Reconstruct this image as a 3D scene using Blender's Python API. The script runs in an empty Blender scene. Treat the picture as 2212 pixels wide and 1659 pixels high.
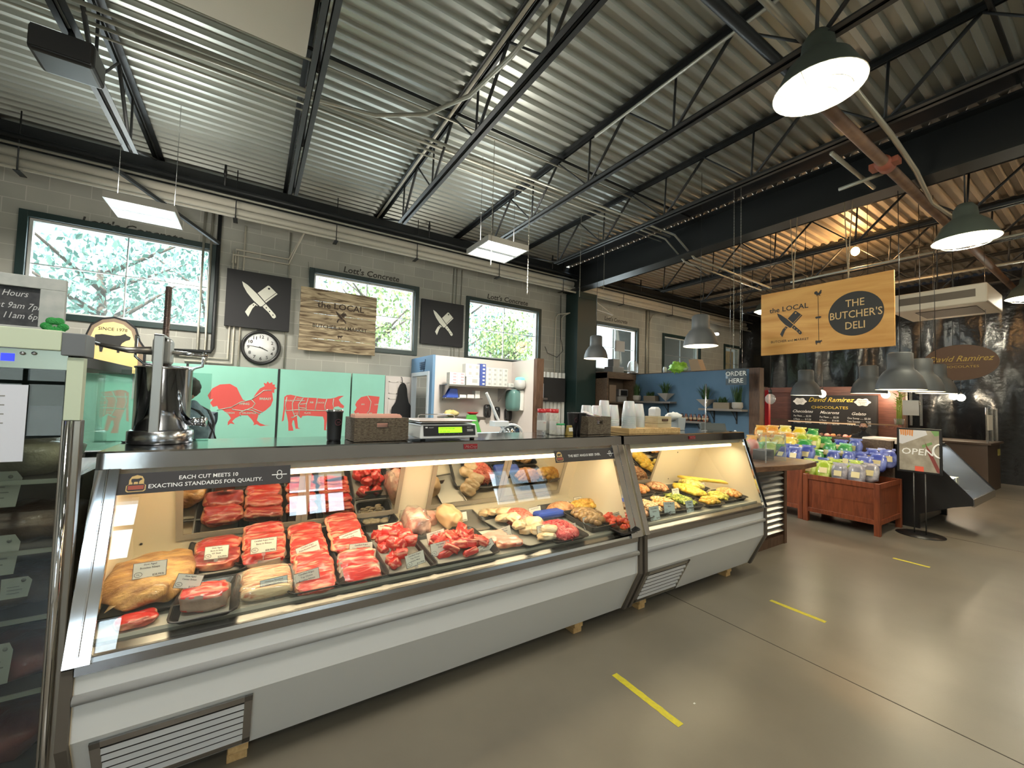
import bpy, bmesh, math, random
from math import pi, sin, cos, radians as R_
from mathutils import Vector, Matrix, Euler, noise
random.seed(11)
sc = bpy.context.scene
COL = sc.collection

# ---------------------------------------------------------------- camera
W_, H_, F_ = 2212.0, 1659.0, 875.0
CAMZ = 1.6
def _n(v): return v.normalized()
_X = _n(Vector((2474 - W_/2, 906 - H_/2, F_)))
_Y = Vector((545 - W_/2, 851 - H_/2, F_)); _Y = _n(_Y)
_Y = _n(_Y - _X*(_Y.dot(_X)))
_Z = _X.cross(_Y)
if _Z.y > 0: _Z = -_Z
def ray(u, v):
    c = Vector((u - W_/2, v - H_/2, F_))
    return Vector((_X.dot(c), _Y.dot(c), _Z.dot(c)))
_C = Vector((0, 0, CAMZ))
def onX(u, v, x): d = ray(u, v); return _C + d*(x/d.x)
def onY(u, v, y): d = ray(u, v); return _C + d*(y/d.y)
def onZ(u, v, z): d = ray(u, v); return _C + d*((z-CAMZ)/d.z)
cam = bpy.data.cameras.new('camera'); camo = bpy.data.objects.new('camera', cam); COL.objects.link(camo)
camo.matrix_world = Matrix(((_X.x, -_X.y, -_X.z, 0), (_Y.x, -_Y.y, -_Y.z, 0), (_Z.x, -_Z.y, -_Z.z, CAMZ), (0, 0, 0, 1)))
cam.sensor_width = 36; cam.sensor_fit = 'HORIZONTAL'; cam.lens = F_/W_*36
cam.clip_start = 0.05; cam.clip_end = 300
sc.camera = camo

# ---------------------------------------------------------------- world, sun, exposure
wd = bpy.data.worlds.new('sky'); sc.world = wd; wd.use_nodes = True
wn = wd.node_tree.nodes; wn.clear()
wo = wn.new('ShaderNodeOutputWorld'); wb = wn.new('ShaderNodeBackground')
tc = wn.new('ShaderNodeTexCoord'); sp = wn.new('ShaderNodeSeparateXYZ'); cr = wn.new('ShaderNodeValToRGB')
cr.color_ramp.elements[0].position = 0.0; cr.color_ramp.elements[0].color = (.55, .60, .58, 1)
cr.color_ramp.elements[1].position = 0.35; cr.color_ramp.elements[1].color = (.62, .80, 1, 1)
wl = wd.node_tree.links
wl.new(tc.outputs['Generated'], sp.inputs[0]); wl.new(sp.outputs['Z'], cr.inputs[0]); wl.new(cr.outputs[0], wb.inputs[0])
wl.new(wb.outputs[0], wo.inputs[0]); wb.inputs[1].default_value = 3.4
sc.view_settings.view_transform = 'Standard'; sc.view_settings.look = 'None'
sc.view_settings.gamma = 1; sc.view_settings.use_curve_mapping = False
sc.view_settings.exposure = 0.55
sc.cycles.max_bounces = 6; sc.cycles.diffuse_bounces = 3; sc.cycles.glossy_bounces = 3
sc.cycles.transmission_bounces = 4; sc.cycles.transparent_max_bounces = 14
sc.cycles.sample_clamp_indirect = 4; sc.cycles.caustics_reflective = False; sc.cycles.caustics_refractive = False
sc.cycles.use_denoising = True
sc.cycles.use_light_tree = True

def light(kind, name, loc, power, color=(1, 1, 1), size=.1, sy=None, to=None, spread=None):
    L = bpy.data.lights.new(name, kind); L.energy = power; L.color = color
    if kind == 'AREA':
        L.size = size
        if sy: L.shape = 'RECTANGLE'; L.size_y = sy
        if spread: L.spread = spread
    elif kind == 'SUN': L.angle = size
    else: L.shadow_soft_size = size
    o = bpy.data.objects.new(name, L); COL.objects.link(o); o.location = loc
    if to is not None:
        o.rotation_euler = (Vector(to) - Vector(loc)).to_track_quat('-Z', 'Y').to_euler()
    return o
light('SUN', 'sun', (-8, -20, 40), 9.0, (1, .95, .85), .03, to=(0, 6, 0))
# daylight through the glazed front and the high windows
light('AREA', 'daylight_front', (1.5, -4.9, 3.0), 480, (.80, .90, 1), 8.0, 2.6, to=(1.5, 0, 1.4))
for wx in (-1.63, 1.75, 4.83, 8.5):
    light('AREA', 'daylight_window', (wx, 8.3, 3.2), 50, (.86, .94, 1), 1.7, 1.1, to=(wx, 4, 1.6))

# ---------------------------------------------------------------- materials
MAT = {}
def pbr(name, c, r=.5, m=0., n=None, bump=0., bs=40, em=None, es=0., alpha=1., coat=0., spec=.5, stretch=None, sub=0.):
    """principled material; n = (scale, second colour, low, high, detail)"""
    if name in MAT: return MAT[name]
    mt = bpy.data.materials.new(name); mt.use_nodes = True
    nt = mt.node_tree; N = nt.nodes; L = nt.links; b = N['Principled BSDF']
    b.inputs['Base Color'].default_value = (*c, 1); b.inputs['Roughness'].default_value = r
    b.inputs['Metallic'].default_value = m; b.inputs['Specular IOR Level'].default_value = spec
    b.inputs['Coat Weight'].default_value = coat; b.inputs['Coat Roughness'].default_value = .08
    if sub: b.inputs['Subsurface Weight'].default_value = sub
    if em: b.inputs['Emission Color'].default_value = (*em, 1); b.inputs['Emission Strength'].default_value = es
    b.inputs['Alpha'].default_value = alpha
    vec = None
    if n or bump:
        t = N.new('ShaderNodeTexCoord'); vec = t.outputs['Object']
        if stretch:
            mp = N.new('ShaderNodeMapping'); mp.inputs['Scale'].default_value = stretch
            L.new(vec, mp.inputs[0]); vec = mp.outputs[0]
    if n:
        x = N.new('ShaderNodeTexNoise'); x.inputs['Scale'].default_value = n[0]
        x.inputs['Detail'].default_value = n[4] if len(n) > 4 else 5
        q = N.new('ShaderNodeValToRGB'); L.new(vec, x.inputs['Vector']); L.new(x.outputs[0], q.inputs[0])
        q.color_ramp.elements[0].position = n[2] if len(n) > 2 else .35; q.color_ramp.elements[0].color = (*c, 1)
        q.color_ramp.elements[1].position = n[3] if len(n) > 3 else .65; q.color_ramp.elements[1].color = (*n[1], 1)
        L.new(q.outputs[0], b.inputs['Base Color'])
    if bump:
        x = N.new('ShaderNodeTexNoise'); x.inputs['Scale'].default_value = bs; x.inputs['Detail'].default_value = 4
        bp = N.new('ShaderNodeBump'); bp.inputs['Strength'].default_value = bump; bp.inputs['Distance'].default_value = .01
        L.new(vec, x.inputs['Vector']); L.new(x.outputs[0], bp.inputs['Height']); L.new(bp.outputs[0], b.inputs['Normal'])
    MAT[name] = mt
    return mt
def glassmat(name, tint=(1, 1, 1), ior=1.45, haze=0., hazec=(.8, .85, .85), rough=0.):
    if name in MAT: return MAT[name]
    mt = bpy.data.materials.new(name); mt.use_nodes = True
    nt = mt.node_tree; N = nt.nodes; L = nt.links; N.clear()
    o = N.new('ShaderNodeOutputMaterial'); mx = N.new('ShaderNodeMixShader'); tr = N.new('ShaderNodeBsdfTransparent')
    gl = N.new('ShaderNodeBsdfGlossy'); lw = N.new('ShaderNodeLayerWeight'); lw.inputs[0].default_value = .5
    pw = N.new('ShaderNodeMath'); pw.operation = 'POWER'; pw.inputs[1].default_value = 5; L.new(lw.outputs['Facing'], pw.inputs[0])
    f0 = ((ior-1)/(ior+1))**2; fr = N.new('ShaderNodeMath'); fr.operation = 'MULTIPLY_ADD'; L.new(pw.outputs[0], fr.inputs[0])
    fr.inputs[1].default_value = 1-f0; fr.inputs[2].default_value = f0
    tr.inputs[0].default_value = (*tint, 1); gl.inputs['Roughness'].default_value = rough; gl.inputs[0].default_value = (1, 1, 1, 1)
    L.new(fr.outputs[0], mx.inputs[0]); L.new(tr.outputs[0], mx.inputs[1]); L.new(gl.outputs[0], mx.inputs[2])
    last = mx.outputs[0]
    if haze:
        m2 = N.new('ShaderNodeMixShader'); df = N.new('ShaderNodeBsdfDiffuse'); df.inputs[0].default_value = (*hazec, 1)
        m2.inputs[0].default_value = haze; L.new(last, m2.inputs[1]); L.new(df.outputs[0], m2.inputs[2]); last = m2.outputs[0]
    L.new(last, o.inputs[0]); MAT[name] = mt
    return mt
def emis(name, c, s):
    return pbr(name, c, .6, em=c, es=s)
def brickmat(name, c1, c2, mortar, bw, rh, ms=.006, axes='XZ', bump=.4):
    mt = bpy.data.materials.new(name); mt.use_nodes = True
    nt = mt.node_tree; N = nt.nodes; L = nt.links; b = N['Principled BSDF']; b.inputs['Roughness'].default_value = .9
    t = N.new('ShaderNodeTexCoord'); s = N.new('ShaderNodeSeparateXYZ'); cb = N.new('ShaderNodeCombineXYZ')
    L.new(t.outputs['Object'], s.inputs[0]); L.new(s.outputs[axes[0]], cb.inputs[0]); L.new(s.outputs[axes[1]], cb.inputs[1])
    k = N.new('ShaderNodeTexBrick'); L.new(cb.outputs[0], k.inputs['Vector'])
    k.inputs['Scale'].default_value = 1; k.inputs['Brick Width'].default_value = bw; k.inputs['Row Height'].default_value = rh
    k.inputs['Mortar Size'].default_value = ms; k.inputs['Mortar Smooth'].default_value = .3
    k.inputs['Color1'].default_value = (*c1, 1); k.inputs['Color2'].default_value = (*c2, 1); k.inputs['Mortar'].default_value = (*mortar, 1)
    ns = N.new('ShaderNodeTexNoise'); ns.inputs['Scale'].default_value = 1.3; L.new(t.outputs['Object'], ns.inputs['Vector'])
    mx = N.new('ShaderNodeMix'); mx.data_type = 'RGBA'; mx.blend_type = 'MULTIPLY'; mx.inputs[0].default_value = .5
    L.new(k.outputs[0], mx.inputs[6]); L.new(ns.outputs[0], mx.inputs[7]); 
    br = N.new('ShaderNodeBrightContrast'); br.inputs[1].default_value = .06; L.new(mx.outputs[2], br.inputs[0])
    L.new(br.outputs[0], b.inputs['Base Color'])
    n2 = N.new('ShaderNodeTexNoise'); n2.inputs['Scale'].default_value = 60; L.new(t.outputs['Object'], n2.inputs['Vector'])
    ad = N.new('ShaderNodeMath'); ad.operation = 'MULTIPLY_ADD'; L.new(n2.outputs[0], ad.inputs[0]); ad.inputs[1].default_value = .35
    L.new(k.outputs['Fac'], ad.inputs[2])
    bp = N.new('ShaderNodeBump'); bp.invert = True; bp.inputs['Strength'].default_value = bump; bp.inputs['Distance'].default_value = .006
    L.new(ad.outputs[0], bp.inputs['Height']); L.new(bp.outputs[0], b.inputs['Normal'])
    MAT[name] = mt
    return mt
def woodmat(name, c1, c2, scale=3, axis='X', r=.5, dist=6, coat=0.):
    mt = bpy.data.materials.new(name); mt.use_nodes = True
    nt = mt.node_tree; N = nt.nodes; L = nt.links; b = N['Principled BSDF']; b.inputs['Roughness'].default_value = r
    b.inputs['Coat Weight'].default_value = coat
    t = N.new('ShaderNodeTexCoord'); mp = N.new('ShaderNodeMapping')
    mp.inputs['Scale'].default_value = {'X': (.12, 1, 1), 'Y': (1, .12, 1), 'Z': (1, 1, .12)}[axis]
    L.new(t.outputs['Object'], mp.inputs[0])
    ns = N.new('ShaderNodeTexNoise'); ns.inputs['Scale'].default_value = scale*8; ns.inputs['Detail'].default_value = 8; ns.inputs['Distortion'].default_value = dist*.3
    L.new(mp.outputs[0], ns.inputs['Vector'])
    q = N.new('ShaderNodeValToRGB'); q.color_ramp.elements[0].position = .36; q.color_ramp.elements[1].position = .62
    q.color_ramp.elements[0].color = (*c1, 1); q.color_ramp.elements[1].color = (*c2, 1)
    L.new(ns.outputs[0], q.inputs[0]); L.new(q.outputs[0], b.inputs['Base Color'])
    MAT[name] = mt
    return mt

steel = pbr('brushed_steel', (.55, .55, .56), .22, 1., bump=.03, bs=200)
chrome = pbr('polished_steel', (.72, .73, .75), .07, 1.)
aluminium = pbr('aluminium', (.62, .61, .58), .35, 1.)
whitep = pbr('white_enamel', (.72, .73, .72), .32)
greyp = pbr('grey_bumper', (.36, .36, .35), .4)
blackp = pbr('black_plastic', (.012, .012, .013), .35)
blackm = pbr('black_steel', (.018, .020, .021), .45, .2)
charcoal = pbr('charcoal_steel', (.030, .032, .034), .5)
darkgreen = pbr('dark_green_paint', (.010, .028, .026), .45)
cream = pbr('cream_liner', (.80, .70, .52), .4)
paper = pbr('paper', (.80, .79, .74), .7)
ink = pbr('ink', (.02, .02, .02), .6)
whitei = pbr('white_ink', (.82, .82, .80), .6)
black_card = pbr('black_board', (.018, .018, .020), .75)
galv = pbr('galvanised_conduit', (.40, .39, .33), .45, .5)
beigep = pbr('beige_pipe', (.60, .56, .47), .5)
glass = glassmat('clear_glass', (.97, .985, .975), 1.50)
winglass = glassmat('window_glass', (.94, .97, .96), 1.4, .05, (.8, .9, .95))  # pale haze in the panes stands in for window glare
plastic_clear = glassmat('clear_plastic', (.86, .87, .87), 1.45, .22, (.85, .86, .86))
redp = pbr('red_plastic', (.55, .02, .025), .35)
greenp = pbr('green_plastic', (.03, .35, .12), .4)
bluep = pbr('blue_plastic', (.03, .08, .42), .4)
leafm = pbr('leaf_green', (.06, .16, .03), .6, n=(12, (.14, .28, .06)))
darkleaf = pbr('dark_leaf', (.02, .055, .018), .55, n=(14, (.05, .11, .03)))
lumberm = woodmat('lumber', (.55, .34, .14), (.70, .48, .22), 3, 'Y')
brownwood = woodmat('brown_wood', (.055, .026, .014), (.12, .065, .038), 3, 'Z')
blockm = brickmat('concrete_block', (.36, .36, .315), (.42, .415, .36), (.55, .54, .48), .4064, .2032)

# ---------------------------------------------------------------- mesh builder
class MB:
    def __init__(s): s.bm = bmesh.new(); s.mi = 0; s.smooth = False
    def add(s, vs, fs, smooth=None):
        v = [s.bm.verts.new(p) for p in vs]; sm = s.smooth if smooth is None else smooth
        for f in fs:
            try: q = s.bm.faces.new([v[i] for i in f])
            except ValueError: continue
            q.material_index = s.mi; q.smooth = sm
        return v
    def box(s, a, b, M=None, mi=None):
        if mi is not None: s.mi = mi
        x0, y0, z0 = a; x1, y1, z1 = b
        p = [Vector(q) for q in ((x0,y0,z0),(x1,y0,z0),(x1,y1,z0),(x0,y1,z0),(x0,y0,z1),(x1,y0,z1),(x1,y1,z1),(x0,y1,z1))]
        if M is not None: p = [M @ q for q in p]
        s.add(p, [(0,3,2,1),(4,5,6,7),(0,1,5,4),(1,2,6,5),(2,3,7,6),(3,0,4,7)], False); return s
    def cbox(s, c, d, M=None, mi=None):
        return s.box((c[0]-d[0]/2, c[1]-d[1]/2, c[2]-d[2]/2), (c[0]+d[0]/2, c[1]+d[1]/2, c[2]+d[2]/2), M, mi)
    def hexa(s, p):
        s.add([Vector(q) for q in p], [(0,3,2,1),(4,5,6,7),(0,1,5,4),(1,2,6,5),(2,3,7,6),(3,0,4,7)], False); return s
    def slab(s, p4, t):
        """quad p4 extruded by vector t"""
        t = Vector(t); q = [Vector(a) for a in p4]; return s.hexa(q + [a + t for a in q])
    def prism(s, poly, t, smooth=False):
        t = Vector(t); a = [Vector(p) for p in poly]; n = len(a)
        s.add(a + [p + t for p in a], [tuple(reversed(range(n))), tuple(range(n, 2*n))] + [(i, (i+1) % n, n+(i+1) % n, n+i) for i in range(n)], smooth); return s
    def tube(s, pts, r, n=8, cap=True, smooth=True):
        pts = [Vector(p) for p in pts]; rings = []; m = len(pts)
        rr = r if isinstance(r, (list, tuple)) else [r]*m
        up = None
        for i, p in enumerate(pts):
            d = (pts[min(i+1, m-1)] - pts[max(i-1, 0)])
            if d.length < 1e-9: d = Vector((0, 0, 1))
            d.normalize()
            if up is None: up = Vector((0, 0, 1)) if abs(d.z) < .9 else Vector((1, 0, 0))
            a = d.cross(up)
            if a.length < 1e-4: a = d.cross(Vector((1, 0, 0)))
            a.normalize(); b = a.cross(d).normalized(); up = b
            rings.append([p + (a*cos(2*pi*k/n) + b*sin(2*pi*k/n))*rr[i] for k in range(n)])
        vs = [q for rg in rings for q in rg]; fs = []
        for i in range(m-1):
            for k in range(n): fs.append((i*n+k, i*n+(k+1) % n, (i+1)*n+(k+1) % n, (i+1)*n+k))
        if cap: fs += [tuple(reversed(range(n))), tuple(range((m-1)*n, m*n))]
        s.add(vs, fs, smooth); return s
    def lathe(s, prof, o=(0, 0, 0), n=24, M=None, smooth=True, cap=True):
        """prof: (radius, height) pairs round z"""
        o = Vector(o); vs = []; fs = []; m = len(prof)
        for r, h in prof:
            for k in range(n):
                v = Vector((r*cos(2*pi*k/n), r*sin(2*pi*k/n), h))
                vs.append((M @ v if M is not None else v) + o)
        for i in range(m-1):
            for k in range(n): fs.append((i*n+k, i*n+(k+1) % n, (i+1)*n+(k+1) % n, (i+1)*n+k))
        if cap and prof[0][0] > 1e-6: fs.append(tuple(reversed(range(n))))
        if cap and prof[-1][0] > 1e-6: fs.append(tuple(range((m-1)*n, m*n)))
        s.add(vs, fs, smooth); return s
    def blob(s, c, d, seg=12, rings=8, amp=.0, fr=3., M=None, p=1.0, seed=0., smooth=True):
        """superellipsoid; d = half sizes; p<1 boxier"""
        c = Vector(c); vs = []; fs = []
        f = lambda x: math.copysign(abs(x)**p, x)
        for i in range(rings+1):
            th = -pi/2 + pi*i/rings
            for k in range(seg):
                ph = 2*pi*k/seg
                v = Vector((f(cos(th))*f(cos(ph)), f(cos(th))*f(sin(ph)), f(sin(th))))
                if amp: v *= 1 + amp*noise.noise(v*fr + Vector((seed, seed*1.7, 0)))
                v = Vector((v.x*d[0], v.y*d[1], v.z*d[2]))
                if M is not None: v = M @ v
                vs.append(v + c)
        for i in range(rings):
            for k in range(seg): fs.append((i*seg+k, i*seg+(k+1) % seg, (i+1)*seg+(k+1) % seg, (i+1)*seg+k))
        s.add(vs, fs, smooth); return s
    def text(s, st, size, o, xd, yd, align='CENTER', shear=0., off=.0, thick=.0015, sx=1.):
        """lettering with real thickness in the plane o, xd, yd"""
        key = (st, align, shear, thick > 0, off)
        if key not in TXT:
            cu = bpy.data.curves.new('t', 'FONT'); cu.body = st; cu.align_x = align; cu.shear = shear; cu.size = 1
            cu.resolution_u = 2; cu.offset = off
            ob = bpy.data.objects.new('t', cu); me = ob.to_mesh()
            TXT[key] = ([tuple(v.co) for v in me.vertices], [tuple(p.vertices) for p in me.polygons]); ob.to_mesh_clear()
            bpy.data.objects.remove(ob); bpy.data.curves.remove(cu)
        V, Fc = TXT[key]; o = Vector(o); xd = Vector(xd).normalized(); yd = Vector(yd).normalized(); nd = xd.cross(yd)
        s.add([o + xd*(x*size*sx) + yd*(y*size) + nd*thick for x, y, z in V], Fc, False)
        return s
    def build(s, name, mats, parent=None, bevel=0., local=False, subs=0, bseg=2, sharp=None, origin=None):
        bm = s.bm
        bmesh.ops.recalc_face_normals(bm, faces=bm.faces) if getattr(s, 'recalc', True) else None
        off = Vector((0, 0, 0))
        if not local:
            if parent is not None:
                p = parent
                while p is not None: off += p.location; p = p.parent
            elif origin is not None: off = Vector(origin)
            elif bm.verts:
                xs = [v.co for v in bm.verts]
                off = Vector(((min(v.x for v in xs)+max(v.x for v in xs))/2, (min(v.y for v in xs)+max(v.y for v in xs))/2, min(v.z for v in xs)))
        if off.length > 0:
            for v in bm.verts: v.co -= off
        me = bpy.data.meshes.new(name); bm.to_mesh(me); bm.free()
        for m in (mats if isinstance(mats, (list, tuple)) else [mats]): me.materials.append(m)
        o = bpy.data.objects.new(name, me); COL.objects.link(o)
        if parent is not None: o.parent = parent
        elif not local: o.location = off
        if bevel:
            md = o.modifiers.new('bevel', 'BEVEL'); md.width = bevel; md.segments = bseg; md.limit_method = 'ANGLE'
        if subs:
            md = o.modifiers.new('subsurf', 'SUBSURF'); md.levels = subs; md.render_levels = subs
        return o
TXT = {}
def thing(name, label, cat, loc=(0, 0, 0), group=None, rz=0):
    o = bpy.data.objects.new(name, None); COL.objects.link(o); o.location = loc; o.rotation_euler = (0, 0, rz)
    o.empty_display_size = .05
    return tag(o, label, cat, group)
def tag(o, label, cat, group=None, kind=None):
    w = label.split()
    for drop in ('the', 'a', 'an', 'very', 'one', 'and', 'with'):   # keep labels within sixteen words
        while len(w) > 16 and drop in w[1:]: w.pop(len(w)-1-w[::-1].index(drop))
    o['label'] = ' '.join(w); o['category'] = cat
    if group: o['group'] = group
    if kind: o['kind'] = kind
    return o
def struct(o, label=None):
    o['kind'] = 'structure'
    if label: o['label'] = label
    return o
def copy(root, loc=None, rz=None, label=None, group=None, scale=None, rot=None):
    kids = {}
    for q in COL.objects: 
        if q.parent: kids.setdefault(q.parent, []).append(q)
    def cp(o, par):
        c = o.copy(); COL.objects.link(c)
        if par is not None: c.parent = par; c.matrix_parent_inverse = o.matrix_parent_inverse.copy()
        for k in kids.get(o, []): cp(k, c)
        return c
    r = cp(root, None)
    if loc is not None: r.location = loc
    if rz is not None: r.rotation_euler = (0, 0, rz)
    if rot is not None: r.rotation_euler = rot
    if scale is not None: r.scale = scale if isinstance(scale, (tuple, list)) else (scale,)*3
    if label: r['label'] = label
    if group: r['group'] = group
    return r
def rotz(a): return Matrix.Rotation(a, 3, 'Z')
XD, YD, ZD = Vector((1, 0, 0)), Vector((0, 1, 0)), Vector((0, 0, 1))
# ================================================================ the setting
YW, XL, XR, YF, ZD_ = 7.92, -4.6, 15.0, -4.3, 5.06
fm = pbr('polished_concrete', (.170, .150, .118), .30, n=(1.1, (.245, .215, .168), .3, .7, 7), bump=.02, bs=90, spec=.5)
b = MB(); b.box((XL, YF, -.12), (XR, YW, 0)); struct(b.build('floor', fm, origin=(0, 0, 0)))
jm = pbr('floor_joint', (.06, .052, .042), .8)
b = MB()
for jx in (-1.6, 3.06, 7.7, 12.3): b.box((jx-.003, YF, 0), (jx+.003, YW, .0012))
for jy in (-.9,): b.box((XL, jy-.003, 0), (XR, jy+.003, .0012))
struct(b.build('trim_1', jm))
# back wall as blocks round the window openings
WINS = [(-2.60, -.66, 2.62, 3.86), (.83, 2.67, 2.55, 3.78), (3.90, 5.76, 2.55, 3.78), (7.70, 9.30, 2.55, 3.74), (10.55, 12.35, 2.55, 3.74), (13.9, 14.9, 2.55, 3.74)]
b = MB(); z0, z1 = 0, 5.3
xs = XL
for (a, c, lo, hi) in WINS:
    b.box((xs, YW, z0), (a, YW+.2, z1)); b.box((a, YW, z0), (c, YW+.2, lo)); b.box((a, YW, hi), (c, YW+.2, z1)); xs = c
b.box((xs, YW, z0), (XR+.2, YW+.2, z1))
struct(b.build('wall_back', blockm, origin=(0, 0, 0)))
wf = pbr('window_frame_white', (.62, .64, .63), .5)
wfs = pbr('dim_sash', (.30, .31, .30), .5)
for i, (a, c, lo, hi) in enumerate(WINS):
    b = MB(); t = .085; y0, y1 = YW-.03, YW+.03
    for q in (((a-t, y0, lo-t), (a, y1, hi+t)), ((c, y0, lo-t), (c+t, y1, hi+t)), ((a, y0, lo-t), (c, y1, lo)), ((a, y0, hi), (c, y1, hi+t))): b.box(*q)
    fr = struct(b.build('window_%d' % (i+1), darkgreen, bevel=.004))
    b = MB(); s = .03; y0, y1 = YW+.04, YW+.10
    for q in (((a, y0, lo), (a+s, y1, hi)), ((c-s, y0, lo), (c, y1, hi)), ((a+s, y0, lo), (c-s, y1, lo+s)), ((a+s, y0, hi-s), (c-s, y1, hi))): b.box(*q)
    m = (a+c)/2; mz = (lo+hi)/2 + .02
    b.mi = 1; b.box((m-.006, y0+.01, lo+s), (m+.006, y1-.01, hi-s)); b.box((a+s, y0+.01, mz-.006), (c-s, y1-.01, mz+.006))
    b.build('sash', [wf, wfs], fr)
    b = MB(); b.box((a+s, YW+.068, lo+s), (c-s, YW+.072, hi-s)); b.build('pane', winglass, fr)
# painted stencil over the windows, worn
stc = pbr('stencil_paint', (.045, .042, .036), .8)
for (x, w, s_) in ((-2.12, .86, "Lott's Concrete"), (1.30, .80, "Lott's Concrete"), (4.33, .86, "Lott's Concrete"), (8.0, .7, "Lott's Concrete")):
    b = MB(); b.text(s_, .155, (x, YW, 3.895), XD, ZD, 'LEFT', .15, off=.02, thick=-.002, sx=1.12*w/.86)
    for v in b.bm.verts: v.co.y = YW - .002
    o = b.build('painted_lettering', stc); tag(o, 'worn black lettering Lott\'s Concrete painted over the ' + {-2.12: 'leftmost wide window', 1.30: 'window behind the weathered plank sign', 4.33: 'window above the white kitchen partition', 8.0: 'window beside the dark green column'}[x], 'wall lettering')
# other walls
plain = pbr('painted_wall', (.42, .41, .38), .8, n=(2, (.50, .49, .45)))
b = MB(); b.box((XL-.2, YF, 0), (XL, YW, 5.3)); struct(b.build('wall_left', plain, origin=(0, 0, 0)))
FW = [(-3.3, -1.50, 3.25, 4.3), (-3.3, -1.42, .9, 2.45), (.68, 1.72, 3.62, 4.55), (5.2, 7.0, 3.3, 4.3)]
def holed(name, mat, holes, x0, x1, z1, ya, yb):
    X = sorted({x0, x1, *[h[0] for h in holes], *[h[1] for h in holes]}); Z = sorted({0, z1, *[h[2] for h in holes], *[h[3] for h in holes]})
    b = MB()
    for i in range(len(X)-1):
        for j in range(len(Z)-1):
            cx, cz = (X[i]+X[i+1])/2, (Z[j]+Z[j+1])/2
            if not any(h[0] < cx < h[1] and h[2] < cz < h[3] for h in holes): b.box((X[i], ya, Z[j]), (X[i+1], yb, Z[j+1]))
    bmesh.ops.remove_doubles(b.bm, verts=b.bm.verts, dist=1e-5)
    return struct(b.build(name, mat, origin=(0, 0, 0)))
holed('wall_front', plain, FW, XL, XR+.2, 5.3, YF-.2, YF)
for i, (a, c, lo, hi) in enumerate(FW):
    b = MB(); n = 3
    for k in range(n+1):
        x = a + (c-a)*k/n; b.box((x-.025, YF-.08, lo), (x+.025, YF-.02, hi))
    for z in (lo, (lo+hi)/2, hi): b.box((a, YF-.08, z-.025), (c, YF-.02, z+.025))
    fr = struct(b.build('window_%d' % (i+7), darkgreen))
    b = MB(); b.box((a, YF-.052, lo), (c, YF-.048, hi)); b.build('pane', winglass, fr)
bs = pbr('black_sheeting', (.008, .009, .011), .22, bump=1., bs=7, spec=.6)
b = MB(); ny, nz = 70, 22; vs = []
b.box((XR+.12, YF, 0), (XR+.2, YW, 5.3), mi=0)
for i in range(ny+1):
    for j in range(nz+1):
        y = YF + (YW-YF)*i/ny; z = 5.0*j/nz
        d = .10*sin(y*5.3 + .8*sin(z*1.3)) + .06*sin(y*11+z*2.1) + .10*noise.noise(Vector((y*1.1, z*.7, 3)))
        vs.append((XR - .12 + d*(.4+.6*(1-j/nz)), y, z))
b.add(vs, [(i*(nz+1)+j, (i+1)*(nz+1)+j, (i+1)*(nz+1)+j+1, i*(nz+1)+j+1) for i in range(ny) for j in range(nz)], True)
struct(b.build('wall_right', bs, origin=(0, 0, 0)), 'black plastic sheeting hung in folds across the far end')
# roof deck: trapezoid ribs along X
dk = pbr('galvanised_deck', (.40, .42, .385), .38, .55, n=(.8, (.52, .535, .49), .3, .7, 6))
def deck(name, x0, x1, ya, yb, mat, z=ZD_):
    b = MB(); y = ya; p = .1524; prof = []
    while y < yb:
        prof += [(y, z), (y+.048, z), (y+.066, z+.042), (y+.134, z+.042)]; y += p
    vs = []; n = len(prof)
    for (yy, zz) in prof: vs += [(x0, yy, zz), (x1, yy, zz)]
    b.add(vs, [(2*i, 2*i+1, 2*i+3, 2*i+2) for i in range(n-1)], False); b.recalc = False
    b.box((x0, ya, z+.10), (x1, yb, z+.2))
    return struct(b.build(name, mat, origin=(0, 0, 0)))
deck('ceiling', XL, 6.5, YF, YW, dk)
dk2 = pbr('brown_deck', (.30, .26, .20), .5, .3, n=(.9, (.42, .37, .30), .3, .7, 6))  # browner tone for the deck beyond the girder
deck('ceiling', 6.7, XR, YF, YW, dk2)
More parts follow.
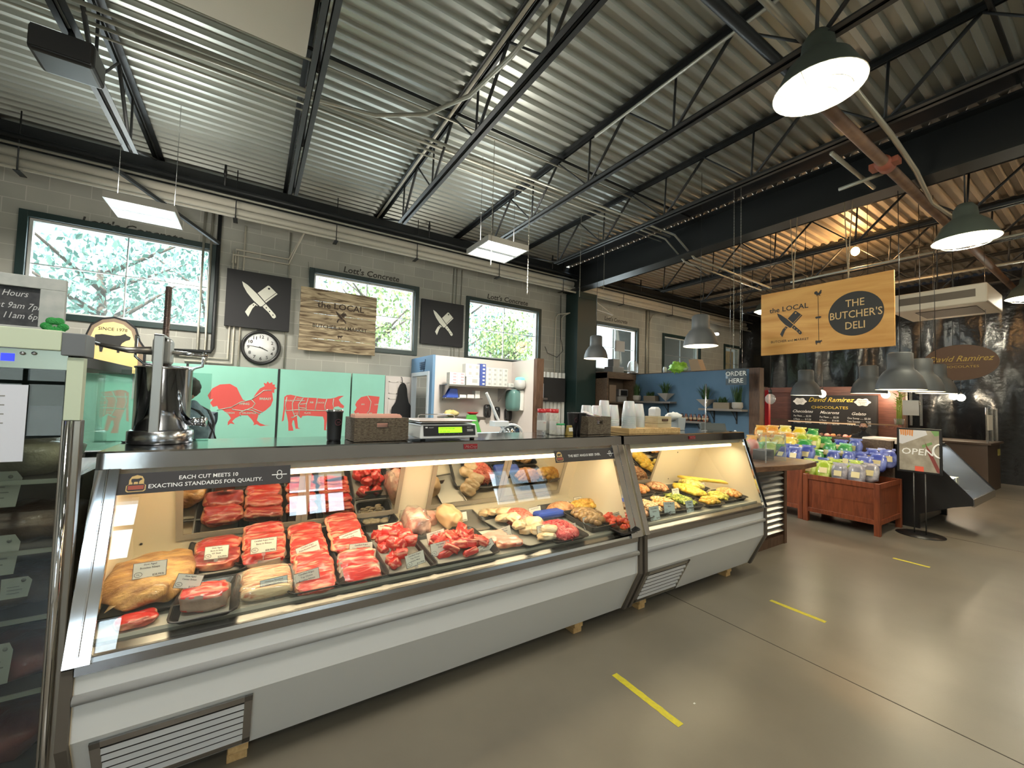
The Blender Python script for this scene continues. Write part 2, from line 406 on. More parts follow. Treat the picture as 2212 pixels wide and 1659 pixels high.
# open-web joists
ZB, ZT = 4.39, 4.99
def angle_pair(b, x, y0, y1, z, up, s=.045, gap=.012):
    for sg in (-1, 1):
        xa, xb = sorted((x + sg*gap, x + sg*(gap+s)))
        za, zb = (z, z+.007) if up else (z+s-.007, z+s)
        b.box((xa, y0, za), (xb, y1, zb))
        xc, xd = sorted((x+sg*gap, x+sg*(gap+.006))); b.box((xc, y0, z), (xd, y1, z+s))
JX = [(-4.2, 0), (-2.95, 0), (-1.33, 0), (.345, 0), (1.88, 0), (3.50, 0), (5.03, 0), (8.35, 1), (10.0, 1), (11.6, 1), (13.2, 1)]
for k, (x, far) in enumerate(JX):
    where = ['above the left wall', 'beyond the left end of the room', 'above the leftmost wide window', 'beside the beige ceiling duct', 'crossed by the curved conduit',
             'above the square hanging fluorescent light', 'nearest this side of the deep black girder', 'first beyond the deep black girder', 'second beyond the deep black girder',
             'third beyond the deep black girder', 'last before the black plastic sheeting'][k]
    Y0 = YF+.02; t = thing('open_web_joist', 'black open-web steel roof joist ' + where, 'roof joist', (x, 1.8, ZB), 'open-web joists under the corrugated roof deck')
    b = MB(); angle_pair(b, x, Y0, 6.36, ZB, True, .05); b.build('bottom_chord', charcoal, t)
    b = MB(); angle_pair(b, x, Y0, YW-.01, ZT, False, .055); b.build('top_chord', blackm, t)
    y = 6.3; n = 0; wy = 1.25
    b = MB(); b.tube([(x, 6.32, ZB+.03), (x, 7.75, ZT)], .016, 6); b.build('end_web', charcoal, t)
    while y > YF + .6:
        b = MB(); b.tube([(x, y, ZB+.02), (x, y-.03, ZT)], .013, 6)
        b.tube([(x, y-.02, ZB+.02), (x, y-.62, ZT)], .018, 6)
        b.tube([(x, y-wy+.02, ZB+.02), (x, y-.63, ZT)], .011, 6)
        b.build('web', charcoal, t); y -= wy
# girder and column
t = struct(thing('steel_girder', 'deep black wide-flange roof girder running out from the dark green column', 'girder', (6.62, 1.8, 4.36)))
b = MB(); b.box((6.47, YF, 4.36), (6.77, 7.86, 4.385)); b.box((6.47, YF, 4.92), (6.77, 7.86, 4.945)); b.box((6.61, YF, 4.385), (6.63, 7.86, 4.92))
b.build('beam', blackm, t)
b = MB(); b.box((6.62, 7.45, 0), (7.26, 7.9, 4.36)); b.box((6.6, 7.43, 0), (7.28, 7.91, .05))
b.box((6.66, 7.44, 4.2), (7.22, 7.451, 4.3))
tag(b.build('steel_column', darkgreen, bevel=.01), 'dark green boxed column against the block wall under the girder', 'column')
# black strip laid under the deck between the last joist and the girder
bt = pbr('matte_black', (.008, .008, .009), .7, bump=.6, bs=2)
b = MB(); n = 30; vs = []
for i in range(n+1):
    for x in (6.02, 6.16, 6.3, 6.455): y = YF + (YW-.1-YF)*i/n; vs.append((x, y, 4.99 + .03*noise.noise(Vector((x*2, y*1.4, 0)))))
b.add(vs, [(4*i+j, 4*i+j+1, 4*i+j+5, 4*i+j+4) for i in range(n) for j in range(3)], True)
tag(b.build('black_deck_strip', bt), 'black sheeting fixed under the roof deck beside the girder', 'sheeting')
# wall-top beam, pipe runs
b = MB(); b.box((XL, 7.62, 4.80), (XR, 7.90, 4.94)); b.box((XL, 7.70, 4.66), (XR, 7.74, 4.80)); struct(b.build('trim_2', blackm))
for nm, y, z, r, mt, lb in (('sprinkler_pipe', 7.50, 4.72, .035, blackm, 'black pipe running along the top of the block wall'),
                            ('conduit', 7.50, 4.62, .018, galv, 'thin grey conduit just below the black wall-top pipe')):
    b = MB(); b.tube([(XL, y, z), (XR, y, z)], r, 10); tag(b.build(nm, mt), lb, 'pipe')
t = thing('insulated_pipe', 'thick cream insulated pipe pair running along the top of the block wall', 'pipe', (5, 7.6, 4.4))
for y, z, r in ((7.66, 4.56, .075), (7.60, 4.43, .055)):
    b = MB(); b.tube([(XL, y, z), (XR-.3, y, z)], r, 16); b.build('pipe_run', beigep, t)
b = MB(); b.tube([(XL, 7.55, 4.34), (XR, 7.55, 4.34)], .022, 10); tag(b.build('conduit', beigep), 'slim cream conduit under the insulated pipes', 'pipe')
for i, x in enumerate((-2.6, -.35, 1.1, 2.55, 4.4, 6.2, 8.3, 10.4)):
    b = MB(); b.tube([(x, 7.52, 4.3), (x, 7.52, 5.06)], .008, 6); b.box((x-.03, 7.5, 4.29), (x+.03, 7.7, 4.30))
    tag(b.build('pipe_hanger', blackm), 'short black hanger rod holding the cream pipes on the block wall', 'pipe hanger', 'hangers of the wall-top pipes')
# vertical conduits and risers on the wall
def pipe(pts, r, mt, lb, nm='conduit', n=8): b = MB(); b.tube(pts, r, n); return tag(b.build(nm, mt), lb, 'pipe')
for x, mt, r, zz in ((-.56, blackm, .028, 2.3), (-.655, galv, .016, 1.9), (-.75, galv, .016, 2.25)):
    pipe([(x, YW-.05, 4.6), (x, YW-.05, zz), (x-.02, YW-.05, zz-.06), (x-.5, YW-.05, zz-.08)], r, mt, {.028: 'black riser pipe beside the leftmost window', .016: 'thin grey conduit beside the black riser pipe'}[r] + (' bending off above the teal panels' if zz < 2 else ''))
for x, z0 in ((-.36, 2.15), (-.30, 2.08), (-.22, 2.03)):
    pipe([(x, YW-.03, 3.9), (x, YW-.03, z0), (x-.6, YW-.03, z0)] if z0 > 2.04 else [(x, YW-.03, 4.35), (x, YW-.03, z0)], .012, beigep, 'slim cream conduit behind the larger crossed-knife board' + {2.15: ', upper elbow', 2.08: ', lower elbow', 2.03: ', straight to the teal panel'}[z0])
for dz in (0, -.09):
    pipe([(-.33-.04*(dz < 0), YW-.04, 3.7), (-.33-.04*(dz < 0), YW-.04, 3.93+dz), (.42, YW-.04, 3.93+dz), (.62, 7.55, 4.36)], .012, beigep, 'cream conduit looping over the larger crossed-knife board, ' + ('upper run' if dz == 0 else 'lower run'))
for x in (.43, 3.50, 3.57, 3.69, 9.72, 9.84):
    pipe([(x, YW-.02, 4.4), (x, YW-.02, 2.05 if x < 9 else 2.45)], .010 if x != 9.72 else .03, galv, 'grey conduit down the block wall ' + {.43: 'right of the wall clock', 3.5: 'behind the smaller crossed-knife board, left one', 3.57: 'behind the smaller crossed-knife board, middle one', 3.69: 'just left of the third window', 9.72: 'right of the fourth window, thick one', 9.84: 'right of the fourth window, slim one'}[x])
pipe([(9.84, YW-.03, 4.1), (9.95, YW-.05, 4.3), (10.4, 7.6, 4.45)], .014, galv, 'curved conduit joining the pipes right of the fourth window')
for x in (6.28, 6.47):
    pipe([(x, YW-.04, 2.3), (x, YW-.04, 3.72), (x+.05, 7.85, 3.8), (7.3, 7.5, 4.0 + (x-6.28)), (7.9, 7.5, 3.95), (7.5, 7.3, 3.8)], .013, beigep, 'cream conduit crossing the dark green column, ' + ('left one' if x < 6.4 else 'right one'))
b = MB(); b.tube([(6.42, YW-.05, 4.3), (6.45, YW-.05, 3.2), (6.5, YW-.08, 2.9), (6.3, YW-.1, 2.72), (6.0, YW-.1, 2.8), (5.92, YW-.1, 2.95)], .008, 6)
tag(b.build('cable', blackp), 'black cable looping on the wall left of the dark green column', 'cable')
# conduit bundle and bridging under the deck
for y, z, r in ((4.60, 4.74, .019), (4.70, 4.74, .019), (4.80, 4.73, .015), (4.36, 4.9, .012), (4.88, 4.70, .010)):
    pipe([(XL, y, z), (6.4 if y != 4.36 else 5.9, y, z)] + ([(6.7, y-.2, z-.42), (9.3, y-.3, 4.2)] if y in (4.6, 4.8) else []), r, galv, {4.6: 'grey conduit of the bundle below the deck, second from the duct', 4.7: 'grey conduit of the bundle below the deck, middle one', 4.8: 'grey conduit of the bundle below the deck, fourth from the duct', 4.36: 'single thin conduit beside the bundle, nearest the duct', 4.88: 'thinnest conduit of the bundle below the deck'}[y])
for y in (4.28, .6, -2.6):
    b = MB(); b.box((XL, y, 4.965), (6.4, y+.035, 4.972)); b.box((XL, y, 4.935), (6.4, y+.006, 4.97))
    tag(b.build('joist_bridging', blackm), 'black steel angle bridging the tops of the joists' + {4.28: ' beside the conduit bundle', .6: ' near the large caged lamp', -2.6: ' above the front of the room'}[y], 'bridging')
pipe([(1.72, 2.1, 4.5), (1.76, 2.9, 4.6), (1.7, 3.6, 4.66), (1.45, 4.15, 4.69), (1.0, 4.5, 4.7), (.4, 4.62, 4.7), (-1, 4.64, 4.7)], .022, galv, 'thick grey conduit curving away from the second joist into the bundle', n=10)
pipe([(1.80, 7.6, 4.93), (1.80, .8, 4.93)], .018, beigep, 'cream conduit along the top chord of the second joist')
pipe([(3.42, 3.6, 4.9), (3.42, -1, 4.9)], .016, galv, 'grey conduit along the joist above the hanging fluorescent light')
# sprinkler drop stubs
for x, y in ((-.5, 7.1), (2.75, 7.1), (3.95, 7.1), (5.8, 7.1), (8.9, 7.1)):
    b = MB(); b.tube([(x, y+.35, 4.74), (x, y+.35, 5.07)], .016, 8); b.tube([(x, y+.35, 4.9), (x, y+.35, 4.97)], .022, 8)
    tag(b.build('pipe_stub', blackm), 'short black upright pipe stub under the deck by the wall', 'sprinkler', 'sprinkler stubs along the wall')
# long pipes across the room near the big caged lamp
rust = pbr('rusty_pipe', (.10, .055, .035), .6, n=(6, (.16, .09, .05)))
pipe([(3.9, 1.45, 4.25), (XR-.4, 1.42, 4.25)], .05, rust, 'thick rust-brown pipe running to the far end beyond the girder', 'sprinkler_pipe', 12)
t = thing('pipe_coupling', 'red-brown bolted coupling on the rusty ceiling pipe', 'pipe fitting', (5.6, 1.45, 4.25))
b = MB(); b.tube([(5.5, 1.45, 4.25), (5.68, 1.45, 4.25)], .072, 12); b.box((5.53, 1.33, 4.22), (5.65, 1.57, 4.28)); b.build('clamp', pbr('red_oxide', (.25, .07, .04), .6), t)
pipe([(1.0, 1.60, 4.46), (3.9, 1.57, 4.46), (3.9, 1.45, 4.25)], .042, blackm, 'black pipe hung below the joists near the large caged lamp', 'sprinkler_pipe')
pipe([(1.0, 1.42, 4.47), (4.4, 1.36, 4.47)], .024, galv, 'bright conduit beside the black pipe near the large caged lamp')
pipe([(3.6, 1.26, 4.33), (5.1, 1.277, 4.30), (6.1, 1.32, 4.29), (7.1, 1.40, 4.25), (7.9, 1.36, 4.28), (8.6, 1.1, 4.3)], .024, galv, 'silvery flexible duct line sagging beyond the girder')
for i, (a, c) in enumerate((((5.0, 1.72, 4.3), (6.2, 1.71, 4.3)), ((5.83, 1.53, 4.27), (5.85, 1.94, 4.27)), ((9.5, -.5, 4.3), (9.5, 4.0, 4.3)), ((11.2, -1, 4.3), (11.2, 4.4, 4.3)))):
    pipe([a, c], .022, galv, 'pale conduit length under the brown far ceiling, ' + ['running with the deck ribs beside the rusty pipe', 'short crosswise one by the rusty pipe', 'middle crosswise one', 'farthest crosswise one'][i])
# beige duct
t = thing('ceiling_duct', 'wide beige duct box tucked between joists at the upper left', 'duct', (-1.3, 3.2, 4.70))
bg = pbr('beige_duct', (.60, .55, .45), .6)
b = MB(); b.box((-2.9, 1.6, 4.70), (.27, 4.10, 4.98)); b.build('duct_body', bg, t, bevel=.01)
b = MB(); 
for k in range(9): b.box((-.55+.0, 2.95+.07*k, 4.685), (-.2, 2.985+.07*k, 4.70))
b.box((-.60, 2.88, 4.675), (-.57, 3.62, 4.70)); b.box((-.18, 2.88, 4.675), (-.15, 3.62, 4.70)); b.box((-.60, 2.85, 4.675), (-.15, 2.88, 4.70)); b.box((-.6, 3.6, 4.675), (-.15, 3.63, 4.7)); b.build('grille', wf, t)
# speaker on the left joist
t = thing('wall_speaker', 'black box speaker clamped under the leftmost visible joist', 'speaker', (-1.34, 4.5, 4.1))
b = MB(); b.box((-1.52, 4.36, 4.10), (-1.16, 4.66, 4.30)); b.build('speaker_body', blackp, t, bevel=.03, bseg=3)
b = MB(); b.tube([(-1.33, 4.5, 4.3), (-1.33, 4.5, 4.42)], .02, 6); b.build('bracket', blackm, t)
b = MB(); b.box((-1.50, 4.35, 4.12), (-1.18, 4.36, 4.28)); b.build('speaker_grille', black_card, t)
# diagonal strut on the wall by the first window
b = MB(); b.box((-.03, -.02, 0), (.03, .02, 1.25)); M = Matrix.Translation((0, 0, 0))
o = b.build('wall_strut', blackm, local=True); p0, p1 = onY(245, 362, 7.3), onY(474, 527, 7.75)
o.location = p0; o.rotation_euler = (p1-p0).to_track_quat('Z', 'Y').to_euler(); o.scale = (1, 1, (p1-p0).length/1.25)
tag(o, 'slanting black steel strut in front of the first window corner', 'strut')
# outdoors: ground, trees, pale shed
b = MB(); b.box((-40, YW+.2, -.4), (60, 60, -.3)); tag(b.build('ground', pbr('lot', (.45, .44, .40), .9)), 'pale ground outside the high windows', 'ground', kind='stuff')
b = MB(); b.box((-40, -60, -.4), (60, YF-.2, -.3)); tag(b.build('ground', MAT['lot']), 'pale ground outside the front windows', 'ground', kind='stuff')
lv = [pbr('tree_leaf_cool', (.20, .36, .30), .6), pbr('tree_leaf_light', (.34, .46, .16), .6)]
bark = pbr('bark', (.12, .09, .07), .9)
def tree(x, y, h, r, kind, lb):
    t = thing('tree', lb, 'tree', (x, y, -.3), 'trees outside the high windows')
    b = MB(); b.tube([(x, y, -.3), (x+.1, y, h*.4), (x-.1, y+.1, h*.8)], [.16, .12, .05], 8)
    for k in range(9):
        a = random.uniform(0, 6.28); z = h*random.uniform(.35, .8)
        b.tube([(x, y, z), (x+cos(a)*r*.7, y+sin(a)*r*.7, z+r*.5)], [.05, .012], 6)
    b.build('trunk', bark, t)
    b = MB()
    for k in range(2600):
        c = Vector((random.gauss(0, .45), random.gauss(0, .45), random.gauss(0, .5)))
        p = Vector((x + c.x*r, y + c.y*r, h*.72 + c.z*r))
        s_ = random.uniform(.04, .09)
        M = Euler((random.uniform(0, 6), random.uniform(0, 6), random.uniform(0, 6))).to_matrix()
        b.add([p + M @ Vector(q) for q in ((-s_, 0, 0), (0, -s_*.5, 0), (s_, 0, .01), (0, s_*.5, 0))], [(0, 1, 2, 3)], False)
    b.recalc = False; b.build('foliage', lv[kind], t)
tree(-2.6, 11.2, 5.0, 2.0, 0, 'leafy tree outside the leftmost window, left of its mullion')
tree(-1.0, 13.0, 6.0, 2.4, 0, 'dense tree outside the leftmost window, right of its mullion')
tree(2.9, 12.0, 5.4, 1.8, 1, 'yellow-green tree outside the window behind the plank sign')
tree(6.0, 13.5, 6.0, 2.6, 0, 'tall tree outside the window above the kitchen partition')
tree(6.9, 11.3, 4.6, 1.2, 1, 'bushy tree outside the third window, next to the pale building')
b = MB(); b.box((8.75, 12.5, -.3), (11.1, 16, 4.2)); b.box((8.65, 12.4, 4.2), (11.2, 16.1, 4.4)); tag(b.build('shed', pbr('pale_siding', (.62, .64, .68), .8)), 'pale grey building seen through the third window', 'building')
b = MB(); b.box((10.3, 9.6, -.3), (19, 9.8, 5.6)); b.box((10.3, YW+.22, 4.4), (19, 9.6, 4.5)); tag(b.build('porch', pbr('porch_dark', (.10, .095, .08), .8)), 'dim covered porch outside the two farthest windows', 'porch')
b = MB(); n = 16; vs = []
for k in range(n+1):
    x = 13.95+.75*k/n; vs += [(x, YW+.13+.02*sin(k*1.7), 2.6), (x, YW+.13+.02*sin(k*1.7), 3.62)]
b.add(vs, [(2*k, 2*k+2, 2*k+3, 2*k+1) for k in range(n)], True); b.recalc = False
tag(b.build('curtain', pbr('tan_curtain', (.45, .32, .16), .8, n=(5, (.55, .42, .24)))), 'tan folded curtain behind the last window by the black sheeting', 'curtain')
# ================================================================ refrigerated display cases
GT, GB = Vector((0, 2.195, 1.285)), Vector((0, 1.995, .680))      # glass top / bottom edge
GU = (GT-GB).normalized(); GN = Vector((0, -GU.z, GU.y))
def onG(u, v, o=.006):
    d = ray(u, v); p0 = GB + GN*o; return _C + d*((p0-_C).dot(GN)/d.dot(GN))
def DK(u, v, h=0.):
    nn = Vector((0, -.1, 1)); p0 = Vector((0, 2, .70+h)); d = ray(u, v); return _C + d*((p0-_C).dot(nn)/d.dot(nn))
def deckz(y): return .70 + .1*(y-2.0)
def backy(z): return 2.79 - .38*(z-.748)
mirror = pbr('mirror_door_glass', (.62, .58, .52), .04, 1.)
doorfr = pbr('tan_aluminium', (.42, .36, .28), .4, .3)
ventg = pbr('vent_white', (.70, .71, .72), .4)
tubem = emis('warm_tube', (1, .80, .45), 5)
creamdeck = pbr('cream_pan', (.66, .60, .47), .4)
lip = pbr('lip_steel', (.42, .42, .44), .09, 1., bump=.03, bs=6)
darksteel = pbr('dark_steel', (.30, .29, .28), .25, 1.)
redbadge = pbr('red_badge', (.30, .02, .03), .3)
seam = pbr('brown_seam', (.10, .085, .07), .5)
def case(nm, label, x0, x1, fw, doors, vent, badge, vlab):
    t = thing(nm, label, 'display case', ((x0+x1)/2, 2.4, .08), 'refrigerated service cases')
    e = .03
    b = MB()   # cabinet shell: front panels, knee, base, back
    prof = [(1.990, .625), (1.990, .395), (2.14, .085), (3.02, .085), (3.02, .70), (2.97, .70), (2.06, .62)]
    b.prism([(x0+e, y, z) for y, z in prof], (x1-x0-2*e, 0, 0)); b.build('cabinet', whitep, t)
    b = MB(); b.tube([(x0+e, 1.985, .540), (x1-e, 1.985, .540)], .017, 12); b.build('bumper', greyp, t)
    b = MB(); b.box((x0+e, 1.980, .622), (x1-e, 2.0, .658)); b.build('lower_rail', lip, t)
    b = MB(); b.prism([(x0+e, y, z) for y, z in ((1.978, .658), (1.985, .672), (2.02, .690), (2.06, .690), (2.06, .658))], (x1-x0-2*e, 0, 0)); b.build('sill_rail', darksteel, t)
    b = MB(); b.prism([(x0+e, y, z) for y, z in ((2.05, .705), (2.80, .775), (2.80, .74), (2.05, .66))], (x1-x0-2*e, 0, 0)); b.build('deck_pan', creamdeck, t)
    b = MB(); b.prism([(x0+e, y, z) for y, z in ((2.77, .748), (2.79, .748), (2.59, 1.29), (2.57, 1.29))], (x1-x0-2*e, 0, 0))
    b.mi = 1
    xs = x0+.06
    while xs < x1-.05:
        for z in (.83, 1.12): b.lathe([(0, 0), (.006, .001), (.006, 0)], (xs, backy(z)-.022, z), 8, Matrix.Rotation(pi/2, 3, 'X'))
        xs += .62
    bk = b.build('back_panel', [cream, blackp], t)
    for (a, c, n) in doors:
        for k in range(n):
            xa, xc = a+(c-a)*k/n, a+(c-a)*(k+1)/n; o = .012 + .006*(k % 2)
            def P(x, z, oo=0): return (x, backy(z)-.02-o-oo, z)
            b = MB(); f = .03; za, zb = .825, 1.215
            for q in ([P(xa, za), P(xc, za), P(xc, za+f), P(xa, za+f)], [P(xa, zb-f), P(xc, zb-f), P(xc, zb), P(xa, zb)], [P(xa, za+f), P(xa+f, za+f), P(xa+f, zb-f), P(xa, zb-f)], [P(xc-f, za+f), P(xc, za+f), P(xc, zb-f), P(xc-f, zb-f)]):
                b.slab(q, (0, .012, 0))
            dr = b.build('sliding_door', doorfr, t)
            b = MB(); b.slab([P(xa+f, za+f, -.004), P(xc-f, za+f, -.004), P(xc-f, zb-f, -.004), P(xa+f, zb-f, -.004)], (0, .006, 0)); b.build('mirror_pane', mirror, dr)
    # ends
    for s, (xa, xb) in enumerate(((x0, x0+e), (x1-e, x1))):
        b = MB(); b.prism([(xa, y, z) for y, z in ((1.993, .68), (1.988, .395), (2.14, .08), (3.03, .08), (3.03, 1.0), (2.60, 1.285), (2.195, 1.285))], (xb-xa, 0, 0)); b.build('end_panel', cream, t)
        b = MB(); w = fw[s]; xa, xb = (x0, x0+w) if s == 0 else (x1-w, x1)
        p = [Vector((xa, 0, 0)) + GB + GN*.0 - GU*.03, Vector((xb, 0, 0)) + GB - GU*.03, Vector((xb, 0, 0)) + GT, Vector((xa, 0, 0)) + GT]
        b.slab(p, GN*.022)
        if w > .07:
            m = xa + w*.52; b.slab([Vector((m-.003, 0, 0))+GB+GN*.022, Vector((m+.003, 0, 0))+GB+GN*.022, Vector((m+.003, 0, 0))+GT+GN*.022, Vector((m-.003, 0, 0))+GT+GN*.022], GN*.004)
        b.build('glass_frame', chrome, t, bevel=.004)
        b = MB(); xo = x0-.002 if s == 0 else x1-.028
        pr = ((1.975, .65), (1.968, .393), (2.115, .082), (2.15, .082), (2.0, .40), (2.0, .65)); b.prism([(xo, y, z) for y, z in pr], (.03, 0, 0)); b.build('end_trim', seam, t)
    b = MB(); b.slab([Vector((x0+e, 0, 0))+GB, Vector((x1-e, 0, 0))+GB, Vector((x1-e, 0, 0))+GT, Vector((x0+e, 0, 0))+GT], GN*.006); b.build('front_glass', glass, t)
    b = MB(); b.prism([(x0, y, z) for y, z in ((2.185, 1.288), (2.190, 1.352), (2.20, 1.358), (2.66, 1.358), (2.66, 1.325), (2.30, 1.30), (2.22, 1.288))], (x1-x0, 0, 0)); b.build('top_panel', lip, t)
    b = MB(); b.prism([(x0+e, y, z) for y, z in ((2.215, 1.288), (2.225, 1.250), (2.36, 1.235), (2.42, 1.29))], (x1-x0-2*e, 0, 0)); b.build('lamp_housing', pbr('lamp_housing_white', (.62, .62, .56), .5), t)
    b = MB(); b.tube([(x0+.12, 2.265, 1.226), (x1-.12, 2.265, 1.226)], .013, 10); b.build('lamp_tube', tubem, t)
    a, c = vent
    def S(x, z, o=0): y = 2.14 - (z-.085)*(.15/.31); return Vector((x, y-.9*o, z-.42*o))
    zt, zb = .375, .10
    b = MB(); f = .028
    for q in ([S(a, zt-f, .001), S(c, zt-f, .001), S(c, zt, .001), S(a, zt, .001)], [S(a, zb, .001), S(c, zb, .001), S(c, zb+f, .001), S(a, zb+f, .001)], [S(a, zb, .001), S(a+f, zb, .001), S(a+f, zt, .001), S(a, zt, .001)], [S(c-f, zb, .001), S(c, zb, .001), S(c, zt, .001), S(c-f, zt, .001)]):
        b.slab(q, (0, -.007, -.003))
    vg = b.build('vent_grille', darksteel, t)
    b = MB(); b.slab([S(a+f, zb+f, .0), S(c-f, zb+f, .0), S(c-f, zt-f, .0), S(a+f, zt-f, .0)], (0, -.001, 0)); b.build('vent_back', blackp, vg)
    n = 6
    for k in range(n):
        z = zb+f + (zt-zb-2*f)*(k+.1)/n; h = (zt-zb-2*f)/n*.46
        b = MB(); b.slab([S(a+f, z, .012), S(c-f, z, .012), S(c-f, z+h, .003), S(a+f, z+h, .003)], (0, -.003, .002)); b.build('slat', ventg, vg)
    bx = badge
    b = MB(); b.box((bx-.045, 2.180, 1.308), (bx+.045, 2.188, 1.338)); b.mi = 1; b.text('McCray', .024, (bx, 2.180, 1.315), XD, ZD, 'CENTER', .3, thick=.001)
    b.build('badge', [redbadge, pbr('badge_silver', (.5, .4, .4), .3, .6)], t, bevel=.002)
    light('AREA', nm+'_light', ((x0+x1)/2, 2.27, 1.205), 3.3*(x1-x0), (1, .82, .55), x1-x0-.25, .05).rotation_euler = (R_(14), 0, 0)
    return t
case('meat_case', 'long white and stainless refrigerated meat case with slanted glass front', -.495, 2.415, (.072, .115), [(-.30, .86, 2), (1.06, 2.25, 2)], (-.42, .06), 1.115, 0)
case('deli_case', 'shorter white refrigerated case of prepared salads, beyond the long meat case', 2.445, 4.20, (.05, .05), [(2.55, 3.45, 2)], (2.50, 3.02), 3.32, 0)
for i, x in enumerate((-.02, 1.95, 2.62, 3.85)):
    lb = ['wooden block under the long meat case, nearest the louvred vent', 'stacked wooden blocks under the right half of the long meat case', 'stacked wooden blocks under the gap between the two white cases', 'wooden block under the right end of the shorter case'][i]
    b = MB(); b.box((x, 2.17, 0), (x+.075, 2.45, .039)); b.box((x+.003, 2.16, .041), (x+.078, 2.45, .079)); tag(b.build('support_block', lumberm, bevel=.002), lb, 'wooden block')
# sign strips on the glass
signm = pbr('sign_black', (.022, .018, .020), .5)
gold = pbr('gold_print', (.62, .42, .16), .5)
brownred = pbr('red_print', (.35, .07, .04), .5)
def steerpoly(o, s, X, Y):
    P = [(-.5, -.05), (-.48, .22), (-.30, .26), (.05, .23), (.22, .26), (.36, .34), (.40, .28), (.52, .22), (.50, .12), (.38, .06), (.28, -.04), (.24, -.14), (.22, -.42), (.15, -.42), (.13, -.14), (-.10, -.12), (-.22, -.13), (-.26, -.42), (-.33, -.42), (-.36, -.16), (-.44, -.20), (-.46, -.05)]
    return [Vector(o) + X*(a*s) + Y*(c*s) for a, c in P]
def emblem_logo(b, o, s, X, Y, N, m_gold=1, m_red=2, m_dark=0):
    pts = [(-.36, -.5), (.36, -.5), (.45, -.42), (.45, -.12), (.34, -.05), (.34, .22), (.24, .42), (0, .5), (-.24, .42), (-.34, .22), (-.34, -.05), (-.45, -.12), (-.45, -.42)]
    b.mi = m_gold; b.prism([Vector(o)+X*(a*s)+Y*(c*s) for a, c in pts], N*.0012)
    b.mi = m_dark; b.prism([Vector(o)+N*.0012+X*(a*s*.9)+Y*(c*s*.9-.0*s) for a, c in pts if c < 0], N*.0006)
    b.mi = m_red; b.prism([Vector(o)+N*.0018+X*(a)+Y*(c) for a, c in ((-.36*s, -.36*s), (.36*s, -.36*s), (.36*s, -.12*s), (-.36*s, -.12*s))], N*.0006)
    b.mi = m_dark; b.prism(steerpoly(Vector(o)+N*.0012+Y*(.16*s), .5*s, X, Y), N*.0006)
def strip(lb, ua, va, ub, vb, lines, lx, lw, sz, logo, badge):
    A = onG(ua, va); B = onG(ub, vb); x0, x1 = A.x, B.x
    z1 = 1.272; h = .082
    def P(x, up): q = GB + GU*((z1-h-.68)/GU.z + up) + GN*.0065; return Vector((x, q.y, q.z))
    t = thing('case_sign', lb, 'sign', P((x0+x1)/2, 0))
    b = MB(); b.slab([P(x0, 0), P(x1, 0), P(x1, h), P(x0, h)], GN*.002); b.build('panel', signm, t)
    b = MB(); n = len(lines)
    for i, L in enumerate(lines): b.text(L, sz, P(lx, h/2 + sz*(.62*(n-1) - 1.25*i) - sz*.36) + GN*.002, XD, GU, 'CENTER', off=.012, sx=.98)
    b.build('lettering', whitei, t)
    b = MB(); emblem_logo(b, P(logo, h/2)+GN*.002, h*.8, XD, GU, GN); b.build('logo', [signm, gold, brownred], t)
    b = MB(); c = P(badge, h/2) + GN*.002
    for dz, r in ((.010, .009), (-.009, .011)):
        ring = [c + XD*(r*cos(a*pi/8)) + GU*(dz + r*sin(a*pi/8)) for a in range(17)]; b.tube(ring, .0018, 5)
    b.slab([c+XD*-.03+GU*-.002, c+XD*.03+GU*-.002, c+XD*.03+GU*.002, c+XD*-.03+GU*.002], GN*.001)
    b.build('emblem', whitei, t)
strip('black strip sign EACH CUT MEETS 10 EXACTING STANDARDS FOR QUALITY on the meat case glass', 259, 1010, 628, 1000, ['EACH CUT MEETS 10', 'EXACTING STANDARDS FOR QUALITY.'], onG(453, 1024).x, .5, .0225, onG(297, 1030).x, onG(604, 1012).x)
strip('black strip sign THE BEST ANGUS BEEF. EVER. at the right end of the meat case glass', 1196, 975, 1322, 970, ['THE BEST ANGUS BEEF. EVER.'], onG(1261, 977).x, .4, .024, onG(1207, 982).x, onG(1316, 975).x)
# ---------------------------------------------------------------- meat
def meatmat(nm, red, fat, sc_, lo, hi, bump=.25, st=(1, 1, 1), r=.28):
    return pbr(nm, red, r, n=(sc_, fat, lo, hi, 6), bump=bump, bs=50, stretch=st, coat=.25)
steakA = meatmat('marbled_beef', (.52, .026, .022), (.84, .34, .22), 24, .50, .62, st=(.45, 2.6, 2.2))
steakB = meatmat('bright_beef', (.60, .028, .024), (.86, .36, .24), 18, .52, .64, st=(.5, 2.4, 2.4))
steakC = meatmat('dark_beef', (.33, .03, .03), (.60, .25, .2), 22, .5, .72)
fatm = meatmat('beef_fat', (.74, .36, .20), (.60, .10, .06), 14, .40, .62)
greyside = meatmat('grey_side', (.30, .20, .15), (.44, .30, .22), 12, .4, .7)
ochre = meatmat('aged_rind', (.30, .13, .045), (.66, .38, .13), 9, .38, .62, 1., st=(1, 2.6, 1))
baconm = meatmat('bacon', (.62, .20, .08), (.84, .64, .36), 30, .40, .56, .5, st=(.4, 3, 1))
chickm = meatmat('chicken', (.70, .48, .26), (.82, .68, .46), 12, .4, .6)
porkm = meatmat('pork', (.72, .32, .24), (.84, .52, .42), 14, .4, .65)
groundm = meatmat('ground_beef', (.60, .09, .06), (.80, .30, .20), 60, .42, .66, .8)
trayb = pbr('black_tray', (.020, .020, .021), .3)
traygrey = pbr('grey_liner', (.30, .29, .25), .5)
wrap = glassmat('shrink_wrap', (.97, .97, .97), 1.6, .05, (.9, .9, .88), .06)
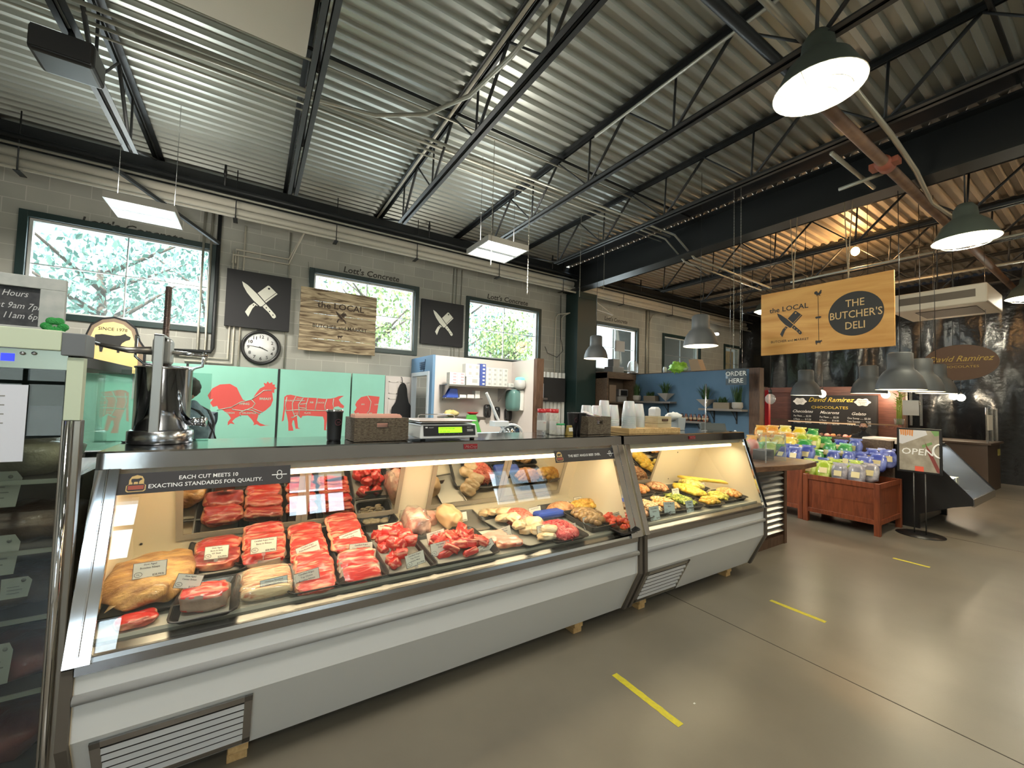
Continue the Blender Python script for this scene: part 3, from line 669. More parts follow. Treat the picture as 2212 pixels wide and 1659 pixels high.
def tray(x, y, w, d, label, h=.028, rz=0., m=None, z=None, flare=.012, name='tray', liner=None):
    t = MB(); z = 0; rr = .02
    def ring(w_, d_, z_, o=0.):
        P = []
        for cx, cy, a0 in ((1, 1, 0), (-1, 1, 90), (-1, -1, 180), (1, -1, 270)):
            for k in range(4):
                a = R_(a0+30*k); P.append(Vector((cx*(w_/2-rr)+cos(a)*(rr+o), cy*(d_/2-rr)+sin(a)*(rr+o), z_)))
        return P
    R = [ring(w-.02, d-.02, 0), ring(w, d, h, flare), ring(w, d, h, flare+.008), ring(w, d, h-.003, flare+.008), ring(w-.004, d-.004, h-.004, flare-.002), ring(w-.026, d-.026, .003)]
    vs = [v for r in R for v in r]; n = 16; fs = [tuple(reversed(range(n)))]
    for i in range(5): fs += [(i*n+k, i*n+(k+1) % n, (i+1)*n+(k+1) % n, (i+1)*n+k) for k in range(n)]
    fs.append(tuple(range(5*n, 6*n))); t.add(vs, fs, False)
    o = t.build(name, m or trayb, local=True); o.location = (x, y, deckz(y)+.002 if z == 0 else z); o.rotation_euler = (R_(5.7), 0, rz)
    if liner is not None:
        l = MB(); l.box((-w/2+.015, -d/2+.015, .0035), (w/2-.015, d/2-.015, .005)); l.build('liner', liner, o, local=True)
    return tag(o, label, 'tray')
def steak(x, y, w, d, th, label, m=None, rz=0., tilt=0., lift=0., grp=None, fat=True, p=.62, cat='steak', nm='beef_steak', side=None, seed=None):
    sd = random.uniform(0, 50) if seed is None else seed
    b = MB(); b.blob((0, 0, th/2), (w/2, d/2, th/2), 32, 14, .24, 2.0, p=p, seed=sd)
    for v in b.bm.verts: v.co += Vector((noise.noise(v.co*22+Vector((sd, 3, 0))), noise.noise(v.co*22+Vector((5, sd, 0))), noise.noise(v.co*30+Vector((1, 0, sd))))) * (.005 if m is not ochre else .022)
    b.bm.normal_update()
    for f in b.bm.faces:
        cc = f.calc_center_median(); rr = max(abs(cc.x)/(w/2), abs(cc.y)/(d/2))
        if fat and (abs(f.normal.z) < .6 and (side is not None or noise.noise(cc*9+Vector((sd, 0, 0))) > -.1) or (rr > .86 and noise.noise(cc*14+Vector((0, sd, 0))) > -.2)): f.material_index = 1
    b.mi = 0
    o = b.build(nm, [m or steakA, side or fatm], local=True, subs=1)
    o.location = (x, y, deckz(y)+lift); o.rotation_euler = (tilt, 0, rz)
    return tag(o, label, cat, grp)
# trays down the case
tray(-.335, 2.36, .29, .44, 'black tray under the big ochre dry-aged roast', liner=traygrey)
steak(-.335, 2.33, .30, .42, .115, 'big ochre-rinded aged beef roast at the left end of the meat case', ochre, .06, R_(5), .012, fat=False, p=.75, cat='roast', nm='aged_roast', seed=4)
steak(-.33, 2.085, .12, .08, .04, 'small bright red steak in the front left corner of the case', steakB, .1, .1, .004)
tray(-.12, 2.15, .19, .28, 'black tray under the thick bone-in steak', liner=traygrey)
steak(-.125, 2.115, .17, .12, .085, 'very thick steak with orange fat rim standing at the front glass', steakB, -.04, R_(8), .01, side=greyside, p=.5)
tray(-.11, 2.56, .22, .40, 'black tray with two dark rib steaks behind the thick steak', liner=traygrey)
for i, (y, l) in enumerate(((2.48, .015), (2.60, .03))):
    steak(-.11, y, .20, .15, .05, 'dark red rib steak with fat edge, ' + ('front' if i == 0 else 'rear') + ' of the pair behind the thick steak', steakA if i else steakC, -.05, R_(14), l)
tray(.09, 2.58, .21, .36, 'black tray with bone-in ribeyes behind the bacon pack', liner=traygrey)
for i, (y, l, ti) in enumerate(((2.44, .012, 18), (2.54, .035, 24), (2.64, .05, 28))):
    steak(.09, y, .20, .15, .055, 'thick bone-in ribeye behind the bacon pack, ' + ['front', 'middle', 'rear'][i] + ' of three', steakA, .03*i, R_(ti), l, side=greyside if i == 0 else None)
t = thing('bacon_pack', 'clear shrink-wrapped pack of thick bacon at the front glass', 'packaged bacon', (.095, 2.17, deckz(2.17)))
b = MB()
for k in range(9): b.blob((.095+.002*(k % 2), 2.07+.025*k, deckz(2.17)+.028+.002*k), (.10, .017, .024), 16, 6, .12, 3, p=.6, seed=k)
b.build('bacon_slices', baconm, t)
b = MB(); b.blob((.095, 2.17, deckz(2.17)+.035), (.125, .135, .036), 24, 10, .12, 6, p=.5, seed=3); b.build('wrapper', wrap, t)
tray(.29, 2.37, .20, .66, 'long black tray of shingled boneless ribeyes', liner=traygrey)
for i in range(7):
    steak(.288+.004*(i % 3), 2.09+.088*i, .175, .12, .038, 'boneless ribeye in the long shingled row right of the bacon, ' + ['nearest the glass', 'second from the glass', 'third from the glass', 'middle one', 'third from the back', 'second from the back', 'at the very back'][i], (steakB, steakA)[i % 2], random.uniform(-.1, .1), R_(24), .012+.006*i)
tray(.49, 2.37, .215, .66, 'long black tray of strip steaks left of the kebab cubes', liner=traygrey)
for i in range(3):
    steak(.49, 2.10+.05*i, .19, .10, .03, 'strip steak leaning on its grey side at the glass, ' + ['front', 'middle', 'rear'][i] + ' of three', steakB, -.1, R_(40), .012+.018*i, side=greyside)
for i in range(4):
    steak(.49, 2.40+.085*i, .19, .12, .042, 'red strip steak in the raised stack behind the leaning three, ' + ['front one', 'second one', 'third one', 'last one'][i], (steakB, steakA)[i % 2], .08, R_(25), .03+.012*i)
t = tag(tray(.715, 2.68, .20, .14, 'deep black tub holding pale marinated strips at the back', h=.055, name='food_tub'), 'deep black tub holding pale marinated strips at the back', 'tub')
b = MB()
for k in range(22): b.blob((.715+random.uniform(-.07, .07), 2.68+random.uniform(-.045, .045), deckz(2.68)+.04), (.022, .012, .010), 8, 5, .2, p=.8, seed=k)
tag(b.build('marinated_strips', pbr('marinated_grey', (.20, .16, .09), .4, n=(30, (.34, .28, .18)))), 'pale grey-brown marinated meat strips in the deep black tub', 'meat', kind='stuff')
# stew cubes
def chunks(n, xa, xb, ya, yb, s, m, nm, lb, cat, grp, layers=2, flat=.8, el=1.0, amp=.18, hh=.0):
    first = []
    for k in range(4):
        b = MB(); b.blob((0, 0, 0), (s*el, s*.85, s*flat), 16, 10, amp+.15, 2.2, p=.42, seed=k*9+s*100); o = b.build(nm, m, local=True); first.append(tag(o, lb, cat, grp))
    for k in range(n):
        L = int(k*layers/n); q = 1-.22*L
        x = (xa+xb)/2 + (xb-xa)/2*random.uniform(-1, 1)*q; y = (ya+yb)/2 + (yb-ya)/2*random.uniform(-1, 1)*q
        o = first[k] if k < 4 else copy(first[k % 4])
        o.location = (x, y, deckz(y)+.008+hh+s*flat*(.9+1.35*L)); o.rotation_euler = (random.uniform(-.5, .5), random.uniform(-.5, .5), random.uniform(0, 6.3)); sc_ = random.uniform(.85, 1.2); o.scale = (sc_, sc_, sc_)
tray(.73, 2.29, .25, .50, 'black tray under the heap of red stew cubes', liner=traygrey)
chunks(34, .63, .83, 2.09, 2.50, .030, steakB, 'stew_cube', 'chunky bright red beef cube in the heap left of the wrapped roast', 'meat cube', 'beef cubes heaped in one tray', 3)
t = thing('wrapped_roast', 'lumpy shrink-wrapped roast standing tall at the middle of the meat case', 'packaged meat', (.90, 2.50, deckz(2.5)))
b = MB(); b.blob((.90, 2.50, deckz(2.5)+.075), (.075, .12, .078), 22, 14, .3, 1.8, p=.8, seed=9); b.build('roast', meatmat('wrapped_beef', (.50, .12, .09), (.82, .55, .42), 13, .38, .6), t)
b = MB(); b.blob((.90, 2.50, deckz(2.5)+.078), (.080, .125, .082), 28, 18, .33, 2.6, p=.8, seed=9); b.build('wrapper', wrap, t)
tray(1.05, 2.22, .38, .36, 'black tray under the red sirloin strips', liner=traygrey)
chunks(30, .92, 1.22, 2.09, 2.36, .034, steakA, 'sirloin_piece', 'fleshy red sirloin piece in the heap in front of the fat-capped roast', 'meat piece', 'sirloin pieces heaped in one tray', 2, .6, 1.5)
o = steak(1.14, 2.55, .15, .20, .13, 'upright roast with smooth tan fat cap, right of the wrapped roast', pbr('fat_cap', (.70, .44, .22), .35, n=(8, (.78, .54, .30)), coat=.2), .3, .3, .005, fat=False, p=.8, cat='roast', nm='fat_capped_roast', seed=21)
steak(1.03, 2.62, .11, .10, .08, 'small pink piece wedged left of the fat-capped roast', porkm, .2, .4, .005, fat=False, cat='meat piece', nm='meat_piece')
b = MB(); b.box((-.10, -.17, 0), (.10, .17, .004)); b.box((-.10, -.17, .004), (-.094, .17, .014)); b.box((.094, -.17, .004), (.10, .17, .014)); b.box((-.094, .164, .004), (.094, .17, .014)); b.box((-.094, -.17, .004), (.094, -.164, .014))
o = b.build('sheet_pan', pbr('sheet_grey', (.36, .35, .32), .4, .7), local=True); o.location = (1.30, 2.56, deckz(2.56)+.004); o.rotation_euler = (R_(5.7), 0, -.12); tag(o, 'empty grey sheet pan between the fat-capped roast and the chicken', 'pan')
for i, (x, y, rz) in enumerate(((1.31, 2.20, .3), (1.36, 2.12, -.2))):
    steak(x, y, .17, .12, .045, 'pink pork chop at the glass before the chicken, ' + ('upper one' if i == 0 else 'lower one'), porkm, rz, .15, .012+.0*i, cat='chop', nm='pork_chop')
tray(1.56, 2.30, .30, .50, 'black tray under the pale chicken breasts', rz=.15, liner=traygrey)
first = []
for k in range(13):
    x = 1.45 + .045*(k % 4) + .06*(k//4 % 2) + random.uniform(-.01, .01) + .03*(k//6); y = 2.58 - .042*k
    o = steak(x + (.05 if k > 7 else 0), y, .13, .095, .05, 'plump pale chicken breast in the long heap right of the pork chops', chickm, random.uniform(-1, 1), random.uniform(-.3, .5), .012+.014*(k % 3), 'chicken breasts heaped in one tray', False, .8, 'chicken breast', 'chicken_breast')
def mound(x, y, w, d, h, m, nm, lb, cat, rz=0., curl=True, n=260, r=.0045, hh=0., L=.03):
    b = MB()
    b.blob((0, 0, h*.35), (w/2*.9, d/2*.9, h*.6), 18, 9, .12, 2, p=.8)
    for k in range(n):
        a = random.uniform(0, 6.28); q = math.sqrt(random.random())*.97
        px, py = cos(a)*q*w/2, sin(a)*q*d/2; pz = h*(1-q*q)**.5*.95
        a2 = random.uniform(0, 6.28); l = L*random.uniform(.5, 1)
        if curl:
            b.tube([(px-cos(a2)*l/2, py-sin(a2)*l/2, pz-.002), (px, py, pz+.005), (px+cos(a2)*l/2, py+sin(a2)*l/2, pz-.002)], r, 5)
        else: b.blob((px, py, pz), (r*2, r*1.6, r*1.4), 7, 4, .2, p=.8, seed=k)
    for v in b.bm.verts: v.co.z = max(v.co.z, .002)
    o = b.build(nm, m, local=True); o.location = (x, y, deckz(y)+.005+hh); o.rotation_euler = (R_(5.7), 0, rz)
    return tag(o, lb, cat, kind='stuff')
def TR(u, v, w, d, lb, **k): p = DK(u, v); return tray(p.x, p.y, w, d, lb, **k), p
_, p = TR(1118, 1128, .24, .26, 'black tray of coral ground beef at the back', liner=None); mound(p.x, p.y, .24, .25, .085, groundm, 'ground_beef', 'mound of coral ground beef behind the chicken', 'ground meat')
_, p = TR(1212, 1106, .30, .20, 'black tray of breaded patties under the back rail'); mound(p.x, p.y, .22, .15, .06, pbr('breaded_patty', (.55, .22, .08), .5, n=(30, (.75, .40, .2))), 'breaded_meat', 'orange-brown seasoned patties in the rear tray beside the ground beef', 'meat', curl=False, n=120, r=.012)
_, p = TR(1204, 1152, .26, .30, 'black tray of bright ground round'); mound(p.x, p.y-.02, .26, .28, .075, meatmat('ground_round', (.62, .04, .05), (.82, .22, .20), 60, .45, .68, .8), 'ground_round', 'mound of bright red ground round right of the chicken', 'ground meat')
b = MB(); b.box((-.12, -.05, 0), (.12, .05, .05)); o = b.build('ice_pack', bluep, local=True, bevel=.02); p = DK(1185, 1120); o.location = (p.x, p.y, deckz(p.y)+.01); tag(o, 'glossy deep blue liner between the two mounds of ground beef', 'liner')
p = DK(1272, 1132); q = tray(p.x, p.y, .22, .30, 'deep black pan of brown marinated kebab meat', h=.05); mound(p.x, p.y, .20, .27, .05, pbr('brown_marinade', (.20, .10, .03), .35, n=(25, (.45, .27, .10)), coat=.3), 'marinated_meat', 'brown marinated chunks in the deep pan near the right end', 'meat', curl=False, n=90, r=.014, hh=.035)
p = DK(1262, 1098); mound(p.x, p.y, .30, .12, .06, pbr('orange_marinade', (.60, .28, .03), .4, n=(22, (.85, .55, .10))), 'marinated_chicken', 'orange marinated chicken pieces along the back at the right end', 'meat', curl=False, n=80, r=.012)
p = DK(1335, 1140); tray(p.x-.02, p.y, .17, .26, 'black tray of red kebabs in the right end corner', h=.03)
chunks(26, p.x-.09, p.x+.04, p.y-.10, p.y+.10, .020, meatmat('kebab_red', (.62, .05, .02), (.80, .25, .08), 20, .45, .7), 'kebab_chunk', 'glossy red-orange kebab chunk in the tray at the right end of the meat case', 'meat cube', 'kebab chunks at the right end', 2, .8, 1.2, hh=.02)
# butcher's string tag
b = MB(); pts = []
for i in range(9):
    a = i/8; x = -.43+.17*a; y = 2.14+.03*a; z = deckz(2.15)+.045+.06*sin(a*1.7)
    pts += [(x, y-.012, z), (x+.006, y+.016, z+.012)]
b.add(pts, [(2*i, 2*i+2, 2*i+3, 2*i+1) for i in range(8)], True); md = b.build('paper_tag', pbr('manila', (.70, .52, .30), .7)); md.modifiers.new('s', 'SOLIDIFY').thickness = .001
tag(md, 'curled manila paper tag draped over the ochre roast', 'tag')
# price cards
cardm = pbr('card_white', (.84, .80, .68), .6); cardb = pbr('card_border', (.22, .18, .15), .6)
cardt = pbr('card_ink', (.10, .08, .08), .6)
def card(u, v, wpx, y, lines, price, lb, rz=0., roll=0., asp=.62, tint=None, post=0.):
    y = max(y-.10, 2.045+(onY(u, v, y-.1).z-.68)*.33); P = onY(u, v, y); w = (onY(u+wpx/2, v, y)-onY(u-wpx/2, v, y)).length; h = w*asp
    t = thing('price_card', 'price card on a clip: ' + lb, 'price card', (P.x, P.y, P.z), 'price cards in the display cases')
    t.rotation_euler = (R_(-12), roll, rz)
    b = MB(); b.box((-w/2, 0, -h/2), (w/2, .002, h/2)); b.build('border', cardb, t, local=True)
    b = MB(); b.box((-w/2+.0022, -.0008, -h/2+.0022), (w/2-.0022, 0, h/2-.0022)); b.build('face', tint or cardm, t, local=True)
    b = MB(); n = len(lines); s = h*.155
    for i, L in enumerate(lines): b.text(L, s, (0, -.001, h*.30-i*s*1.35), XD, ZD, 'CENTER', off=.01, thick=.0006, sx=min(1, w*.9/(max(1, len(L))*s*.52)))
    b.text(price, s*1.05, (w*.44, -.001, -h*.40), XD, ZD, 'RIGHT', off=.015, thick=.0006)
    r = h*.15; c = Vector((-w*.33, -.0014, -h*.24)); b.tube([c+Vector((r*1.3*cos(a*pi/8), 0, r*sin(a*pi/8))) for a in range(17)], .0007, 4)
    b.text('ML', r*.9, c+Vector((0, .0, -r*.35)), XD, ZD, 'CENTER', thick=.0006)
    b.build('print', cardt, t, local=True)
    b = MB(); b.box((-.008, -.002, -h/2-.012), (.008, .006, -h/2+.004)); b.tube([(0, .002, -h/2-.01), (0, .002, -h/2-.035-post)], .002, 6); b.build('clip', plastic_clear, t, local=True)
    return t
card(324, 1230, 72, 2.30, ['Slow Aged', 'Boneless Ribeye'], '$28.99/lb', 'Slow Aged Boneless Ribeye, leftmost above the ochre roast', 0, 0, .58)
card(408, 1256, 58, 2.22, ['Slow Aged', 'Center Sirloin'], '$17.99/lb', 'Slow Aged Center Sirloin, tilted, above the thick steak', 0, R_(16), .62)
card(468, 1193, 52, 2.52, ['Slow Aged', 'Bone In Strip', 'NY Steak'], '$24.99/lb', 'Slow Aged Bone In Strip, at the back left', 0, R_(2), .62)
card(570, 1178, 56, 2.46, ['Certified Angus Prime', 'Bone In Ribeye'], '$28.99/lb', 'Certified Angus Prime Bone In Ribeye', 0, 0, .62)
card(592, 1265, 58, 2.12, ['Hickory Smoked', 'Thick Cut Bacon', 'Pack'], '$9.99/lb', 'Thick Cut Bacon, bluish card on the wrapped pack', 0, R_(-3), .62, pbr('card_blue', (.60, .70, .68), .6))
card(666, 1188, 50, 2.44, ['Certified Angus', 'Prime Boneless Ribeye'], '$26.99/lb', 'Prime Boneless Ribeye, tilted on the shingled row', 0, R_(-16), .55)
card(663, 1249, 54, 2.12, ['Certified Angus', 'Top Choice', 'Boneless Ribeye'], '$23.99/lb', 'Top Choice Boneless Ribeye, at the front of the shingled row', 0, R_(-8), .62)
card(758, 1163, 46, 2.50, ['Certified Angus Prime', 'NY Strip'], '$22.99/lb', 'Prime NY Strip, upper one of the overlapping pair', 0, R_(-14), .62)
card(780, 1187, 50, 2.34, ['Certified Angus', 'Top Choice NY Strip'], '$20.99/lb', 'Top Choice NY Strip, lower one of the overlapping pair', 0, R_(2), .56)
card(838, 1143, 42, 2.62, ['Pork Green Chile Stew', 'Marinated'], '$7.99/lb', 'Pork Green Chile Stew, on the deep black tub', 0, R_(-2), .56)
card(852, 1178, 32, 2.42, ['Certified Angus', 'Stew Meat'], '$8.99/lb', 'Stew Meat, small card behind the red cubes', 0, R_(-3), .62)
card(897, 1208, 40, 2.16, ['Certified Angus', 'Top Choice', 'Kabob Meat'], '$11.99/lb', 'Kabob Meat, at the glass right of the cubes', 0, R_(-10), .64)
card(942, 1160, 38, 2.38, ['Certified Angus', 'Whole Brisket'], '$6.99/lb', 'Whole Brisket, on the wrapped roast', 0, R_(-8), .64)
card(951, 1185, 40, 2.24, ['Top Sirloin', 'Strips'], '$12.99/lb', 'Top Sirloin Strips, just below the brisket card', 0, R_(-4), .62)
card(994, 1118, 30, 2.60, ['Boneless', 'Picanha'], '$9.99/lb', 'Boneless Picanha, small one over the fat-capped roast', 0, R_(-5), .62)
card(1050, 1185, 36, 2.22, ['Certified Angus', 'Top Sirloin Steak'], '$13.99/lb', 'Top Sirloin Steak, steeply tilted left of the pork chops', 0, R_(-24), .62)
card(1089, 1151, 30, 2.34, ['Center Cut', 'Pork Chops'], '$5.99/lb', 'Center Cut Pork Chops, tilted', 0, R_(-10), .66)
card(1117, 1122, 26, 2.48, ['Boneless Skinless', 'Chicken Breast'], '$4.99/lb', 'Chicken Breast, above the pale heap', 0, R_(3), .66)
card(1156, 1106, 26, 2.58, ['Ground Chuck'], '$5.99/lb', 'Ground Chuck, right of the coral mound', 0, R_(-5), .66)
card(1175, 1146, 28, 2.22, ['Certified Angus', 'Ground Round'], '$6.99/lb', 'Ground Round, left card on the bright mound', 0, R_(-3), .68)
card(1231, 1145, 28, 2.22, ['Certified Angus', 'Ground Sirloin'], '$7.99/lb', 'Ground Sirloin, right card on the bright mound', 0, R_(-3), .68)
card(1216, 1098, 28, 2.58, ['Bacon Cheddar', 'Patty'], '$2.99/ea', 'Bacon Cheddar Patty, on the rear tray', 0, R_(-4), .66)
card(1249, 1085, 17, 2.66, ['Chicken'], '$5.99', 'Chicken, small transparent-looking one at the back right', 0, 0, 1.0, post=.05)
card(1297, 1100, 24, 2.52, ['Chicken Fajita'], '$6.99/lb', 'Chicken Fajita, high at the right end panel', 0, R_(-3), .75, post=.07)
card(1274, 1130, 27, 2.24, ['Marinated', 'Kabobs'], '$9.99/lb', 'Marinated Kabobs, on the deep brown pan', 0, R_(-4), .80, post=.03)
card(1331, 1121, 24, 2.26, ['Sirloin Kabobs'], '$11.99/lb', 'Sirloin Kabobs, last one at the right end', 0, R_(-5), .75, post=.03)
# ---------------------------------------------------------------- deli case contents
def dish(u, v, w, d, h, c1, c2, nm, lb, cat, n=110, r=.008, curl=False, L=.03, scl=30, rz=-.1, depth=.04):
    p = DK(u, v); x = min(max(p.x, 2.50+w/2), 4.14-w/2); y = min(max(p.y, 2.06+d/2), 2.74-d/2); tray(x, y, w, d, 'black serving pan under the ' + lb, h=depth, rz=rz, name='serving_pan')
    return mound(x, y, w*.92, d*.92, h, pbr(nm+'_surface', c1, .35, n=(scl, c2, .4, .62), coat=.3), nm, lb, cat, rz, curl, n, r, depth*.6, L)
DL = [(2.60, 2.58, .16, .26, .045, (.80, .62, .30), (.92, .82, .55), 'macaroni_salad', 'creamy yellow pasta salad at the left rear of the deli case', 'salad', {}),
 (2.86, 2.60, .20, .22, .05, (.72, .18, .03), (.90, .55, .15), 'roasted_carrots', 'orange and yellow roasted vegetable mix at the rear', 'vegetables', dict(r=.011, n=90)),
 (3.12, 2.61, .20, .22, .05, (.50, .16, .04), (.85, .40, .12), 'stuffed_potatoes', 'browned stuffed potato bites behind the middle cards', 'side dish', dict(r=.013, n=60)),
 (3.38, 2.60, .20, .22, .05, (.45, .14, .04), (.80, .50, .25), 'bacon_bites', 'reddish bacon-wrapped bites at the rear centre', 'side dish', dict(r=.012, n=60)),
 (3.62, 2.42, .20, .40, .05, (.85, .50, .03), (.95, .75, .12), 'sliced_squash', 'bright yellow sliced squash right of the green beans', 'vegetables', dict(r=.014, n=90)),
 (2.58, 2.20, .17, .24, .04, (.65, .25, .10), (.85, .48, .25), 'salmon_cakes', 'pink-orange fish cakes in the front left corner', 'side dish', dict(r=.015, n=40)),
 (2.80, 2.25, .19, .30, .045, (.70, .42, .18), (.88, .65, .38), 'pasta_bake', 'tan pasta bake second from the left in front', 'side dish', dict(curl=True, r=.008, L=.06)),
 (3.03, 2.25, .19, .30, .045, (.80, .35, .08), (.92, .62, .30), 'shrimp_salad', 'orange shrimp-like salad left of the green beans', 'salad', {}),
 (3.27, 2.26, .20, .32, .045, (.16, .26, .03), (.60, .60, .10), 'green_beans', 'green beans and pepper strips in the centre front', 'vegetables', dict(curl=True, L=.07, r=.005)),
 (3.52, 2.14, .20, .14, .04, (.85, .42, .03), (.92, .62, .10), 'glazed_peppers', 'glazed orange peppers at the front right', 'vegetables', dict(r=.012, n=60))]
DL += [(3.76, 2.20, .20, .20, .045, (.55, .50, .05), (.90, .72, .15), 'corn_salad', 'yellow corn salad right of the glazed peppers', 'salad', {}),
 (3.98, 2.22, .19, .24, .045, (.80, .30, .06), (.90, .55, .20), 'sweet_potatoes', 'orange sweet potato slices in the right front corner', 'side dish', dict(r=.013, n=50)),
 (3.85, 2.54, .20, .26, .05, (.80, .60, .08), (.92, .80, .30), 'squash_slices', 'pale yellow squash rounds under the fanned squash', 'vegetables', dict(r=.014, n=60))]
for x, y, w, d, h, c1, c2, nm, lb, cat, kw_ in DL:
    tray(x, y, w, d, 'black serving pan under the ' + lb, h=.035, rz=-.08, name='serving_pan')
    mound(x, y, w*.92, d*.92, h, pbr(nm+'_surface', c1, .35, n=(30, c2, .4, .62), coat=.3), nm, lb, cat, -.08, kw_.get('curl', False), kw_.get('n', 110), kw_.get('r', .008), .022, kw_.get('L', .03))
for i in range(7):
    p = Vector((3.86+.032*i, 2.62-.045*i, 0)); b = MB(); b.tube([(-.075, 0, 0), (-.05, 0, .003), (0, 0, .006), (.05, 0, .003), (.078, 0, 0)], [.008, .016, .019, .015, .006], 10)
    o = b.build('yellow_squash', pbr('yellow_skin', (.85, .58, .05), .3, n=(12, (.92, .70, .15))), local=True); o.location = (p.x, p.y, deckz(p.y)+.085+.003*i); o.rotation_euler = (0, .12, -1.25+.10*i)
    tag(o, 'long yellow squash lying in the fan of seven at the right end of the deli case', 'squash', 'yellow squash fanned at the right end')
for i, (u, v, y, lb) in enumerate(((1460, 1070, 2.42, 'on the roasted vegetables, left of the rear pair'), (1488, 1067, 2.5, 'on the potato bites, right of the rear pair'), (1516, 1059, 2.55, 'highest of the deli cards, at the rear'), (1414, 1113, 2.12, 'nearest the left corner of the deli case'),
                     (1446, 1101, 2.2, 'turned sideways over the pasta bake'), (1490, 1098, 2.2, 'over the shrimp salad'), (1529, 1091, 2.25, 'over the green beans'), (1563, 1084, 2.3, 'over the sliced squash'), (1592, 1078, 2.35, 'second from the right end'), (1614, 1072, 2.4, 'at the far right end of the deli case'))):
    card(u, v-4, [15, 14, 15, 21, 17, 16, 17, 15, 12, 13][i], y, ['House Made', ['Pasta', 'Veggies', 'Potatoes', 'Salmon', 'Bake', 'Shrimp', 'Beans', 'Squash', 'Peppers', 'Corn'][i]], '$%d.99' % (6+i % 4), 'deli card, ' + lb, -.35 if i == 4 else 0, 0, .9, tint=MAT['card_blue'] if i > 2 else None, post=.02)
# ================================================================ wall boards and signs
def knives(b, o, s, X, Y, N, mi=1, mh=0):
    """crossed knife and cleaver emblem; s = overall width"""
    def T(pts, ang, c, k): ca, sa = cos(ang), sin(ang); return [(c[0]+(x*ca-y*sa)*k, c[1]+(x*sa+y*ca)*k) for x, y in pts]
    def put(pts, l, m): b.mi = m; b.prism([Vector(o)+N*(.001+.0012*l)+X*(x*s)+Y*(y*s) for x, y in pts], N*.001)
    def disc(c, r, l): put([(c[0]+r*cos(a*pi/6), c[1]+r*sin(a*pi/6)) for a in range(12)], l, mh)
    clv = [(.02, -.17), (.02, .15), (.06, .19), (.44, .19), (.47, .16), (.47, -.17)]
    put(T(clv, R_(47), (.04, .06), .84), 0, mi)
    put(T([(.03, -.11), (.47, -.11), (.47, -.125), (.03, -.125)], R_(47), (.04, .06), .84), 1, mh)
    disc(T([(.40, .10)], R_(47), (.04, .06), .84)[0], .028, 1)
    hd = [(-.66, -.115), (-.62, .03), (-.40, .045), (-.20, .03), (-.08, .04), (-.08, -.10), (-.24, -.10), (-.25, -.05), (-.40, -.07)]
    hd = [(x, y + .55*(x+.3)**2*(1 if x < -.3 else 0)*(-1)) for x, y in hd]
    put(T(hd, R_(47), (.04, .06), .84), 0, mi); disc(T([(-.30, -.01)], R_(47), (.04, .06), .84)[0], .016, 1)
    kn = [(-.72, .02), (-.55, .07), (-.20, .095), (.14, .085), (.60, .075), (.66, .04), (.665, -.03), (.62, -.055), (.44, -.03), (.24, -.045), (.18, -.035), (.15, -.095), (-.10, -.12), (-.38, -.10), (-.58, -.05)]
    big = [(x*1.05, y*1.32 + (.0 if y > 0 else 0)) for x, y in kn]
    put(T(big, R_(-47), (0, 0), .84), 2, mh); put(T(kn, R_(-47), (0, 0), .84), 3, mi)
    put(T([(.155, .10), (.175, .10), (.195, -.05), (.175, -.05)], R_(-47), (0, 0), .84), 4, mh)
    for x in (.28, .42, .56): disc(T([(x, .015)], R_(-47), (0, 0), .84)[0], .017, 4)
for lb, x0, x1, z0, z1 in (('larger black square board with white crossed knife and cleaver, above the clock', -.43, .475, 2.675, 3.595), ('smaller-looking black square board with white crossed knife and cleaver, left of the third window', 2.80, 3.735, 2.72, 3.63)):
    t = thing('emblem_board', lb, 'sign', ((x0+x1)/2, 7.85, z0), 'black crossed-knife boards')
    b = MB(); b.box((x0, 7.84, z0), (x1, 7.90, z1)); b.build('board', black_card, t)
    b = MB(); knives(b, (((x0+x1)/2), 7.84, (z0+z1)/2), .62 if x0 < 0 else .56, XD, ZD, -YD); b.build('emblem', [black_card, pbr('emblem_white', (.66, .66, .58), .7)], t)
# wall clock
cx, cz, r = .085, 2.37, .285
t = thing('wall_clock', 'round black-rimmed wall clock under the larger crossed-knife board', 'clock', (cx, 7.9, cz))
RX90 = Matrix.Rotation(pi/2, 3, 'X')
b = MB(); b.lathe([(r, 0), (r, .03), (r-.015, .05), (r-.045, .04), (r-.05, .02), (0, .02)], (cx, 7.915, cz), 40, RX90); b.build('rim', blackp, t)
b = MB(); b.lathe([(r-.047, .021), (r-.047, .024), (0, .024)], (cx, 7.915, cz), 40, RX90); b.build('dial', whitep, t)
b = MB()
for k in range(1, 13):
    a = R_(90-30*k); b.text(str(k), .075, (cx+cos(a)*.18, 7.889, cz+sin(a)*.18-.026), XD, ZD, 'CENTER', off=.01)
for k in range(60):
    a = R_(6*k); b.tube([(cx+cos(a)*.222, 7.889, cz+sin(a)*.222), (cx+cos(a)*.23, 7.889, cz+sin(a)*.23)], .0018, 4)
b.build('numerals', ink, t)
for nm, a, l, w in (('minute_hand', 90-278, .17, .006), ('hour_hand', 90-115, .11, .009)):
    a = R_(a); b = MB(); b.tube([(cx-cos(a)*.03, 7.884, cz-sin(a)*.03), (cx+cos(a)*l, 7.884, cz+sin(a)*l)], [w, w*.5], 6); b.build(nm, ink, t)
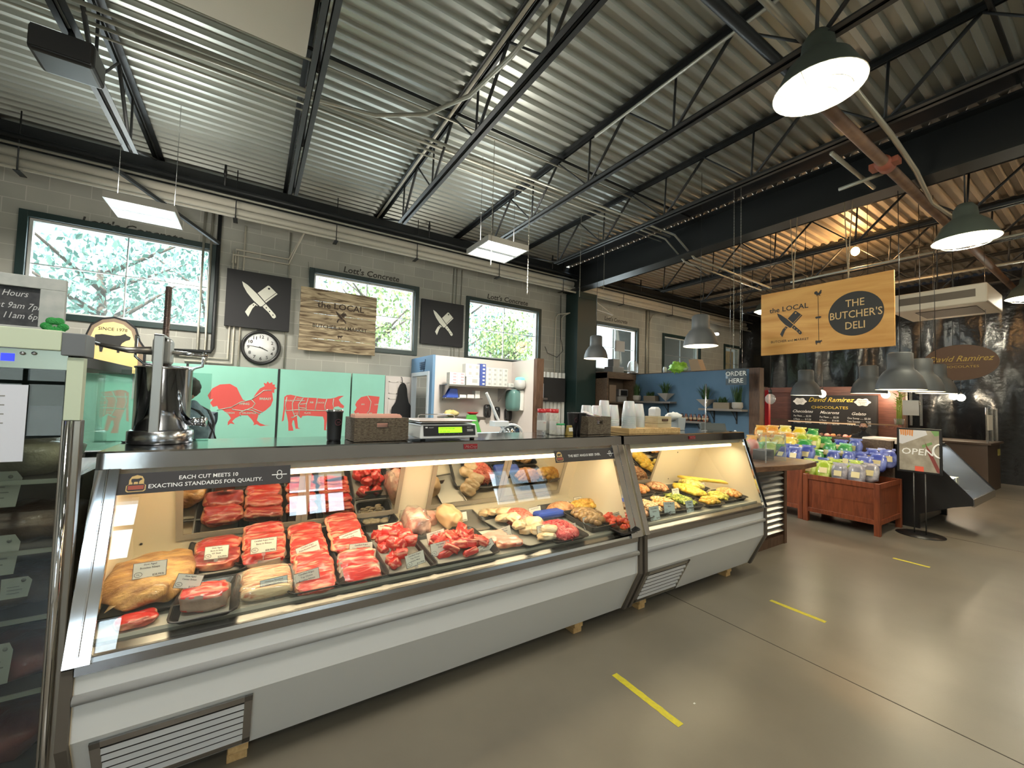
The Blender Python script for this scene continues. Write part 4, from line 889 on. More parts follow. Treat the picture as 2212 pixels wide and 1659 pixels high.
# weathered plank sign, hung forward of the window
pk = woodmat('weathered_plank', (.10, .065, .035), (.52, .42, .27), 1.6, 'X', .8)
x0, x1, z0, z1, yy = .62, 1.905, 2.38, 3.485, 7.80
t = thing('plank_sign', 'weathered plank sign reading the LOCAL BUTCHER and MARKET hanging over a window', 'sign', ((x0+x1)/2, yy, z0))
for k in range(5):
    b = MB(); h = (z1-z0)/5; b.box((x0+.004*(k % 2), yy, z0+k*h+.003), (x1-.005*(k % 3), yy+.022, z0+(k+1)*h-.002)); b.build('plank', pk, t, bevel=.002)
b = MB(); cxx = (x0+x1)/2 + .02; b.text('the LOCAL', .15, (cxx, yy, 3.16), XD, ZD, 'CENTER', off=.02, sx=1.1); b.text('BUTCHER and MARKET', .09, (cxx, yy, 2.80), XD, ZD, 'CENTER', off=.02, sx=1.0)
b.prism(steerpoly((cxx, yy, 2.67), .09, XD, ZD), -YD*.001); b.build('lettering', pbr('burnt_letter', (.045, .03, .02), .8), t)
b = MB(); knives(b, (cxx, yy, 3.02), .24, XD, ZD, -YD, 0, 1); b.build('emblem', [MAT['burnt_letter'], pk], t)
for x in (x0+.12, x1-.12):
    b = MB(); b.tube([(x, yy+.01, z1), (x-.02, YW-.03, 3.95)], .003, 5); b.build('wire', steel, t)
# teal butcher chart panels
teal = pbr('teal_paint', (.25, .55, .44), .6, n=(1.5, (.27, .60, .49)))
coral = pbr('coral_print', (.62, .085, .075), .65)
cut = pbr('teal_line', (.34, .60, .50), .65)
def silhouette(b, P, o, sx, sz, m=0, l=0.): b.mi = m; b.prism([Vector((o[0]+x*sx, o[1]-l, o[2]+z*sz)) for x, z in P], (0, -.001, 0))
def cuts(b, L, o, sx, sz, r=.006): 
    for ln in L: b.tube([Vector((o[0]+x*sx, o[1]-.0025, o[2]+z*sz)) for x, z in ln], r, 5)
COW = [(-.50, .27), (-.46, .31), (-.40, .32), (-.33, .30), (-.20, .27), (0, .265), (.14, .25), (.26, .26), (.33, .28), (.40, .32), (.49, .33), (.44, .29), (.40, .24), (.44, .16), (.50, .10), (.49, .05), (.44, .06), (.40, .09), (.34, .08), (.30, .02), (.27, -.06), (.22, -.12), (.21, -.22), (.20, -.42), (.235, -.44), (.17, -.44), (.165, -.22), (.14, -.14), (.0, -.13), (-.12, -.12), (-.2, -.13), (-.22, -.18), (-.26, -.13), (-.29, -.10), (-.28, -.20), (-.26, -.38), (-.22, -.40), (-.30, -.40), (-.33, -.22), (-.35, -.22), (-.36, -.30), (-.33, -.44), (-.41, -.44), (-.42, -.26), (-.45, -.10), (-.48, .02), (-.49, -.22), (-.52, -.25), (-.505, 0)]
COWC = [[(-.46, .27), (-.48, .1), (-.46, -.02)], [(-.32, .29), (-.37, .14), (-.36, -.02), (-.32, -.14), (-.38, -.16)], [(-.20, .26), (-.27, .12), (-.25, -.12)], [(-.12, .26), (-.15, .10), (-.14, -.02)], [(.03, .26), (0, -.0)], [(.19, .25), (.16, .10), (.17, -.0)], [(.31, .26), (.30, .14), (.32, .04), (.34, .07)], [(-.47, -.02), (-.30, -.0), (.18, -.01), (.28, .0)], [(-.25, .12), (-.14, .14)], [(-.34, .20), (-.17, .20)], [(-.26, .05), (-.14, .03)], [(-.36, -.17), (-.28, -.1)]]
HEN = [(-.50, .16), (-.44, .30), (-.34, .38), (-.20, .40), (-.10, .33), (-.05, .20), (.0, .09), (.06, .07), (.14, .12), (.18, .22), (.24, .33), (.31, .38), (.29, .45), (.33, .43), (.35, .48), (.38, .44), (.42, .47), (.43, .42), (.47, .42), (.46, .38), (.50, .34), (.46, .32), (.46, .24), (.43, .26), (.45, .10), (.42, -.02), (.34, -.12), (.24, -.20), (.22, -.32), (.27, -.38), (.35, -.42), (.42, -.42), (.28, -.44), (.22, -.40), (.17, -.42), (.18, -.38), (.14, -.30), (.08, -.22), (-.02, -.22), (-.10, -.28), (-.14, -.34), (-.10, -.40), (-.16, -.38), (-.20, -.42), (-.20, -.35), (-.16, -.28), (-.20, -.20), (-.28, -.12), (-.34, -.10), (-.36, -.04), (-.42, -.06), (-.46, .02), (-.42, .10), (-.47, .08)]
HENC = [[(.42, .30), (.30, .29), (.20, .18), (.12, .10)], [(.12, .10), (-.04, .04), (-.16, -.06), (-.14, -.11), (.02, -.13), (.14, -.06), (.18, .02), (.12, .10)], [(-.16, -.06), (-.36, -.12)], [(.14, -.08), (.30, -.16)], [(-.02, -.24), (-.04, -.17), (.04, -.11), (.14, -.12), (.26, -.20)]]
PIG = [(-.50, .20), (-.42, .30), (-.28, .34), (-.05, .32), (.15, .34), (.32, .30), (.44, .22), (.5, .1), (.52, .02), (.46, 0), (.40, -.06), (.30, -.14), (.26, -.34), (.20, -.34), (.18, -.18), (-.10, -.20), (-.26, -.16), (-.30, -.34), (-.37, -.34), (-.38, -.18), (-.46, -.06), (-.52, -.08), (-.55, -.04), (-.52, .0), (-.50, .06), (-.53, .12)]
PIGC = [[(-.30, .34), (-.22, .2), (-.24, 0), (-.34, -.16)], [(-.24, .02), (0, -.04), (.3, -.05)], [(.08, .33), (.06, -.04)], [(-.38, -.12), (-.26, -.16)]]
def chart(lb, x0, x1, poly, cl, texts, ox, oz, sx, sz, clip=None):
    t = thing('butcher_chart', lb, 'wall panel', ((x0+x1)/2, 7.8, .75), 'teal butcher chart panels')
    b = MB(); b.box((x0, 7.80, .75), (x1, 7.84, 2.03)); b.build('panel', teal, t, bevel=.003)
    if poly:
        b = MB(); silhouette(b, poly, (ox, 7.80, oz), sx, sz)
        b.build('animal_print', coral, t)
        b = MB(); cuts(b, cl, (ox, 7.80, oz), sx, sz); b.build('cut_lines', cut, t)
        b = MB()
        for s_, x, z, k in texts: b.text(s_, k, (ox+x*sx, 7.7985, oz+z*sz), XD, ZD, 'CENTER', off=.015)
        b.build('lettering', cut, t)
chart('teal panel with coral rooster cut chart, behind the standing butcher', -.83, .345, HEN, HENC, [('BREAST', .33, .10, .05), ('WING', .02, -.01, .05), ('THIGH', -.18, -.19, .04), ('DRUMSTICK', .10, -.19, .035)], -.12, 1.43, .92, .80)
chart('teal panel with coral cow cut chart, behind the black counter tumbler', .375, 1.50, COW, COWC, [('ROUND', -.42, .18, .035), ('RIB', -.06, .15, .04), ('CHUCK', .09, .15, .035), ('PLATE', -.12, -.08, .035), ('FLANK', -.31, -.08, .025), ('SIRLOIN', -.26, .23, .022)], .93, 1.35, .95, .80)
chart('teal panel with half a coral pig cut chart, left of the white panel door', 1.525, 2.115, [(min(x, .047), z) for x, z in PIG if x < .1] , [l for l in PIGC if max(q[0] for q in l) < .07], [('LEG', -.38, .12, .035), ('LOIN', -.10, .12, .035), ('SIDE', -.22, -.08, .03)], 2.07, 1.36, .90, .80)
chart('plain teal wall panel partly hidden behind the glass-door meat locker', -2.4, -.86, None, None, None, 0, 0, 1, 1)
b = MB(); b.box((-.855, 7.79, .75), (-.832, 7.83, 2.03)); b.box((.348, 7.79, .75), (.373, 7.83, 2.03)); tag(b.build('panel_strip', blackm), 'narrow dark joint strips between the teal panels', 'strip')
# grey notice by the stuffer
t = thing('notice_board', 'pale notice with orange label on the wall behind the sausage stuffer', 'notice', (-1.05, 7.79, 1.7))
P0, P1 = onY(288, 800, 7.78), onY(395, 835, 7.78)
b = MB(); b.box((P0.x, 7.785, P1.z-.2), (P1.x+.1, 7.79, P0.z+.1)); b.build('sheet', pbr('dull_sheet', (.38, .38, .37), .6), t)
b = MB(); q = onY(308, 806, 7.78); b.box((q.x-.06, 7.78, q.z-.06), (q.x+.06, 7.784, q.z+.05)); b.build('orange_label', pbr('orange_label', (.55, .14, .05), .6), t)
# shield sign with steer
q = onY(243, 738, 7.7)
t = thing('shield_sign', 'arched shield sign with a black steer on gold, SINCE 1978, behind the meat locker', 'sign', (q.x, 7.7, q.z-.45))
def shield(s): return [(-.34*s, -.5), (-.34*s, .05*s), (-.28*s, .26*s), (-.15*s, .38*s), (0, .42*s), (.15*s, .38*s), (.28*s, .26*s), (.34*s, .05*s), (.42*s, -.08), (.42*s, -.5)]
for nm, s, y, mt in (('backing', .98, 7.72, blackp), ('border', .90, 7.705, pbr('brown_border', (.22, .16, .11), .5)), ('face', .76, 7.69, pbr('gold_face', (.72, .50, .16), .5, n=(1, (.78, .62, .36))))):
    b = MB(); b.prism([Vector((q.x+x*.86, y, q.z+z*.86)) for x, z in shield(s)], (0, .015, 0)); b.build(nm, mt, t)
b = MB(); b.prism(steerpoly((q.x, 7.688, q.z-.0), .36, XD, ZD), (0, -.002, 0)); b.text('SINCE 1978', .06, (q.x, 7.688, q.z+.15), XD, ZD); b.build('steer_print', ink, t)
# ================================================================ glass-door meat locker
fx0, fx1, fy, fz = -2.1, -.505, 2.03, 1.80
t = thing('meat_locker', 'tall glass-door dry-aging meat locker at the left edge, partly out of frame', 'refrigerator', ((fx0+fx1)/2, 2.4, 0))
cabg = pbr('locker_interior', (.030, .030, .028), .5); pale = pbr('pale_green_lit_trim', (.55, .62, .46), .4)  # beige locker trim with the green light on it put into its colour
b = MB(); b.box((fx0, 2.06, 0), (fx1, 2.80, .16)); b.box((fx0, 2.74, .16), (-.73, 2.80, fz-.08)); b.box((-.73, 2.74, .16), (fx1, 2.80, 1.3)); b.box((fx0, 2.06, fz-.12), (fx1-.02, 2.80, fz-.080)); b.box((fx0, 2.06, .16), (fx0+.03, 2.74, fz-.14)); b.build('cabinet', cabg, t)
b = MB(); b.box((fx0, 2.02, fz-.07), (fx1-.06, 2.06, fz)); b.build('top_trim', pale, t, bevel=.003)
b = MB(); b.box((fx1-.06, 2.02, fz-.085), (fx1+.0, 2.12, fz-.005)); b.build('corner_cap', pbr('cap_grey', (.14, .15, .16), .5), t, bevel=.003)
b = MB(); b.box((fx0, 2.035, fz-.135), (fx1-.045, 2.06, fz-.07)); b.build('control_strip', pbr('strip_steel', (.30, .33, .27), .3, .8), t)
b = MB(); b.box((onY(2, 752, 2.03).x, 2.032, 1.687), (onY(31, 752, 2.03).x, 2.036, 1.712)); b.build('blue_display', emis('blue_led', (.02, .03, 1), 1.6), t)
for u in (48, 73):
    q = onY(u, 763, 2.03); b = MB(); b.lathe([(.006, 0), (.006, .006), (0, .006)], (q.x, 2.035, q.z), 10, RX90); b.build('button', steel, t)
b = MB(); b.box((fx1-.045, 2.03, 1.49), (fx1-.004, 2.065, fz-.09)); b.build('post_wrap', pale, t)
b = MB(); b.box((fx1-.05, 2.035, .05), (fx1, 2.07, 1.49)); b.build('door_post', pbr('post_bronze', (.30, .27, .23), .3, .9), t, bevel=.003)
b = MB(); b.tube([(fx1-.030, 2.025, .10), (fx1-.030, 2.025, 1.488)], .011, 12); b.build('door_handle', chrome, t)
b = MB(); b.box((fx1-.012, 2.07, .16), (fx1-.006, 2.74, fz-.14)); b.build('side_glass', glass, t)
b = MB(); b.box((fx0, 2.04, .08), (fx1-.05, 2.047, fz-.135)); b.build('door_glass', glassmat('dark_glass', (.75, .78, .75), 1.5), t)
b = MB(); b.box((fx0, 2.035, .0), (fx1-.0, 2.06, .08)); b.build('kick_plate', pbr('kick', (.10, .10, .095), .5), t)
zs = [.28, .55, .80, 1.03, 1.27]
for k, z in enumerate(zs):
    b = MB(); b.box((fx0+.03, 2.09, z), (fx1-.02, 2.70, z+.008)); b.mi = 1; b.box((fx0+.03, 2.085, z-.004), (fx1-.02, 2.09, z+.012)); b.build('shelf', [MAT['locker_interior'], pbr('shelf_edge', (.45, .44, .38), .3, .8)], t)
agem = meatmat('aged_meat', (.10, .045, .035), (.26, .17, .12), 9, .4, .7, .5)
agem2 = meatmat('pale_aged', (.30, .28, .20), (.42, .40, .30), 7, .4, .7, .5)
for k, (x, z, w, m) in enumerate(((-.68, 1.27, .12, agem2), (-.82, 1.27, .12, agem2), (-.66, 1.03, .14, agem), (-.86, 1.03, .13, agem), (-.70, .80, .15, agem), (-.95, .80, .12, agem), (-.66, .55, .15, meatmat('raw_dark', (.16, .02, .025), (.28, .08, .06), 8, .4, .7)), (-.70, .28, .16, MAT['raw_dark']), (-.9, .55, .14, agem))):
    b = MB(); b.blob((x, 2.28, z+.012+.06), (w, .14, .065), 20, 10, .25, 2, p=.8, seed=k)
    tag(b.build('aged_joint', m), 'dark aging joint of beef on the ' + {1.27: 'top', 1.03: 'second', .8: 'third', .55: 'fourth', .28: 'lowest'}[z] + ' filled shelf of the meat locker, ' + ('nearer the door post' if x > -.75 else 'farther left'), 'meat joint', 'beef joints aging in the locker')
for i, (u0, v0, u1, v1) in enumerate(((-40, 1020, 47, 1092), (-40, 1160, 42, 1236), (6, 1250, 70, 1284), (-30, 1395, 26, 1470))):
    P0, P1 = onY(u0, v0, 2.10), onY(u1, v1, 2.10)
    b = MB(); w = P1.x-P0.x; h = P0.z-P1.z
    b.prism([(P0.x, 2.09, P0.z), (P1.x-.15*w, 2.09, P0.z), (P1.x, 2.09, P0.z-.2*h), (P1.x-.12*w, 2.09, P1.z), (P0.x, 2.09, P1.z)], (0, .001, 0))
    b.mi = 1; b.lathe([(.006, 0), (.006, .001), (0, .001)], (P1.x-.28*w, 2.089, P0.z-.15*h), 10, RX90)
    for j in range(3): b.box((P0.x+.2*w, 2.0885, P0.z-h*(.45+.15*j)), (P0.x+w*(.6+.1*(j % 2)), 2.0893, P0.z-h*(.42+.15*j)))
    tag(b.build('meat_tag', [pbr('tag_paper', (.50, .50, .46), .8), pbr('tag_pen', (.25, .25, .24), .8)]), 'white paper tag hanging in the meat locker, ' + ['topmost', 'second from the top', 'small slanting one on dark meat', 'lowest'][i], 'tag', 'paper tags on the aging joints')
P0, P1 = onY(-60, 828, 2.03), onY(47, 997, 2.03)
b = MB(); b.box((P0.x, 2.034, P1.z), (P1.x, 2.036, P0.z)); b.mi = 1
for k in range(4): b.box((P0.x+.05, 2.0335, P0.z-.04-.03*k), (P1.x-.05, 2.0342, P0.z-.036-.03*k))
tag(b.build('paper_notice', [pbr('notice_white', (.66, .68, .76), .7), MAT['tag_pen']]), 'white sheet of paper taped on the glass of the meat locker', 'notice')
# chalkboard on the locker
P0, P1 = onY(-70, 575, 2.25), onY(136, 712, 2.25); P1.z = fz + .002
t = thing('chalkboard', 'grey-framed chalkboard with opening hours standing on the meat locker', 'chalkboard', (P1.x-.15, 2.25, fz))
t.rotation_euler = (0, 0, 0)
b = MB(); f = .045; x0, x1, z0, z1 = P0.x-.1, P1.x, P1.z, P0.z-.005
for q in (((x0, 2.25, z0), (x1, 2.27, z0+f*.6)), ((x0, 2.25, z1-f), (x1, 2.27, z1)), ((x0, 2.25, z0+f*.6), (x0+f, 2.27, z1-f)), ((x1-f*1.5, 2.25, z0+f*.6), (x1, 2.27, z1-f))): b.box(*q)
b.build('frame', pbr('washed_wood', (.36, .38, .37), .7, n=(20, (.46, .47, .45))), t, bevel=.002)
b = MB(); b.box((x0+f, 2.262, z0+f*.6), (x1-f*1.5, 2.27, z1-f)); b.build('slate', pbr('slate', (.04, .042, .048), .9, n=(30, (.07, .07, .075))), t)
b = MB(); s = .052
for st, u, v in (('Hours', 12, 637), ('Mon - Sat 9am 7pm', -2, 662), ('Sunday 11am 6pm', -2, 684)):
    q = onY(u, v, 2.26); xr = onY(97, v, 2.26).x
    b.text(st, s*.62, (xr if 'am' in st else onY(60, v, 2.26).x, 2.2615, q.z), XD, ZD, 'RIGHT', .3, thick=.0005, sx=.8)
b.build('chalk_writing', pbr('chalk', (.55, .56, .56), .9), t)
b = MB(); q = onY(118, 708, 2.22)
for a in (90, 210, 330): 
    for da in (-24, 24):
        aa = R_(a+da); b.blob((q.x+cos(aa)*.022, 2.22, fz+.035+sin(aa)*.020), (.017, .006, .015), 10, 6)
b.tube([(q.x, 2.22, fz+.035), (q.x+.005, 2.22, fz+.001)], .003, 5); tag(b.build('shamrock', pbr('glitter_green', (.02, .28, .05), .35, bump=.6, bs=300)), 'glittery green shamrock ornament beside the chalkboard', 'ornament')
# ================================================================ on top of the cases (z 1.358)
TZ = 1.3585
sx, sy = -.355, 2.52
t = thing('sausage_stuffer', 'tall stainless vertical sausage stuffer on the left end of the meat case', 'sausage stuffer', (sx, sy, TZ))
b = MB(); b.lathe([(.118, 0), (.122, .004), (.122, .055), (.112, .062), (0, .062)], (sx, sy, TZ), 36); b.build('base', steel, t)
b = MB(); b.lathe([(.105, .064), (.105, .345), (.110, .348), (.110, .355), (.100, .355), (.100, .08), (0, .08)], (sx, sy, TZ), 36); b.build('cylinder', chrome, t)
b = MB(); b.box((sx-.030, sy-.118, TZ+.03), (sx+.006, sy-.108, TZ+.50)); b.box((sx-.030, sy+.108, TZ+.03), (sx+.006, sy+.118, TZ+.50)); b.box((sx-.030, sy-.118, TZ+.49), (sx+.006, sy+.118, TZ+.502)); b.build('upright_frame', pbr('matte_steel', (.42, .42, .40), .42, .85), t, bevel=.003)
b = MB(); b.cbox((sx-.012, sy, TZ+.43), (.07, .09, .12)); b.build('gearbox', pbr('cast_grey', (.40, .40, .38), .4, .8), t, bevel=.012)
b = MB(); n = 90; pts = []
for k in range(n): 
    b.lathe([(.0115, 0), (.0145, .0016), (.0115, .0032)], (sx-.006, sy, TZ+.36+.0034*k*1.25), 10)
b.tube([(sx-.006, sy, TZ+.15), (sx-.006, sy, TZ+.745)], .0118, 10); b.build('threaded_rod', pbr('rod_bronze', (.20, .15, .13), .4, .8), t)
b = MB(); b.tube([(sx-.05, sy-.02, TZ+.43), (sx-.13, sy-.03, TZ+.425), (sx-.22, sy-.04, TZ+.44)], [.020, .014, .009], 10); b.tube([(sx-.22, sy-.04, TZ+.44), (sx-.27, sy-.12, TZ+.46), (sx-.36, sy-.14, TZ+.475)], .007, 8); b.tube([(sx-.34, sy-.14, TZ+.455), (sx-.34, sy-.14, TZ+.50)], .012, 8); b.build('crank_arm', pbr('crank_steel', (.25, .24, .23), .35, .9), t)
b = MB(); b.tube([(sx-.25, sy-.08, TZ+.455), (sx-.25, sy-.085, TZ+.41)], .011, 10); b.build('crank_knob', pbr('brass', (.45, .34, .14), .3, .9), t)
b = MB(); b.tube([(sx-.10, sy, TZ+.49), (sx-.11, sy, TZ+.50), (sx-.11, sy, TZ+.40), (sx-.08, sy, TZ+.37), (sx+.10, sy, TZ+.355), (sx+.14, sy, TZ+.37), (sx+.145, sy, TZ+.44)], .006, 8); b.tube([(sx+.02, sy, TZ+.43), (sx+.16, sy, TZ+.425)], .010, 8); b.build('lifting_handle', chrome, t)
b = MB(); b.tube([(sx+.10, sy-.03, TZ+.10), (sx+.155, sy-.05, TZ+.10)], .020, 14); b.tube([(sx+.150, sy-.05, TZ+.10), (sx+.17, sy-.055, TZ+.10)], .025, 14); b.build('outlet', chrome, t)
# black tumbler
def on_top(u, y): return onY(u, 950, y).x
x = on_top(721, 2.42)
t = thing('tumbler', 'black insulated tumbler with steel rim beside the brown basket', 'tumbler', (x, 2.42, TZ))
b = MB(); b.lathe([(.034, 0), (.036, .01), (.041, .15), (.045, .155), (.045, .158), (0, .158)], (x, 2.42, TZ), 24); b.build('body', pbr('tumbler_black', (.02, .021, .022), .45), t)
b = MB(); b.lathe([(.045, .158), (.046, .163), (.044, .168), (.040, .168), (0, .162)], (x, 2.42, TZ), 24); b.build('lid', chrome, t)
b = MB(); a = -1.9; c = Vector((x+.041*sin(.3), 2.42-.042, TZ+.10)); b.tube([c+Vector((.016*cos(k*pi/8), 0, .016*sin(k*pi/8))) for k in range(17)], .0015, 5); b.text('M', .018, c+Vector((0, -.0, -.007)), XD, ZD); b.build('logo', pbr('dark_red_print', (.12, .03, .04), .6), t)
# rattan boxes
rat = pbr('woven_rattan', (.10, .072, .045), .7, n=(60, (.20, .16, .11), .4, .6), bump=1., bs=140, stretch=(1, 1, 3))
def basket(nm, lb, x, y, w, d, h, hole, rz=0.):
    t = thing(nm, lb, 'basket', (x, y, TZ+.001), rz=rz)
    b = MB(); k = .008
    b.box((-w/2, -d/2, 0), (w/2, d/2, .006)); b.box((-w/2, d/2-k, .006), (w/2, d/2, h)); b.box((-w/2, -d/2+k, .006), (-w/2+k, d/2-k, h)); b.box((w/2-k, -d/2+k, .006), (w/2, d/2-k, h))
    hw, hz0, hz1 = .03, h*.60, h*.78
    b.box((-w/2, -d/2, .006), (w/2, -d/2+k, hz0)); b.box((-w/2, -d/2, hz1), (w/2, -d/2+k, h)); b.box((-w/2, -d/2, hz0), (-hw, -d/2+k, hz1)); b.box((hw, -d/2, hz0), (w/2, -d/2+k, hz1))
    b.build('woven_box', rat, t, local=True, bevel=.002)
    b = MB(); b.box((-hw-.004, -d/2-.002, hz0-.005), (hw+.004, -d/2, hz0)); b.box((-hw-.004, -d/2-.002, hz1), (hw+.004, -d/2, hz1+.005)); b.build('handle_rim', pbr('rattan_dark', (.05, .035, .025), .6), t, local=True)
    return t
xa = (on_top(742, 2.30)+on_top(886, 2.36))/2
basket('rattan_basket', 'dark woven basket filled with folded pink butcher paper', xa+.0, 2.38, .30, .20, .128, 0, .05)
pink = pbr('pink_paper', (.78, .42, .32), .8)
b = MB(); 
for k in range(8): b.box((xa-.135, 2.31+.017*k, TZ+.02), (xa+.12, 2.322+.017*k, TZ+.140+.004*(k % 3)))
tag(b.build('paper_stack', pink), 'folded pink butcher paper filling the left rattan basket', 'paper')
xb = (on_top(1265, 2.3)+on_top(1340, 2.3))/2 - .02
basket('rattan_basket', 'dark woven basket heaped with white cup lids, at the case joint', xb, 2.42, .255, .19, .140, 0, .03)
lidm = pbr('translucent_white', (.70, .70, .70), .35, sub=.3)
for k in range(14):
    b = MB(); b.lathe([(.048, 0), (.050, .004), (.044, .007), (0, .007)], (0, 0, 0), 16); o = b.build('lid_disc', lidm, local=True)
    o.location = (xb+random.uniform(-.065, .065), 2.42+random.uniform(-.03, .03), TZ+.055+.008*k); o.rotation_euler = (random.uniform(-.35, .35), random.uniform(-.35, .35), 0)
    tag(o, 'flat white plastic cup lid in the heap inside the right rattan basket', 'lid', 'cup lids in the basket')
# scale
P0, P1 = on_top(888, 2.36), on_top(1013, 2.36); w = P1-P0
t = thing('deli_scale', 'white countertop deli scale with green lit display', 'scale', ((P0+P1)/2, 2.36, TZ), rz=.03)
b = MB(); b.hexa([(-w/2, -.13, .012), (w/2, -.13, .012), (w/2, .16, .012), (-w/2, .16, .012), (-w/2+.012, -.115, .095), (w/2-.012, -.115, .095), (w/2-.012, .16, .095), (-w/2+.012, .16, .095)]); b.build('housing', whitep, t, local=True, bevel=.008)
def SF(x, z, o=0.): return Vector((x, -.13+.015*(z-.012)/.083-.001-o, z))
b = MB(); b.slab([SF(-w*.44, .028), SF(w*.44, .028), SF(w*.44, .088), SF(-w*.44, .088)], (0, -.003, 0)); b.build('control_panel', blackp, t, local=True, bevel=.001)
b = MB(); b.slab([SF(-w*.20, .045, .003), SF(w*.20, .045, .003), SF(w*.20, .078, .003), SF(-w*.20, .078, .003)], (0, -.001, 0)); b.build('lcd_screen', emis('lcd_green', (.35, .85, .02), .75), t, local=True)
b = MB(); b.text('GARLIC BUTTER 8388', .0105, SF(-w*.18, .066, .0042), XD, ZD, 'LEFT', thick=.0003, sx=.95); b.text('.00   0.00   0.00', .010, SF(-w*.18, .050, .0042), XD, ZD, 'LEFT', thick=.0003); b.build('lcd_digits', ink, t, local=True)
b = MB(); b.box(SF(-w*.41, .073, .0035), SF(-w*.375, .080, .003)); b.text('HOBART', .008, SF(-w*.36, .073, .003), XD, ZD, 'LEFT'); b.text('QUANTUM', .007, SF(w*.29, .074, .003), XD, ZD, 'LEFT', sx=.8)
for k in range(3): b.box(SF(w*.29, .062-.005*k, .0034), SF(w*.40, .064-.005*k, .003))
for k in range(5): b.text('-', .012, SF(-w*.19+k*w*.08, .035, .003), XD, ZD, 'LEFT')
b.build('panel_print', whitei, t, local=True)
b = MB(); b.box((-w*.46, -.10, .100), (w*.42, .16, .110)); b.build('platter_support', chrome, t, local=True, bevel=.003)
b = MB(); b.box((-w*.52, -.135, .112), (w*.45, .17, .118)); b.build('platter', pbr('platter_pink', (.68, .56, .50), .3, .3), t, local=True, bevel=.002)
b = MB(); b.tube([(-w*.26, .14, .118), (-w*.26, .14, .135), (-w*.22, .14, .142), (w*.36, .14, .142), (w*.40, .14, .135), (w*.40, .14, .118)], .003, 8); b.build('guard_rail', chrome, t, local=True)
for q in (-w*.42, w*.42):
    b = MB(); b.lathe([(.014, 0), (.016, .006), (.010, .012), (0, .012)], (q, -.10, 0), 12); b.build('foot', blackp, t, local=True)
# spice jars
def jar(nm, lb, x, y, r, h, lidc, capm, body, label_c=None, words=None, cap_h=.02, group=None, z=TZ):
    t = thing(nm, lb, 'jar', (x, y, z), group)
    b = MB(); b.lathe([(r*.96, 0), (r, .006), (r, h*.86), (r*.9, h*.92), (r*.9, h), (0, h)], (0, 0, 0), 20); b.build('jar_body', body, t, local=True)
    b = MB(); b.lathe([(r*.94, h), (r*.97, h+.002), (r*.97, h+cap_h), (0, h+cap_h)], (0, 0, 0), 20); b.build('cap', capm, t, local=True)
    if label_c:
        b = MB(); b.lathe([(r*1.01, h*.22), (r*1.02, h*.23), (r*1.02, h*.62), (r*1.01, h*.63)], (0, 0, 0), 20); b.build('label', label_c, t, local=True)
    if words:
        b = MB(); b.text(words, .010, (0, -r*1.03, h*.54), XD, ZD, sx=.8); b.build('print', redp, t, local=True)
    return t
spice = pbr('pale_spice', (.50, .48, .40), .4, n=(50, (.66, .64, .56)))
for i, u in enumerate((1169, 1184, 1196)):
    jar('spice_jar', 'tall clear spice jar with red cap, ' + ['left', 'middle', 'right'][i] + ' of the three by the scale', on_top(u, [2.40, 2.50, 2.40][i]), [2.40, 2.50, 2.40][i], .034, .165, 0, redp, spice if i else plastic_clear, pbr('jar_label', (.60, .58, .54), .6), 'SPICE', cap_h=.028, group='red-capped spice jars')
for i, u in enumerate((1206, 1214)):
    jar('shaker_jar', 'small spice shaker with green cap, ' + ('left' if i == 0 else 'right') + ' of the two', on_top(u, 2.36), 2.36, .019, .075, 0, greenp, spice, MAT['jar_label'], cap_h=.012, group='green-capped shakers')
t = thing('spice_bag', 'yellow-brown spice pouch with pale label before the black cups', 'pouch', (on_top(1229, 2.33), 2.33, TZ))
b = MB(); b.hexa([(-.028, -.015, 0), (.028, -.015, 0), (.028, .015, 0), (-.028, .015, 0), (-.026, -.003, .075), (.026, -.003, .075), (.026, .003, .075), (-.026, .003, .075)]); b.build('pouch', pbr('mustard', (.28, .20, .04), .4), t, local=True, bevel=.004)
b = MB(); b.slab([(-.012, -.013, .03), (.024, -.013, .03), (.024, -.009, .058), (-.012, -.009, .058)], (0, -.002, 0)); b.build('label', paper, t, local=True)
for i, u in enumerate((1243, 1236, 1254)):
    x = on_top(u, [2.54, 2.44, 2.43][i])
    t = thing('drink_cup', 'matte black paper cup with faint ring logo, ' + ['rear', 'left front', 'right front'][i] + ' of the three', 'cup', (x, [2.54, 2.44, 2.43][i], TZ), 'black paper cups')
    b = MB(); b.lathe([(.031, 0), (.043, .160), (.045, .163), (.043, .165), (.038, .163), (.028, .02), (0, .02)], (0, 0, 0), 20); b.build('cup_body', pbr('black_paper', (.016, .015, .016), .6), t, local=True)
    b = MB(); b.tube([Vector((.016*cos(k*pi/8), -.0425, .11+.016*sin(k*pi/8))) for k in range(17)], .0012, 5); b.build('logo', MAT['dark_red_print'], t, local=True)
# cup stacks
def stack(u, y, z, r0, r1, h, n, lb, inv=True, grp='stacked clear plastic cups'):
    x = onY(u, 930, y).x
    t = thing('cup_stack', lb, 'cup stack', (x, y, z), grp); dh = (h*.45)/n
    for k in range(n):
        b = MB(); zz = k*dh; hh = h*.55
        b.lathe([(r0, zz), (r0*1.01, zz+.004), (r1, zz+hh-.003), (r1*.9, zz+hh), (0, zz+hh)] if k == n-1 else [(r0, zz), (r0*1.03, zz+.002), (r0*.99, zz+.005), (r0*.97, zz+dh*1.2)], (0, 0, 0), 20)
        b.build('cup', pbr('frosted_cup', (.66, .67, .68), .25, sub=.2, coat=.3), t, local=True)
